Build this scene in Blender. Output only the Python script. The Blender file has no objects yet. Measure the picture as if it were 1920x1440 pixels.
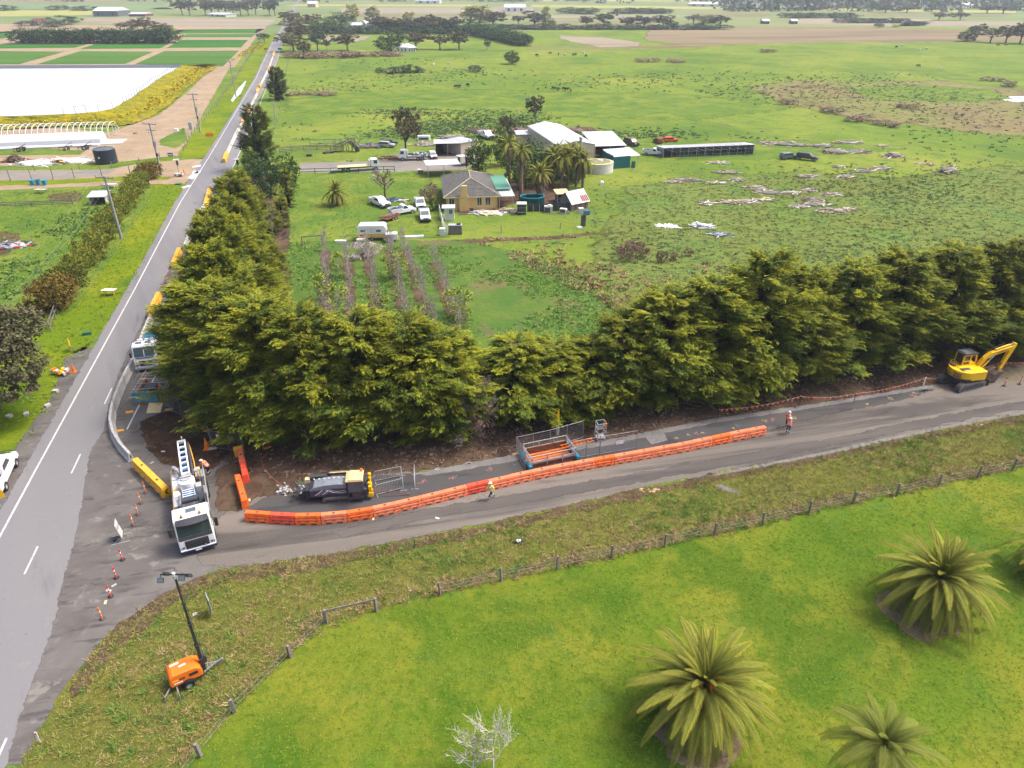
import bpy, math, random
import numpy as np
from mathutils import Vector, Matrix
R = math.radians
PI = math.pi
C = bpy.context.scene.collection
sc = bpy.context.scene

# ---------------------------------------------------------------- camera, sky, sun, exposure
CAM_H = 37.0
FPX = 1333.0                      # focal length in pixels of the 1920 px wide photograph
PITCH = R(29.7)
cam = bpy.data.objects.new('camera', bpy.data.cameras.new('camera'))
C.objects.link(cam)
cam.location = (0, 0, CAM_H)
cam.rotation_euler = (PI/2 - PITCH, 0, 0)
cam.data.sensor_width = 36.0
cam.data.lens = 36.0*FPX/1920.0
cam.data.clip_start = 0.5
cam.data.clip_end = 20000
sc.camera = cam

SUN_EL, SUN_AZ = R(58), R(75)     # azimuth clockwise from +Y
world = bpy.data.worlds.new('World'); sc.world = world
world.use_nodes = True
wn = world.node_tree
sky = wn.nodes.new('ShaderNodeTexSky'); sky.sky_type = 'NISHITA'
sky.sun_disc = False
sky.sun_elevation = SUN_EL; sky.sun_rotation = SUN_AZ
sky.air_density = 0.7; sky.dust_density = 6.0; sky.ozone_density = 0.6
bg = wn.nodes['Background']; bg.inputs['Strength'].default_value = 0.15
wn.links.new(sky.outputs[0], bg.inputs[0])
sl = bpy.data.lights.new('sun', 'SUN'); sl.energy = 1.4; sl.angle = R(13); sl.color = (1.0, 0.95, 0.88)
so = bpy.data.objects.new('sun', sl); C.objects.link(so)
sdir = Vector((math.sin(SUN_AZ)*math.cos(SUN_EL), math.cos(SUN_AZ)*math.cos(SUN_EL), math.sin(SUN_EL)))
so.rotation_euler = sdir.to_track_quat('Z', 'Y').to_euler()
so.location = (0, 0, 200)
sc.view_settings.view_transform = 'Standard'
sc.view_settings.look = 'None'
sc.view_settings.gamma = 1.0
sc.view_settings.use_curve_mapping = False
sc.view_settings.exposure = 1.12
sc.render.engine = 'CYCLES'
sc.cycles.max_bounces = 5
sc.cycles.diffuse_bounces = 3
sc.cycles.glossy_bounces = 2
sc.cycles.transparent_max_bounces = 48
sc.cycles.volume_bounces = 0

_cp, _sp = math.cos(PITCH), math.sin(PITCH)
def G(px, py, z=0.0):
    """where the sight line through a point of the photograph meets height z, in metres"""
    x = (px-960)/FPX; u = (720-py)/FPX
    d = (x, _cp+u*_sp, -_sp+u*_cp); t = (z-CAM_H)/d[2]
    return Vector((d[0]*t, d[1]*t, z))
def HT(base, top_y):
    b = G(*base); u = (720-top_y)/FPX
    return CAM_H + (-_sp+u*_cp)*b.y/(_cp+u*_sp)
def GP(pts, z=0.0): return [G(a, b, z) for a, b in pts]
def yaw(a, b):
    d = Vector(b)-Vector(a); return math.atan2(d.y, d.x)

# ---------------------------------------------------------------- materials
MATS = {}
def S(c):   # sRGB 0-255 triple -> linear
    return tuple(((v/255)/12.92 if v/255 <= .04045 else ((v/255+.055)/1.055)**2.4) for v in c)
def M(name, col, rough=0.6, metal=0.0, var=0.12, scale=3.0, bump=0.0, bscale=20.0, col2=None, lo=.42, hi=.62, spec=0.4, coord='obj', tint=None, emit=None, alpha=None, detail=5):
    """one Principled surface whose colour wanders a little (var) or blends to col2 in patches"""
    if name in MATS: return MATS[name]
    m = bpy.data.materials.new(name); m.use_nodes = True
    nt = m.node_tree; N = nt.nodes; L = nt.links
    b = N['Principled BSDF']
    b.inputs['Roughness'].default_value = rough
    b.inputs['Metallic'].default_value = metal
    b.inputs['Specular IOR Level'].default_value = spec
    if coord == 'obj':
        tc = N.new('ShaderNodeTexCoord').outputs['Object']
    else:
        tc = N.new('ShaderNodeNewGeometry').outputs['Position']
    n = N.new('ShaderNodeTexNoise'); n.inputs['Scale'].default_value = scale; n.inputs['Detail'].default_value = detail
    L.new(tc, n.inputs['Vector'])
    if col2 is None:
        c1 = tuple(max(0, v*(1-var*1.6)) for v in col); c2 = tuple(min(1, v*(1+var)) for v in col)
        lo_, hi_ = .3, .7
    else:
        c1, c2, lo_, hi_ = col, col2, lo, hi
    r = N.new('ShaderNodeMapRange'); r.inputs[1].default_value = lo_; r.inputs[2].default_value = hi_
    L.new(n.outputs[0], r.inputs[0])
    mx = N.new('ShaderNodeMix'); mx.data_type = 'RGBA'
    mx.inputs['A'].default_value = (*c1, 1); mx.inputs['B'].default_value = (*c2, 1)
    L.new(r.outputs[0], mx.inputs['Factor'])
    out = mx.outputs['Result']
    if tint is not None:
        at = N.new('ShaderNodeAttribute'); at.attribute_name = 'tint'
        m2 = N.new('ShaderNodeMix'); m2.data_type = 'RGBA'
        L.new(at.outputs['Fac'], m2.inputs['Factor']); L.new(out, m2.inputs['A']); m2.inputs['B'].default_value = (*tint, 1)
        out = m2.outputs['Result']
        oi = N.new('ShaderNodeObjectInfo'); rv = N.new('ShaderNodeMapRange'); rv.inputs[3].default_value = .82; rv.inputs[4].default_value = 1.2; L.new(oi.outputs['Random'], rv.inputs[0])
        hs_ = N.new('ShaderNodeHueSaturation'); L.new(rv.outputs[0], hs_.inputs['Value']); L.new(out, hs_.inputs['Color']); out = hs_.outputs['Color']
    L.new(out, b.inputs['Base Color'])
    if bump:
        n2 = N.new('ShaderNodeTexNoise'); n2.inputs['Scale'].default_value = bscale; n2.inputs['Detail'].default_value = 6
        L.new(tc, n2.inputs['Vector'])
        bp = N.new('ShaderNodeBump'); bp.inputs['Strength'].default_value = bump; bp.inputs['Distance'].default_value = 0.05
        L.new(n2.outputs[0], bp.inputs['Height']); L.new(bp.outputs[0], b.inputs['Normal'])
    if emit: b.inputs['Emission Color'].default_value = (*emit, 1); b.inputs['Emission Strength'].default_value = 1
    if alpha is not None: b.inputs['Alpha'].default_value = alpha
    MATS[name] = m
    return m

def GM(name, base, layers, rough=0.95, bumps=(), edge=None, spec=0.06, eamp=1.0):
    """ground surface: base colour, then layers (colour, scale, lo, hi, strength[, (rot, sx, sy)]) in world metres;
    edge=scale lets the sheet's border break up into the ground under it (attribute 'edge': 0 rim .. 1 inside)"""
    if name in MATS: return MATS[name]
    m = bpy.data.materials.new(name); m.use_nodes = True
    nt = m.node_tree; N = nt.nodes; L = nt.links
    b = N['Principled BSDF']; b.inputs['Roughness'].default_value = rough; b.inputs['Specular IOR Level'].default_value = spec
    geo = N.new('ShaderNodeNewGeometry').outputs['Position']
    cur = None; seed = 0
    for l in layers:
        col, scale, lo, hi, st = l[:5]
        mp = N.new('ShaderNodeMapping'); mp.inputs['Location'].default_value = (seed*17.3, seed*9.1, seed*3.7); seed += 1
        if len(l) > 5:
            rot, sx, sy = l[5]
            mp.vector_type = 'TEXTURE'
            mp.inputs['Rotation'].default_value = (0, 0, rot); mp.inputs['Scale'].default_value = (sx, sy, 1)
        L.new(geo, mp.inputs['Vector'])
        n = N.new('ShaderNodeTexNoise'); n.inputs['Scale'].default_value = scale; n.inputs['Detail'].default_value = 7; n.inputs['Roughness'].default_value = .6
        n.inputs['Distortion'].default_value = .35
        L.new(mp.outputs[0], n.inputs['Vector'])
        r = N.new('ShaderNodeMapRange'); r.inputs[1].default_value = lo; r.inputs[2].default_value = hi; r.inputs[4].default_value = st
        L.new(n.outputs[0], r.inputs[0])
        mx = N.new('ShaderNodeMix'); mx.data_type = 'RGBA'
        if cur is None: mx.inputs['A'].default_value = (*base, 1)
        else: L.new(cur, mx.inputs['A'])
        mx.inputs['B'].default_value = (*col, 1); L.new(r.outputs[0], mx.inputs['Factor'])
        cur = mx.outputs['Result']
    if cur is None: b.inputs['Base Color'].default_value = (*base, 1)
    else: L.new(cur, b.inputs['Base Color'])
    prev = None
    for (s, d) in bumps:
        n2 = N.new('ShaderNodeTexNoise'); n2.inputs['Scale'].default_value = s; n2.inputs['Detail'].default_value = 6; n2.inputs['Roughness'].default_value = .65
        L.new(geo, n2.inputs['Vector'])
        bp = N.new('ShaderNodeBump'); bp.inputs['Strength'].default_value = 1.0; bp.inputs['Distance'].default_value = d
        L.new(n2.outputs[0], bp.inputs['Height'])
        if prev: L.new(prev, bp.inputs['Normal'])
        prev = bp.outputs[0]
    if prev: L.new(prev, b.inputs['Normal'])
    if edge:
        at = N.new('ShaderNodeAttribute'); at.attribute_name = 'edge'
        n3 = N.new('ShaderNodeTexNoise'); n3.inputs['Scale'].default_value = edge; n3.inputs['Detail'].default_value = 8; n3.inputs['Roughness'].default_value = .68
        L.new(geo, n3.inputs['Vector'])
        ad = N.new('ShaderNodeMath'); ad.operation = 'MULTIPLY_ADD'; ad.inputs[1].default_value = 1.6*eamp; ad.inputs[2].default_value = -0.8*eamp - 0.5
        L.new(n3.outputs[0], ad.inputs[0])
        a2 = N.new('ShaderNodeMath'); a2.operation = 'ADD'; L.new(ad.outputs[0], a2.inputs[0]); L.new(at.outputs['Fac'], a2.inputs[1])
        a3 = N.new('ShaderNodeMapRange'); a3.inputs[1].default_value = -.06; a3.inputs[2].default_value = .06; L.new(a2.outputs[0], a3.inputs[0])
        L.new(a3.outputs[0], b.inputs['Alpha'])
    MATS[name] = m
    return m

# ---------------------------------------------------------------- object plumbing
def E(name, label, cat, loc=(0, 0, 0), rz=0.0, group=None):
    o = bpy.data.objects.new(name, None); C.objects.link(o)
    o.location = loc; o.rotation_euler = (0, 0, rz); o.empty_display_size = .3
    o['label'] = label; o['category'] = cat
    if group: o['group'] = group
    return o
def tag(o, label, cat, group=None):
    o['label'] = label; o['category'] = cat
    if group: o['group'] = group
    return o
def link(name, me, parent=None, kind=None, loc=None, rz=None, label=None):
    o = bpy.data.objects.new(name, me); C.objects.link(o)
    if parent: o.parent = parent
    if kind: o['kind'] = kind
    if loc is not None: o.location = loc
    if rz is not None: o.rotation_euler = (0, 0, rz)
    if label: o['label'] = label
    return o
def dup(root, loc=None, rz=None, label=None, group=None, scale=None):
    r = root.copy(); C.objects.link(r)
    if loc is not None: r.location = loc
    if rz is not None: r.rotation_euler = (0, 0, rz)
    if scale is not None: r.scale = (scale,)*3 if not hasattr(scale, '__len__') else scale
    if label: r['label'] = label
    if group: r['group'] = group
    for ch in list(root.children):
        c = ch.copy(); C.objects.link(c); c.parent = r
        for g in list(ch.children):
            d = g.copy(); C.objects.link(d); d.parent = c
    return r
ORD = ('first second third fourth fifth sixth seventh eighth ninth tenth eleventh twelfth thirteenth fourteenth fifteenth sixteenth '
       'seventeenth eighteenth nineteenth twentieth twenty-first twenty-second twenty-third twenty-fourth twenty-fifth twenty-sixth '
       'twenty-seventh twenty-eighth twenty-ninth thirtieth thirty-first thirty-second thirty-third thirty-fourth thirty-fifth thirty-sixth thirty-seventh thirty-eighth thirty-ninth fortieth forty-first forty-second forty-third forty-fourth forty-fifth forty-sixth').split()

def fast(name, V, Fc, mats, midx=None, attrs=None, smooth=False):
    """mesh from numpy: V (n,3); Fc (m,3 or 4)"""
    me = bpy.data.meshes.new(name)
    V = np.asarray(V, dtype=np.float32); Fc = np.asarray(Fc, dtype=np.int32)
    k = Fc.shape[1]
    me.vertices.add(len(V)); me.vertices.foreach_set('co', V.ravel())
    me.loops.add(Fc.size); me.loops.foreach_set('vertex_index', Fc.ravel())
    me.polygons.add(len(Fc)); me.polygons.foreach_set('loop_start', np.arange(0, Fc.size, k, dtype=np.int32))
    if midx is not None: me.polygons.foreach_set('material_index', np.asarray(midx, dtype=np.int32))
    if smooth: me.polygons.foreach_set('use_smooth', np.ones(len(Fc), dtype=bool))
    for m in mats: me.materials.append(m)
    for an, av in (attrs or {}).items():
        a = me.attributes.new(an, 'FLOAT', 'POINT'); a.data.foreach_set('value', np.asarray(av, dtype=np.float32))
    me.update(calc_edges=True); me.validate()
    return me

class MB:
    """collects simple solids and becomes one mesh"""
    def __init__(s): s.v = []; s.f = []; s.m = []; s.mats = []; s.sm = []
    def mi(s, mat):
        if mat not in s.mats: s.mats.append(mat)
        return s.mats.index(mat)
    def add(s, vs, fs, mat, smooth=False):
        n = len(s.v); s.v += [tuple(v) for v in vs]
        i = s.mi(mat)
        for f in fs: s.f.append([n+k for k in f]); s.m.append(i); s.sm.append(smooth)
        return s
    def box(s, c, size, mat, rz=0.0, rx=0.0, ry=0.0, taper=(1, 1)):
        x, y, z = size[0]/2, size[1]/2, size[2]/2
        tx, ty = taper
        P = [(-x, -y, -z), (x, -y, -z), (x, y, -z), (-x, y, -z), (-x*tx, -y*ty, z), (x*tx, -y*ty, z), (x*tx, y*ty, z), (-x*tx, y*ty, z)]
        if rz or rx or ry:
            m = Matrix.Rotation(rz, 3, 'Z') @ Matrix.Rotation(ry, 3, 'Y') @ Matrix.Rotation(rx, 3, 'X')
            P = [m @ Vector(p) for p in P]
        P = [(p[0]+c[0], p[1]+c[1], p[2]+c[2]) for p in P]
        return s.add(P, [(3, 2, 1, 0), (4, 5, 6, 7), (0, 1, 5, 4), (1, 2, 6, 5), (2, 3, 7, 6), (3, 0, 4, 7)], mat)
    def b(s, x0, x1, y0, y1, z0, z1, mat): return s.box(((x0+x1)/2, (y0+y1)/2, (z0+z1)/2), (x1-x0, y1-y0, z1-z0), mat)
    def cyl(s, p0, p1, r0, mat, r1=None, n=10, caps=True, smooth=True):
        p0, p1 = Vector(p0), Vector(p1); r1 = r0 if r1 is None else r1
        d = (p1-p0); 
        if d.length < 1e-6: return s
        d.normalize(); a = Vector((0, 0, 1)) if abs(d.z) < .9 else Vector((1, 0, 0))
        u = d.cross(a).normalized(); w = d.cross(u)
        vs = []
        for p, r in ((p0, r0), (p1, r1)):
            for k in range(n):
                t = 2*PI*k/n; vs.append(p + u*math.cos(t)*r + w*math.sin(t)*r)
        s.add(vs, [(k, (k+1) % n, n+(k+1) % n, n+k) for k in range(n)], mat, smooth)
        if caps:
            s.add(vs, [list(range(n))[::-1], list(range(n, 2*n))], mat)
        return s
    def bar(s, p0, p1, w, mat, h=None):
        """square bar"""
        p0, p1 = Vector(p0), Vector(p1); d = (p1-p0)
        if d.length < 1e-6: return s
        d.normalize(); a = Vector((0, 0, 1)) if abs(d.z) < .95 else Vector((0, 1, 0))
        u = d.cross(a).normalized()*w/2; q = d.cross(u).normalized()*(h or w)/2
        vs = [p+u*i+q*j for p in (p0, p1) for i, j in ((-1, -1), (1, -1), (1, 1), (-1, 1))]
        return s.add(vs, [(3, 2, 1, 0), (4, 5, 6, 7), (0, 1, 5, 4), (1, 2, 6, 5), (2, 3, 7, 6), (3, 0, 4, 7)], mat)
    def path(s, pts, r, mat, n=6):
        for a, b in zip(pts[:-1], pts[1:]): s.cyl(a, b, r, mat, n=n)
        return s
    def quad(s, a, b, c, d, mat): return s.add([a, b, c, d], [(0, 1, 2, 3)], mat)
    def prism(s, outline, y0, y1, mat, axis='y'):
        """outline in x,z pushed along y"""
        n = len(outline)
        if axis == 'y': vs = [(x, y, z) for y in (y0, y1) for x, z in outline]
        elif axis == 'x': vs = [(y, x, z) for y in (y0, y1) for x, z in outline]
        else: vs = [(x, z, y) for y in (y0, y1) for x, z in outline]
        return s.add(vs, [list(range(n)), list(range(n, 2*n))[::-1]] + [(k, (k+1) % n, n+(k+1) % n, n+k)[::-1] for k in range(n)], mat)
    def ell(s, c, r, mat, nu=12, nv=7, z0=-1.0):
        vs = []; 
        for j in range(nv+1):
            ph = -PI/2 + PI*j/nv; zz = max(math.sin(ph), z0)
            for i in range(nu):
                t = 2*PI*i/nu; vs.append((c[0]+r[0]*math.cos(ph)*math.cos(t), c[1]+r[1]*math.cos(ph)*math.sin(t), c[2]+r[2]*zz))
        return s.add(vs, [(j*nu+i, j*nu+(i+1) % nu, (j+1)*nu+(i+1) % nu, (j+1)*nu+i) for j in range(nv) for i in range(nu)], mat, True)
    def lathe(s, prof, c, mat, n=20, smooth=True):
        vs = [(c[0]+r*math.cos(2*PI*i/n), c[1]+r*math.sin(2*PI*i/n), c[2]+z) for r, z in prof for i in range(n)]
        m = len(prof)
        s.add(vs, [(j*n+i, j*n+(i+1) % n, (j+1)*n+(i+1) % n, (j+1)*n+i) for j in range(m-1) for i in range(n)], mat, smooth)
        return s
    def mesh(s, name):
        me = bpy.data.meshes.new(name)
        me.from_pydata(s.v, [], s.f)
        for m in s.mats: me.materials.append(m)
        me.polygons.foreach_set('material_index', s.m)
        me.polygons.foreach_set('use_smooth', s.sm)
        me.update()
        return me
    def build(s, name, parent=None, bevel=0.0, kind=None, loc=None, rz=None, label=None):
        o = link(name, s.mesh(name), parent, kind, loc, rz, label)
        if bevel:
            md = o.modifiers.new('bevel', 'BEVEL'); md.width = bevel; md.segments = 2; md.limit_method = 'ANGLE'; md.angle_limit = R(40)
        return o

def rot2(p, a): return (p[0]*math.cos(a)-p[1]*math.sin(a), p[0]*math.sin(a)+p[1]*math.cos(a))
def inpoly(X, Y, poly):
    """vectorised point in polygon"""
    ins = np.zeros(len(X), bool); n = len(poly)
    for i in range(n):
        x1, y1 = poly[i][0], poly[i][1]; x2, y2 = poly[(i+1) % n][0], poly[(i+1) % n][1]
        c = ((y1 > Y) != (y2 > Y)) & (X < (x2-x1)*(Y-y1)/((y2-y1) or 1e-9)+x1)
        ins ^= c
    return ins
LAYER = [0]
def sheet(name, poly, mat, feather=0.0, z=None, rough=0.0, step=2.0, seed=1, kind='structure'):
    """a flat ground sheet from a world outline; feather = width in metres of the rim that breaks up"""
    rnd = random.Random(seed)
    P = [Vector((p[0], p[1], 0)) for p in poly]
    if sum(P[i].x*P[(i+1) % len(P)].y-P[(i+1) % len(P)].x*P[i].y for i in range(len(P))) < 0: P.reverse()
    Q = []
    for i in range(len(P)):
        a, b = P[i], P[(i+1) % len(P)]; n = max(1, min(60, int((b-a).length/step)))
        for k in range(n):
            q = a.lerp(b, k/n)
            if rough: q = q + Vector((rnd.uniform(-1, 1), rnd.uniform(-1, 1), 0))*rough
            Q.append(q)
    if z is None:
        LAYER[0] += 1; z = 0.004*LAYER[0]
    import bmesh
    from mathutils.geometry import tessellate_polygon
    n = len(Q)
    if feather:
        inner, outer = [], []
        for i in range(n):
            a, b, c = Q[i-1], Q[i], Q[(i+1) % n]
            d1 = (b-a).normalized(); d2 = (c-b).normalized()
            nn = Vector((-(d1+d2).y, (d1+d2).x, 0))
            nn = nn.normalized() if nn.length > 1e-4 else Vector((0, 0, 0))
            inner.append(b+nn*feather/2); outer.append(b-nn*feather/2)
        tris = tessellate_polygon([inner])
        V = [(p.x, p.y, z) for p in inner]+[(p.x, p.y, z) for p in outer]
        Fc = [tuple(t) for t in tris]+[(n+i, n+(i+1) % n, (i+1) % n, i) for i in range(n)]
        ev = [1.0]*n+[0.0]*n
    else:
        tris = tessellate_polygon([Q]); V = [(p.x, p.y, z) for p in Q]; Fc = [tuple(t) for t in tris]; ev = [1.0]*n
    me = bpy.data.meshes.new(name); me.from_pydata(V, [], Fc); me.materials.append(mat)
    a = me.attributes.new('edge', 'FLOAT', 'POINT'); a.data.foreach_set('value', ev)
    bm = bmesh.new(); bm.from_mesh(me)
    bmesh.ops.recalc_face_normals(bm, faces=bm.faces)
    for f in bm.faces:
        if f.normal.z < 0: f.normal_flip()
    bm.to_mesh(me); bm.free()
    return link(name, me, kind=kind)
# ---------------------------------------------------------------- ground and roads
def A(r, g, b, k=.5): return tuple(v*k for v in S((r, g, b)))
def Lz(n): return 0.004*n
grass_mid = A(130, 158, 58); grass_yel = A(180, 186, 78); grass_dk = A(84, 126, 46); grass_blu = A(88, 128, 82)
straw = A(176, 158, 104); soil = A(116, 96, 80); soil_dk = A(84, 70, 60)
m_paddock = GM('paddock_grass', grass_mid, [
    (grass_yel, .018, .42, .62, .75), (A(140, 170, 60), .06, .45, .6, .7), (grass_dk, .035, .5, .68, .6), (grass_blu, .25, .52, .66, .55),
    (A(96, 120, 70), .7, .55, .7, .5), (straw, .12, .62, .74, .4), (A(70, 98, 55), 2.2, .55, .68, .45)], bumps=((.8, .25), (4, .1)))
m_field_pale = GM('pale_far_grass', A(140, 162, 98), [
    (A(172, 174, 120), .008, .4, .6, .7, (R(5), 4, 1)), (A(118, 148, 84), .02, .5, .7, .7, (R(-3), 4, 1)), (A(160, 150, 118), .03, .56, .7, .5, (0, 5, 1))])
m_lawn = GM('mown_lawn', A(116, 144, 42), [
    (A(160, 160, 56), .09, .42, .6, .85), (A(84, 122, 34), .16, .48, .62, .85), (A(92, 140, 66), .3, .55, .7, .4), (A(168, 162, 78), .8, .58, .74, .4),
    (A(76, 120, 26), 1.4, .5, .68, .6), (A(136, 170, 48), 5, .52, .66, .5), (A(70, 108, 30), 11, .55, .68, .5)], bumps=((3, .05), (14, .03)), edge=.9)
m_verge = GM('rough_verge_grass', A(132, 138, 62), [
    (A(150, 144, 72), .22, .45, .62, .8), (A(84, 120, 44), .35, .5, .64, .8), (A(160, 136, 96), .5, .58, .7, .7), (A(120, 122, 62), 1.2, .5, .65, .6),
    (A(90, 126, 60), 2.3, .54, .66, .7), (A(156, 160, 62), 4, .55, .68, .5), (A(96, 104, 50), 9, .54, .66, .6)], bumps=((1.5, .15), (7, .08)), edge=.8)
m_verge_left = GM('bright_verge_grass', A(128, 156, 30), [
    (A(164, 172, 34), .07, .42, .6, .8), (A(92, 136, 40), .12, .5, .66, .8), (A(112, 138, 24), .8, .5, .66, .6), (A(70, 104, 24), 3, .54, .68, .5), (A(168, 164, 80), 1.1, .6, .74, .5)],
    bumps=((1.2, .12), (6, .06)), edge=.7)
m_garden = GM('home_paddock_grass', A(120, 152, 58), [
    (A(164, 174, 72), .1, .45, .62, .7), (A(84, 130, 58), .2, .5, .64, .7), (A(150, 148, 80), .3, .6, .72, .5), (A(80, 108, 52), 1.2, .54, .68, .6)], bumps=((1.2, .12), (6, .06)), edge=.35)
m_asphalt = GM('worn_asphalt', A(158, 158, 163), [
    (A(178, 173, 166), .05, .42, .6, .5, (R(-62), 12, 1)), (A(134, 134, 140), .22, .5, .64, .5, (R(-62), 8, 1)), (A(170, 168, 167), 2.2, .55, .7, .35),
    (A(128, 128, 132), .5, .6, .7, .7, (R(-62), 5, 1)), (A(176, 174, 171), 1.1, .6, .68, .5), (A(146, 146, 150), 24, .5, .64, .55), (A(110, 110, 112), 3, .66, .72, .6)], bumps=((40, .006),), rough=.85, edge=1.1, eamp=.9)
m_apron = GM('dark_patched_tar', A(130, 125, 122), [
    (A(150, 146, 142), .25, .45, .62, .7), (A(98, 94, 92), .45, .52, .66, .7, (R(20), 3, 1)), (A(168, 160, 150), 1.1, .6, .7, .5), (A(80, 77, 76), 1.5, .56, .66, .7, (R(10), 4, 1)), (A(180, 174, 166), .5, .62, .68, .7),
    (A(144, 140, 136), 22, .5, .64, .6)], bumps=((25, .012),), edge=.8, rough=.85)
m_gravel = GM('wet_brown_gravel_road', A(150, 143, 135), [
    (A(168, 158, 148), .2, .46, .56, .9, (R(14), 9, 1)), (A(108, 104, 102), .34, .52, .6, .9, (R(13), 14, 1)), (A(146, 138, 128), .9, .54, .66, .5, (R(14), 6, 1)),
    (A(90, 84, 80), .5, .6, .7, .7, (R(14), 5, 1)), (A(160, 152, 142), 14, .55, .7, .5), (A(92, 88, 84), 26, .52, .66, .5)], bumps=((10, .03), (40, .012)), edge=.6)
m_dark_strip = GM('dark_worksite_tar', A(106, 105, 106), [
    (A(112, 108, 104), .3, .45, .62, .8, (R(14), 5, 1)), (A(80, 80, 84), .8, .52, .66, .7, (R(14), 4, 1)), (A(118, 114, 110), 18, .52, .68, .5)], bumps=((20, .015),), edge=.9)
m_dirt = GM('bare_brown_dirt', A(124, 102, 84), [
    (A(100, 80, 66), .3, .45, .62, .8), (A(146, 124, 104), .6, .52, .66, .7), (A(104, 108, 58), .35, .58, .68, .8), (A(84, 68, 58), 2, .52, .66, .7), (A(160, 142, 124), 7, .58, .7, .6)],
    bumps=((2, .12), (12, .05)), edge=.6)
m_soil = GM('fresh_turned_soil', A(108, 86, 68), [
    (A(84, 66, 54), .6, .45, .6, .8), (A(140, 112, 84), 1.3, .52, .64, .8), (A(74, 58, 48), 5, .52, .64, .7), (A(150, 130, 110), 13, .58, .68, .6)], bumps=((2, .2), (9, .09)), edge=1.2)
m_track = GM('sandy_track', A(196, 172, 142), [
    (A(214, 192, 162), .12, .45, .62, .7), (A(166, 146, 122), .2, .54, .68, .7), (A(150, 148, 96), .25, .6, .72, .5), (A(176, 150, 122), 2, .52, .68, .5)], bumps=((2, .08),), edge=.25)
m_gritty = GM('grey_crushed_rock', A(150, 148, 146), [(A(170, 166, 162), .5, .45, .6, .7), (A(130, 126, 122), 3, .52, .66, .7), (A(180, 178, 174), 18, .55, .66, .7)], bumps=((14, .03),), edge=1.0)
m_driveway = GM('grey_yard_gravel', A(166, 160, 154), [(A(182, 174, 160), .2, .45, .62, .7), (A(146, 142, 120), .3, .55, .68, .6)], bumps=((6, .03),), edge=.3)
m_weedy = GM('weedy_olive_paddock', A(142, 162, 80), [
    (A(140, 150, 70), .05, .42, .6, .8), (A(120, 156, 80), .09, .52, .66, .8), (A(124, 168, 70), .07, .56, .68, .7), (A(104, 126, 66), .8, .48, .62, .8, (0, 2.2, 1)), (A(150, 140, 96), .5, .58, .7, .5)],
    bumps=((1.2, .3), (4, .1)), edge=.06)
m_brown_patch = GM('brown_rushy_ground', A(164, 150, 106), [
    (A(150, 160, 86), .03, .4, .56, .95), (A(140, 118, 92), .1, .5, .64, .8, (0, 2.5, 1)), (A(112, 96, 78), .6, .54, .66, .7, (0, 2, 1)), (A(180, 160, 124), .25, .56, .7, .5)], bumps=((.6, .3),), edge=.05)
m_ploughed = GM('ploughed_brown_field', A(158, 140, 110), [(A(178, 160, 128), .012, .42, .6, .8, (0, 5, 1)), (A(130, 108, 94), .05, .5, .65, .7, (0, 6, 1)), (A(146, 148, 98), .03, .52, .64, .8, (0, 5, 1))], edge=.02)
m_pinkfield = GM('pale_fallow_field', A(180, 168, 146), [(A(158, 164, 116), .012, .5, .6, .7, (R(2), 8, 1)), (A(196, 180, 160), .02, .42, .6, .8, (R(2), 8, 1)), (A(160, 144, 126), .05, .52, .66, .7, (R(2), 8, 1))], edge=.03)
m_bank = GM('yellow_flower_bank', A(160, 158, 40), [
    (A(206, 184, 24), .3, .52, .6, .8, (R(30), 2, 1)), (A(104, 120, 48), .35, .5, .62, .8), (A(168, 146, 104), .3, .6, .7, .7), (A(222, 196, 20), 1.5, .54, .62, .7)], bumps=((1, .4),), edge=.4)
m_crop = GM('green_crop_rows', A(88, 134, 50), [(A(104, 150, 60), .03, .45, .6, .8, (R(2), 6, 1)), (A(120, 150, 80), .35, .5, .6, .5, (R(2), 60, 1)), (A(64, 108, 42), .5, .54, .62, .6, (R(2), 60, 1))])
m_crop2 = GM('bright_crop_strip', A(74, 140, 44), [(A(60, 122, 40), .05, .45, .62, .8, (R(2), 8, 1)), (A(110, 160, 66), .5, .55, .64, .4, (R(2), 60, 1))])
m_canola = GM('pale_yellow_crop', A(206, 200, 120), [(A(188, 196, 110), .01, .42, .6, .8, (0, 6, 1))])
m_line = M('road_line_paint', (.5, .5, .49), rough=.7, var=.1, scale=3, coord='pos', col2=(.3, .3, .3), lo=.5, hi=.7)
m_orchard = GM('orchard_floor', A(112, 142, 62), [
    (A(92, 132, 60), .12, .42, .58, .8), (A(148, 124, 100), .14, .56, .66, .8), (A(138, 148, 74), .4, .52, .66, .6), (A(120, 100, 84), .8, .58, .68, .6)], bumps=((1, .15),), edge=.15)

me = bpy.data.meshes.new('ground')
me.from_pydata([(-7000, -60, 0), (7000, -60, 0), (7000, 12000, 0), (-7000, 12000, 0)], [], [(0, 1, 2, 3)]); me.materials.append(m_paddock)
link('ground', me, kind='structure')

far = lambda n: 0.02*n
def FS(name, px, mat, n=1, feather=0.0, step=15, seed=1, rough=0.0): return sheet(name, [G(a, max(b, -17)) for a, b in px], mat, feather, z=far(n), step=step, seed=seed, rough=rough)
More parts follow.
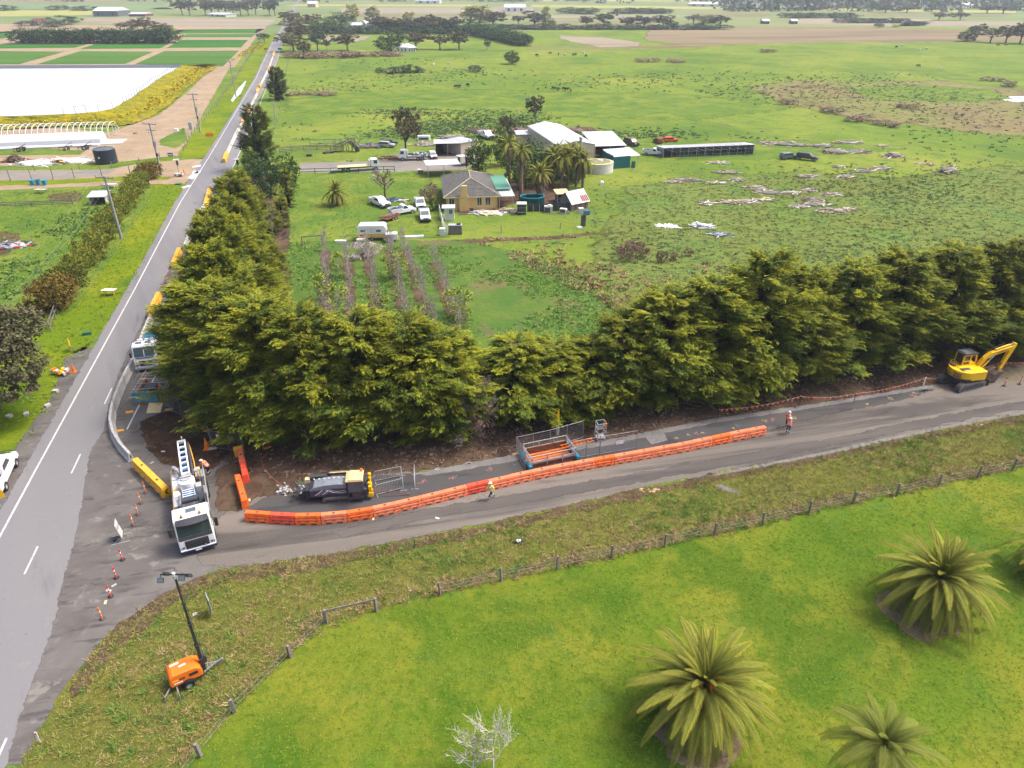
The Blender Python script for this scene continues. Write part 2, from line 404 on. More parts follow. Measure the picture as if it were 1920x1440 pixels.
# far country, from the back forward
FS('far_fields', [(-300, -17), (2300, -17), (2300, 52), (1200, 52), (960, 60), (560, 62), (480, 64), (-300, 66)], m_field_pale, 1)
FS('far_green_field', [(-200, 9), (300, 11), (330, 18), (-200, 20)], M('far_green', A(128, 164, 90), coord='pos', scale=.01, rough=.9), 2)
FS('yellow_field', [(-260, 19), (172, 18), (172, 28), (-260, 35)], m_canola, 2)
FS('fallow_field', [(165, 33), (520, 36), (498, 52), (300, 50), (150, 42)], m_pinkfield, 2, 4)
FS('fallow_field', [(640, 15), (1000, 14), (1000, 24), (640, 26)], m_pinkfield, 2, 6)
FS('fallow_field', [(1290, 24), (1450, 27), (1430, 32), (1300, 32)], m_ploughed, 2, 6)
for i_, (x0_, x1_, y0_, y1_, m_) in enumerate([(640, 960, 27, 33, m_ploughed), (1300, 1700, 5, 9, m_ploughed), (900, 1290, 28, 34, m_pinkfield), (1380, 1560, 13, 19, m_canola), (1560, 1900, 27, 32, m_ploughed), (560, 900, 8, 12, m_canola), (1000, 1250, 40, 46, m_ploughed), (1700, 2000, 40, 50, m_pinkfield), (980, 1500, -2, 3, m_canola), (-100, 260, 2, 6, m_ploughed), (300, 520, 14, 18, m_pinkfield), (620, 700, 66, 78, m_pinkfield)]): FS('far_field', [(x0_, y0_), (x1_, y0_+1), (x1_-30, y1_), (x0_-20, y1_-1)], m_, 2, 8, seed=i_)
FS('stubble_field', [(1000, 9), (1900, 20), (1900, 24), (1000, 13)], m_canola, 2, 6)
FS('fallow_field', [(1500, 34), (1750, 36), (1720, 50), (1490, 44)], m_pinkfield, 2, 10)
FS('ploughed_field', [(1215, 54), (1400, 50), (1600, 52), (1960, 58), (1960, 77), (1560, 79), (1400, 83), (1280, 84), (1210, 76)], m_ploughed, 2, 12)
FS('ploughed_field', [(1040, 66), (1130, 70), (1200, 80), (1190, 91), (1130, 90), (1060, 76)], m_pinkfield, 2, 10)
FS('reedy_margin', [(990, 88), (1150, 88), (1400, 80), (1420, 83), (1200, 93), (990, 93)], m_brown_patch, 3, 3)
FS('mound_yard', [(-60, 44), (500, 52), (480, 62), (330, 62), (-60, 62)], m_track, 3, 3)
# market garden behind the pond
FS('green_crop_field', [(-220, 62), (500, 54), (483, 66), (440, 126), (-380, 126)], m_track, 3)
for q in [[(-80, 63), (30, 62), (24, 70), (-100, 84)], [(345, 57), (483, 54), (478, 62), (330, 63)],
          [(-90, 84), (170, 81), (140, 90), (-110, 92)], [(178, 83), (318, 82), (300, 91), (150, 92)], [(340, 75), (465, 75), (452, 89), (312, 90)]]:
    FS('green_crop_field', q, m_crop2, 4, step=40)
for q in [[(350, 64), (480, 63), (472, 70), (336, 70)], [(-120, 95), (122, 97), (35, 121), (-180, 120)], [(150, 96), (288, 97), (235, 120), (68, 121)], [(308, 96), (448, 95), (418, 125), (252, 121)]]:
    FS('green_crop_field', q, m_crop, 4, step=40)

# middle distance right of the road
FS('bright_pasture', [(540, 172), (900, 168), (1300, 178), (1500, 200), (1300, 226), (900, 214), (540, 212)], m_garden, 1, 10)
FS('brown_patch', [(1395, 162), (1500, 150), (1600, 156), (1760, 150), (1990, 178), (1990, 262), (1820, 246), (1700, 232), (1610, 226), (1480, 196)], m_brown_patch, 2, 12, rough=2)
FS('bright_pasture', [(1580, 166), (1700, 158), (1860, 168), (1900, 186), (1780, 191), (1640, 188)], m_garden, 3, 5)
FS('weedy_paddock', [(1180, 352), (1400, 330), (1700, 330), (2400, 270), (2500, 640), (1200, 640), (1110, 470)], m_weedy, 1, 14)
FS('bright_pasture', [(1180, 268), (1500, 262), (1700, 280), (1420, 300), (1240, 300)], m_garden, 1, 5)
FS('orchard_floor', [(542, 452), (850, 450), (960, 470), (1100, 520), (1180, 600), (1180, 700), (540, 700)], m_orchard, 1, 2.5, step=3)
FS('home_grass', [(540, 330), (800, 320), (845, 445), (542, 455)], m_garden, 2, 1.2, step=3)

# left of the road
sheet('garden_grass', GP([(-500, 362), (340, 342), (345, 380), (245, 545), (150, 700), (80, 812), (-60, 1060), (-500, 1200)]), m_garden, z=Lz(1))
sheet('compound_dirt', GP([(-200, 215), (205, 248), (300, 214), (352, 172), (398, 126), (425, 125), (430, 128), (352, 262), (330, 300), (-200, 318)]), m_track, 1.5, z=Lz(1), step=3)
sheet('grass_patch', GP([(-100, 283), (60, 276), (160, 283), (150, 290), (-100, 292)]), m_garden, 1.0, z=Lz(2))
sheet('grass_patch', GP([(200, 312), (230, 303), (330, 292), (345, 300), (300, 304), (215, 320)]), m_verge_left, 1.0, z=Lz(2))
sheet('grass_patch', GP([(300, 262), (345, 240), (352, 262), (330, 278), (300, 272)]), m_garden, 1.2, z=Lz(2))
sheet('grass_verge', GP([(505, 84), (512, 84), (500, 112), (470, 172), (395, 292), (384, 298), (340, 297), (336, 284), (370, 246), (430, 165), (462, 120), (482, 76), (520, 40), (528, 34), (534, 34), (516, 62)]), m_verge_left, 1.0, z=Lz(3), step=4)
sheet('driveway', GP([(-200, 322), (200, 318), (260, 307), (375, 297), (388, 297), (346, 345), (298, 345), (90, 352), (-200, 368)]), m_track, .7, z=Lz(3), step=2)
sheet('grass_strip', GP([(-200, 340), (90, 338), (250, 330), (320, 332), (316, 337), (250, 338), (100, 346), (-200, 350)]), m_verge_left, .6, z=Lz(4), step=2)
sheet('driveway', GP([(-200, 322), (130, 320), (215, 317), (200, 328), (120, 336), (-200, 341)]), m_driveway, .4, z=Lz(4), step=2)
sheet('grass_verge', GP([(290, 346), (347, 346), (341, 372), (247, 538), (148, 672), (138, 660), (172, 640), (140, 700), (78, 795), (-60, 1010), (-150, 1150), (-200, 900), (60, 600), (130, 585), (170, 540), (270, 390)]), m_verge_left, 1.0, z=Lz(2), step=2)
sheet('roadside_dirt', GP([(120, 672), (160, 655), (184, 652), (190, 668), (150, 730), (60, 870), (-40, 1040), (-120, 1040), (20, 850), (100, 740)]), m_apron, .6, z=Lz(3), step=1.5)
sheet('garden_soil_patch', GP([(-60, 430), (35, 437), (40, 452), (15, 478), (-60, 482)]), m_dirt, .8, z=Lz(3))
sheet('bare_patch', GP([(88, 366), (140, 358), (156, 366), (150, 378), (95, 376)]), m_dirt, 1.0, z=Lz(3))

# home yard
sheet('yard', GP([(560, 306), (700, 302), (730, 290), (800, 288), (835, 276), (905, 274), (905, 300), (870, 318), (800, 322), (562, 324)]), m_driveway, .8, z=Lz(3), step=3)
sheet('worn_track', GP([(770, 320), (800, 322), (830, 372), (822, 440), (760, 446), (790, 400), (775, 350)]), m_verge, 1.2, z=Lz(4), step=3)
sheet('worn_track', GP([(560, 332), (770, 328), (772, 334), (560, 340)]), m_verge, .8, z=Lz(4), step=3)
sheet('yard', GP([(905, 355), (960, 340), (1060, 345), (1080, 372), (1060, 386), (960, 382), (915, 400), (860, 404), (858, 394)]), m_dirt, .8, z=Lz(4), step=2)
sheet('yard', GP([(960, 236), (1110, 238), (1120, 246), (1000, 250), (960, 250)]), m_dirt, 1.0, z=Lz(3), step=3)
sheet('dirt_strip', GP([(846, 450), (1050, 442), (1180, 430), (1180, 434), (1050, 448), (846, 457)]), m_dirt, .8, z=Lz(4), step=2)

# the two roads and the junction
AXL = [(-220, 1440), (-90, 1178), (-2, 1010), (57, 900), (160, 712), (253, 542), (338, 380), (391, 296), (441, 212), (480, 147), (492, 120), (510, 83), (527, 55), (543, 28), (556, 6), (566, -15)]
sheet('verge', GP([(-40, 1600), (39, 1434), (109, 1304), (200, 1190), (312, 1109), (408, 1069), (600, 1040), (928, 980), (1098, 932), (1240, 909), (1387, 880), (1537, 852), (1762, 804), (2100, 744),
    (2100, 838), (1898, 881), (1599, 944), (1246, 1025), (940, 1089), (705, 1142), (610, 1165), (545, 1222), (470, 1300), (300, 1480), (200, 1650)]), m_verge, 0.0, z=Lz(2), step=1.5)
sheet('lawn', GP([(2100, 838), (1898, 881), (1599, 944), (1246, 1025), (940, 1089), (705, 1142), (612, 1168), (548, 1226), (470, 1302), (380, 1400), (240, 1560), (200, 1700), (2100, 1700)]), m_lawn, 1.0, z=Lz(3), step=1.2)
sheet('bare_ground_under_trees', GP([(255, 780), (330, 745), (470, 700), (640, 640), (1130, 650), (1400, 620), (2100, 560), (2100, 700), (1717, 728), (1406, 778), (1144, 827), (800, 882), (700, 905), (560, 900), (430, 900), (380, 900), (300, 860)]), m_dirt, 1.0, z=Lz(2), step=1.5)
sheet('bare_ground_under_trees', GP([(300, 760), (318, 620), (385, 460), (430, 330), (560, 330), (545, 450), (545, 650), (640, 700), (480, 760)]), m_dirt, 1.0, z=Lz(2), step=1.5)
# apron at the junction
sheet('junction_apron', GP([(300, 625), (245, 720), (190, 800), (120, 900), (40, 1060), (-60, 1440), (39, 1434), (109, 1304), (200, 1190), (312, 1109), (408, 1069), (600, 1040), (620, 930), (480, 880), (400, 860), (330, 780)]), m_apron, .5, z=Lz(4), step=1.2)
sheet('side_road', GP([(380, 1060), (370, 1010), (420, 960), (470, 915), (560, 905), (800, 882), (960, 855), (1144, 827), (1331, 789), (1556, 756), (1750, 723), (2100, 672), (2100, 742), (1762, 802), (1537, 850), (1240, 907), (928, 978), (600, 1043), (450, 1062)]), m_gravel, 1.0, z=Lz(5), step=1.2)
sheet('muddy_verge_edge', GP([(120, 1300), (200, 1192), (312, 1111), (408, 1071), (600, 1043), (928, 980), (1240, 909), (1537, 852), (2100, 744), (2100, 756), (1537, 864), (1240, 924), (928, 998), (600, 1066), (420, 1092), (330, 1132), (226, 1210), (140, 1318)]), m_dirt, .7, z=Lz(5)+.001, step=.9, rough=.25)
sheet('wheel_track', GP([(620, 998), (800, 955), (1240, 880), (1560, 822), (1700, 792), (2100, 720), (2100, 734), (1700, 808), (1560, 836), (1240, 898), (800, 974), (640, 1010)]), GM('tyre_worn_gravel', A(116, 111, 108), [(A(132, 126, 120), .4, .45, .6, .8, (R(14), 8, 1)), (A(100, 97, 95), 1.2, .54, .64, .6, (R(14), 6, 1)), (A(130, 126, 120), 20, .52, .66, .5)], bumps=((14, .02),), edge=.5), .8, z=Lz(5)+.002, step=1.0)
sheet('work_strip', GP([(455, 960), (540, 905), (800, 886), (960, 859), (1144, 831), (1331, 793), (1440, 775), (1700, 732), (1752, 730), (1700, 748), (1440, 802), (1260, 838), (1000, 895), (800, 940), (620, 972), (500, 978)]), m_dark_strip, .8, z=Lz(6), step=1.0)
sheet('crushed_rock_edge', GP([(780, 888), (960, 853), (1144, 824), (1331, 786), (1556, 753), (1750, 721), (1750, 727), (1556, 760), (1331, 795), (1144, 834), (960, 866), (800, 893)]), m_gritty, .35, z=Lz(7), step=.8)
sheet('crushed_rock_edge', GP([(1280, 902), (1387, 879), (1537, 849), (1762, 800), (2100, 738), (2100, 744), (1762, 806), (1537, 855), (1387, 884)]), m_gritty, .22, z=Lz(7), step=.8)
sheet('main_road', [Vector((p.x-1.1, p.y, 0)) for p in GP(AXL[:8])]+[Vector((p.x-.8, p.y, 0)) for p in GP(AXL[8:])] +
    GP([(574, -15), (561, 6), (551, 28), (538, 55), (529, 83), (518, 120), (505, 150), (480, 197), (462, 262), (436, 318), (408, 362), (400, 420), (330, 560), (305, 610), (250, 715), (205, 790), (168, 850), (160, 905), (153, 950), (141, 1010), (121, 1080), (98, 1180), (60, 1280), (20, 1400), (0, 1500), (-30, 1600), (-300, 1600)]), m_asphalt, .55, z=Lz(6), step=1.5)
sheet('patched_lane', GP([(300, 625), (318, 590), (405, 425), (415, 370), (404, 362), (335, 470), (240, 660), (212, 730), (196, 800), (205, 840), (260, 880), (330, 780)]), m_apron, .5, z=Lz(7), step=1.2)
sheet('turned_soil', GP([(262, 792), (300, 774), (330, 770), (400, 800), (430, 850), (400, 880), (345, 880), (305, 870), (275, 840)]), m_soil, .7, z=Lz(8), step=.8)
sheet('muddy_ground', GP([(405, 885), (440, 860), (470, 840), (560, 850), (560, 905), (520, 925), (470, 935), (455, 960), (410, 960)]), m_dirt, 1.2, z=Lz(8), step=1)
sheet('concrete_slab', GP([(1208, 818), (1245, 812), (1252, 826), (1222, 834)]), m_gritty, .15, z=Lz(8), step=.5)
sheet('pale_patch', GP([(1338, 910), (1352, 908), (1390, 922), (1386, 927), (1356, 920)]), m_gritty, .15, z=Lz(4), step=.5)
sheet('excavated_sand', GP([(1878, 684), (1990, 672), (1990, 715), (1884, 718), (1870, 700)]), M('damp_sand', A(150, 138, 112), var=.15, coord='pos', scale=2, rough=.95, bump=.3), 0, z=Lz(8))

def line_strip(name, pts, w, z, dash=None):
    P = GP(pts); mb = MB()
    for a, b in zip(P[:-1], P[1:]):
        d = (b-a).normalized(); n = Vector((-d.y, d.x, 0))*w/2
        L_ = (b-a).length; k = max(1, int(L_/8))
        for i in range(k):
            p, q = a.lerp(b, i/k), a.lerp(b, (i+1)/k)
            mb.quad(p-n+Vector((0, 0, z)), q-n+Vector((0, 0, z)), q+n+Vector((0, 0, z)), p+n+Vector((0, 0, z)), m_line)
    return mb.build(name, kind='structure')
line_strip('road_edge_line', AXL, .16, Lz(9))
for a, b in [((46, 1077), (71, 1025)), ((134, 888), (151, 852)), ((196, 758), (210, 728)), ((-12, 1440), (13, 1384)), ((253, 656), (261, 640)), ((352, 480), (357, 470)), ((317, 549), (323, 536))]:
    line_strip('lane_dash', [a, b], .13, Lz(9))
line_strip('road_edge_line', [(238, 806), (256, 770), (300, 690)], .13, Lz(9))
line_strip('road_edge_line', [(433, 322), (460, 262), (480, 215), (520, 112), (530, 78), (552, 30)], .14, Lz(9))
for (x, y, s, cname) in [(792, 905, .8, 'r'), (846, 895, .7, 'r'), (853, 894, .5, 'b'), (912, 882, .6, 'b'), (916, 880, .7, 'r'), (965, 873, .5, 'b'), (1268, 822, .5, 'y'), (1290, 816, .4, 'y'), (1306, 812, .7, 'r'), (1318, 812, .5, 'y'), (1382, 798, .8, 'b'), (1376, 804, .5, 'y'), (1432, 789, .6, 'y'), (1450, 788, .8, 'r'), (1490, 785, .6, 'y'),
        (1625, 757, .6, 'y'), (1668, 748, .8, 'y'), (1712, 742, .8, 'r'), (1716, 738, .6, 'y'), (1766, 731, .8, 'y'), (1777, 729, .9, 'r'), (820, 880, .5, 'w')]:
    col = {'r': (.36, .13, .11), 'b': (.09, .14, .2), 'y': (.36, .3, .1), 'w': (.4, .4, .4)}[cname]
    mb = MB(); p = G(x, y); rr = random.Random(x); mt = M('spray_paint_'+cname, col, rough=.8)
    for k in range(4):
        a = rr.uniform(0, PI); c = p + Vector((rr.uniform(-.3, .3)*s, rr.uniform(-.3, .3)*s, Lz(9)+.002*k)); l = .3*s; u = Vector((math.cos(a), math.sin(a), 0)); n = Vector((-u.y, u.x, 0))*.024
        mb.quad(c-u*l-n, c+u*l-n, c+u*l+n, c-u*l+n, mt)
    mb.build('painted_mark', kind='structure')

# ponds: sky reflection painted white into the water colour, with the bank
def bank(name, top, toe, ztop, mat, kind='structure'):
    V, Fc = [], []
    n = len(top); K = 8; rnd = random.Random(4)
    for i in range(n-1):
        for s in range(6):
            f = s/6
            a = G(*top[i], ztop).lerp(G(*top[i+1], ztop), f); b = G(*toe[i]).lerp(G(*toe[i+1]), f)
            V.append([a.lerp(b, k/K) + Vector((rnd.uniform(-.5, .5), rnd.uniform(-.5, .5), rnd.uniform(-.25, .25) if 0 < k < K else 0)) for k in range(K+1)])
    V.append([G(*top[-1], ztop).lerp(G(*toe[-1]), k/K) for k in range(K+1)])
    vs = [p for r_ in V for p in r_]; fs = [(i*(K+1)+k, (i+1)*(K+1)+k, (i+1)*(K+1)+k+1, i*(K+1)+k+1) for i in range(len(V)-1) for k in range(K)]
    me = bpy.data.meshes.new(name); me.from_pydata(vs, [], fs); me.materials.append(mat)
    a = me.attributes.new('edge', 'FLOAT', 'POINT'); a.data.foreach_set('value', [1.0 if k < K-1 else (.6 if k < K else 0) for r_ in V for k in range(K+1)])
    return link(name, me, kind=kind)
PZ = 2.6
pond_edge = [(-420, 218), (0, 218), (120, 214), (185, 209), (212, 203), (232, 192), (262, 172), (300, 146), (340, 123)]
bank('pond_bank', pond_edge+[(392, 120)], [(-420, 252), (0, 246), (130, 238), (215, 240), (250, 236), (290, 222), (330, 196), (365, 160), (405, 132), (412, 122)], PZ, m_bank)
mwater = M('painted_sky_white_water', (.5, .52, .57), rough=.35, var=.02, scale=.05, coord='pos', spec=.5)
sheet('pond', GP(pond_edge+[(-300, 127)], PZ), mwater, z=PZ-.12, step=400)
mb = MB(); e1 = GP([(342, 122.5), (-300, 125)], PZ); e2 = GP([(338, 126.5), (-300, 130)], PZ)
mb.quad(e2[0]+Vector((0, 0, -.09)), e1[0]+Vector((0, 0, .3)), e1[1]+Vector((0, 0, .3)), e2[1]+Vector((0, 0, -.09)), M('dark_pond_liner', A(110, 116, 130), var=.1, coord='pos'))
mb.build('pond_liner_edge', kind='structure')
sheet('pond', GP([(1866, 182), (1990, 178), (1990, 198), (1930, 194), (1885, 189)]), mwater, z=.05, step=400)
m_puddle = M('bright_puddle', (.7, .74, .8), rough=.12, var=.03, coord='pos', spec=.6)
for q in [[(434, 188), (446, 168), (461, 151), (460, 156), (450, 176), (441, 184), (436, 191)], [(353, 334), (360, 328), (372, 320), (368, 331), (361, 336)], [(363, 321), (376, 321), (373, 325), (361, 326)], [(361, 312), (376, 309), (375, 312), (362, 314)]]:
    sheet('puddle', GP(q), m_puddle, .25, z=Lz(8), step=1)
# ---------------------------------------------------------------- foliage makers (numpy)
def nrm(a): return a/np.maximum(np.linalg.norm(a, axis=-1, keepdims=True), 1e-9)
def perp(d, rs):
    r = rs.normal(size=d.shape); u = r-(r*d).sum(-1, keepdims=True)*d; return nrm(u)
def limbs_mesh(segs, mat, name, n=5):
    """segs: list of (p0,p1,r0,r1)"""
    mb = MB()
    for p0, p1, r0, r1 in segs: mb.cyl(p0, p1, r0, mat, r1=r1, n=n, caps=False)
    return mb.mesh(name)
m_bark = M('grey_brown_bark', A(118, 100, 86), var=.25, scale=6, rough=.95, bump=.4)
m_bark_pale = M('pale_gum_bark', A(168, 158, 146), var=.25, scale=4, rough=.9, bump=.2)
m_twig = M('bare_grey_twigs', A(160, 150, 142), var=.2, scale=3, rough=.95)
m_twig_b = M('bare_brown_twigs', A(136, 112, 98), var=.2, scale=3, rough=.95)
LK = [1.5]
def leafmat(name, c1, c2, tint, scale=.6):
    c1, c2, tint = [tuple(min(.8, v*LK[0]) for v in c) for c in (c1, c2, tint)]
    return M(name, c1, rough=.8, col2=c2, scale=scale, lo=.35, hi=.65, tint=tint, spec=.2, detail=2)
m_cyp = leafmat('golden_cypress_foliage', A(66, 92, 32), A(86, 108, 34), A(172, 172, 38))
m_cyp_dk = leafmat('dark_cypress_foliage', A(60, 80, 38), A(78, 94, 40), A(120, 124, 44))
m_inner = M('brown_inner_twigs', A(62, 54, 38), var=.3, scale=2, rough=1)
m_gum = leafmat('grey_green_gum_leaves', A(104, 104, 70), A(88, 96, 66), A(146, 136, 98))
m_gum_b = leafmat('olive_brown_gum_leaves', A(116, 114, 80), A(100, 102, 72), A(158, 148, 108))
m_gum_far = leafmat('dusky_gum_leaves', A(94, 104, 84), A(80, 94, 78), A(128, 132, 108))
m_bush = leafmat('dark_green_bush_leaves', A(66, 92, 48), A(80, 106, 52), A(116, 136, 58))
m_hedge = leafmat('olive_gold_hedge_leaves', A(88, 112, 40), A(100, 118, 42), A(156, 152, 50))
m_hedge_b = leafmat('bronze_hedge_leaves', A(104, 96, 46), A(90, 86, 44), A(158, 132, 56))
m_wind = leafmat('deep_green_windbreak_leaves', A(52, 84, 50), A(64, 96, 56), A(96, 122, 66))
m_spring = leafmat('yellow_green_spring_leaves', A(138, 156, 66), A(156, 172, 70), A(190, 200, 90))
m_poplar = leafmat('pale_gold_poplar_leaves', A(186, 184, 112), A(170, 174, 104), A(206, 200, 130))
m_blossom = leafmat('pink_white_blossom', A(190, 168, 166), A(170, 150, 150), A(228, 214, 216))
m_brush = leafmat('brown_dead_brush', A(140, 114, 98), A(122, 102, 90), A(172, 148, 128))

def blades(P, D, U, Lw, W, tint):
    """triangular-ish leaf blades: base P, direction D, side U, length, half width -> kite quads"""
    n = len(P)
    a = P; b = P + D*Lw[:, None]*.5 + U*W[:, None]; c = P + D*Lw[:, None]; d = P + D*Lw[:, None]*.5 - U*W[:, None]
    V = np.stack([a, b, c, d], 1).reshape(-1, 3)
    Fc = np.arange(4*n).reshape(n, 4)
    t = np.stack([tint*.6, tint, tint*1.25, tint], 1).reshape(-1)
    return V, Fc, np.clip(t, 0, 1)
def merge(parts):
    V = np.concatenate([p[0] for p in parts]); o = 0; Fs = []
    for p in parts: Fs.append(p[1]+o); o += len(p[0])
    return V, np.concatenate(Fs), np.concatenate([p[2] for p in parts])

def cypress(seed, Ht=12.5, Rb=4.6, nlimb=150, sprays=22, blade=.55, top_flat=False, slim=1.0, mat=None, core=True):
    """crown of feathery drooping sprays on up-swept limbs; returns (crown mesh, trunk mesh)"""
    rs = np.random.RandomState(seed); mat = mat or m_cyp
    parts = []
    h = (rs.uniform(0.03, 1, nlimb)**.85)*Ht*.97
    ang = np.arange(nlimb)*2.39996+rs.uniform(-.5, .5, nlimb)
    f = h/Ht
    prof = np.where(f < .25, .86+f*.56, (1-(f-.25)/.77)**(.6 if not top_flat else .5))
    lob = 1+.22*np.sin(ang*3+seed)*np.cos(f*9+seed)
    R_ = Rb*slim*np.clip(prof, .06, 1.1)*lob*rs.uniform(.72, 1.18, nlimb)
    rise = rs.uniform(.02, .42, nlimb)*R_ + .1*R_*f*3
    tips = np.stack([np.cos(ang)*R_, np.sin(ang)*R_, h+rise], 1)
    roots = np.stack([np.zeros(nlimb), np.zeros(nlimb), h-.05*R_], 1)
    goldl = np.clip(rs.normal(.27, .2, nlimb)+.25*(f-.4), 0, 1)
    for j in range(nlimb):
        ns = int(sprays*(.35+.65*R_[j]/Rb))
        t = rs.uniform(.42, 1.02, ns)**.7
        c = roots[j]+(tips[j]-roots[j])*t[:, None]
        out = nrm((tips[j]-roots[j])[None]*np.array([1, 1, .45])+rs.normal(0, .16, (ns, 3))*R_[j])
        c = c+rs.normal(0, .17, (ns, 3))*np.array([1, 1, .6])*(R_[j]*.42+.25)
        side = nrm(np.cross(out, [0, 0, 1.])+rs.normal(0, .15, (ns, 3)))
        k = 11
        s = np.linspace(-1, 1, k)[None, :]*np.ones((ns, 1))
        # fan blades along a short twig
        tw = np.abs(s)
        base = c[:, None, :]+out[:, None, :]*((1-tw)*blade*1.9)[..., None]
        dr = nrm(out[:, None, :]*(1.15-tw[..., None]*.5)+side[:, None, :]*(s*1.0)[..., None]+np.array([0, 0, -.18])+rs.normal(0, .16, (ns, k, 3)))
        nl = nrm(np.cross(dr, np.array([0, 0, 1.]))+rs.normal(0, .45, (ns, k, 3)))
        L_ = blade*rs.uniform(.6, 1.25, (ns, k)); W_ = L_*.115
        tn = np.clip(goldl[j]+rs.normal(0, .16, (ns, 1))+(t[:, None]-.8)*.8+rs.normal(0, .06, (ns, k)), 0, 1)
        parts.append(blades(base.reshape(-1, 3), dr.reshape(-1, 3), nl.reshape(-1, 3), L_.reshape(-1), W_.reshape(-1), tn.reshape(-1)))
    V, Fc, T = merge(parts)
    mi = np.zeros(len(Fc), int)
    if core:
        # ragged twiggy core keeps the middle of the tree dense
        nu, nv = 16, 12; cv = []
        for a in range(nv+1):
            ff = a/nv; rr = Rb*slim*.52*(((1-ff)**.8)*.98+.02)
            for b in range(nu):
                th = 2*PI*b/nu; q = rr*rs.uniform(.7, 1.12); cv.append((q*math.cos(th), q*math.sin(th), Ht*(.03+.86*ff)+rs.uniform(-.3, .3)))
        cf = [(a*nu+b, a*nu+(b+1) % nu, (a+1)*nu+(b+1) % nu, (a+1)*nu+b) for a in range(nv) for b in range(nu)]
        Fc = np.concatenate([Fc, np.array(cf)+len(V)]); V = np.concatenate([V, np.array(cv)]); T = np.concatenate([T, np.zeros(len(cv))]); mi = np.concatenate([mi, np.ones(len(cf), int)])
    crown = fast('crown', V, Fc, [mat, m_inner], mi, {'tint': T})
    mb = MB(); mb.cyl((0, 0, -.1), (0, 0, Ht*.9), Rb*.075+.1, m_bark, r1=.05, n=8)
    for j in range(0, nlimb, 4): mb.cyl(roots[j], roots[j]+(tips[j]-roots[j])*.8, .07, m_bark, r1=.02, n=4, caps=False)
    return crown, mb.mesh('trunk')

def cloud(seed, blobs, nleaf, leaf, mat, gold=.35, hang=0.0, clump=1.0, asp=.42):
    """broadleaf crown: leaf quads packed near the surface of several uneven blobs ((x,y,z),(rx,ry,rz))"""
    rs = np.random.RandomState(seed); parts = []
    vol = np.array([b[1][0]*b[1][1]+b[1][0]*b[1][2]+b[1][1]*b[1][2] for b in blobs]); vol = vol/vol.sum()
    for (c, r), w in zip(blobs, vol):
        n = max(20, int(nleaf*w)); nc = max(5, n//26)
        d = nrm(rs.normal(size=(nc, 3))); rad = rs.uniform(.55, 1.04, nc)**.6
        cc = np.array(c)+d*np.array(r)*rad[:, None]
        k = n//nc
        P = cc[:, None, :]+rs.normal(0, .13*clump, (nc, k, 3))*np.array([r[0], r[1], r[2]*.8])
        D = nrm(d[:, None, :]*.7+rs.normal(0, .6, (nc, k, 3))+np.array([0, 0, -hang+.15])); D = D.reshape(-1, 3)
        P = P.reshape(-1, 3); U = perp(D, rs)
        L_ = leaf*rs.uniform(.6, 1.4, len(P)); t = np.clip(np.repeat(rs.normal(gold, .2, nc), k)+rs.normal(0, .12, len(P)), 0, 1)
        parts.append(blades(P, D, U, L_, L_*asp, t))
    V, Fc, T = merge(parts)
    return fast('crown', V, Fc, [mat], None, {'tint': T})

def branchy(seed, Ht, spread, mat, n1=7, n2=6, n3=5, r0=.16, up=.6, start=.25, name='branches', r_min=.018, ns=4):
    """bare branching; returns segments mesh and tip points"""
    rnd = random.Random(seed); segs = []; tips = []
    top = Vector((rnd.uniform(-.1, .1)*Ht, rnd.uniform(-.1, .1)*Ht, Ht*.8)); segs.append((Vector((0, 0, 0)), top*.5, r0, r0*.7)); segs.append((top*.5, top, r0*.7, r0*.25))
    for i in range(n1):
        f = start+(1-start)*(i+rnd.random())/n1; p = top*min(1, f); a = i*2.4+rnd.random(); l = spread*(1.1-f*.55)*rnd.uniform(.7, 1.1)
        d = Vector((math.cos(a), math.sin(a), up+rnd.uniform(-.1, .35))).normalized(); q = p+d*l; segs.append((p, q, r0*.42, r0*.2))
        for j in range(n2):
            g = rnd.uniform(.3, 1); p2 = p.lerp(q, g); d2 = (d+Vector((rnd.uniform(-.8, .8), rnd.uniform(-.8, .8), rnd.uniform(-.1, .7)))).normalized(); q2 = p2+d2*l*rnd.uniform(.3, .6); segs.append((p2, q2, r0*.18, max(r_min, r0*.07)))
            for k in range(n3):
                p3 = p2.lerp(q2, rnd.uniform(.3, 1)); d3 = (d2+Vector((rnd.uniform(-.8, .8), rnd.uniform(-.8, .8), rnd.uniform(-.2, .7)))).normalized(); q3 = p3+d3*l*rnd.uniform(.12, .3)
                segs.append((p3, q3, max(r_min, r0*.06), r_min*.6)); tips.append(q3)
    return limbs_mesh(segs, mat, name, ns), tips

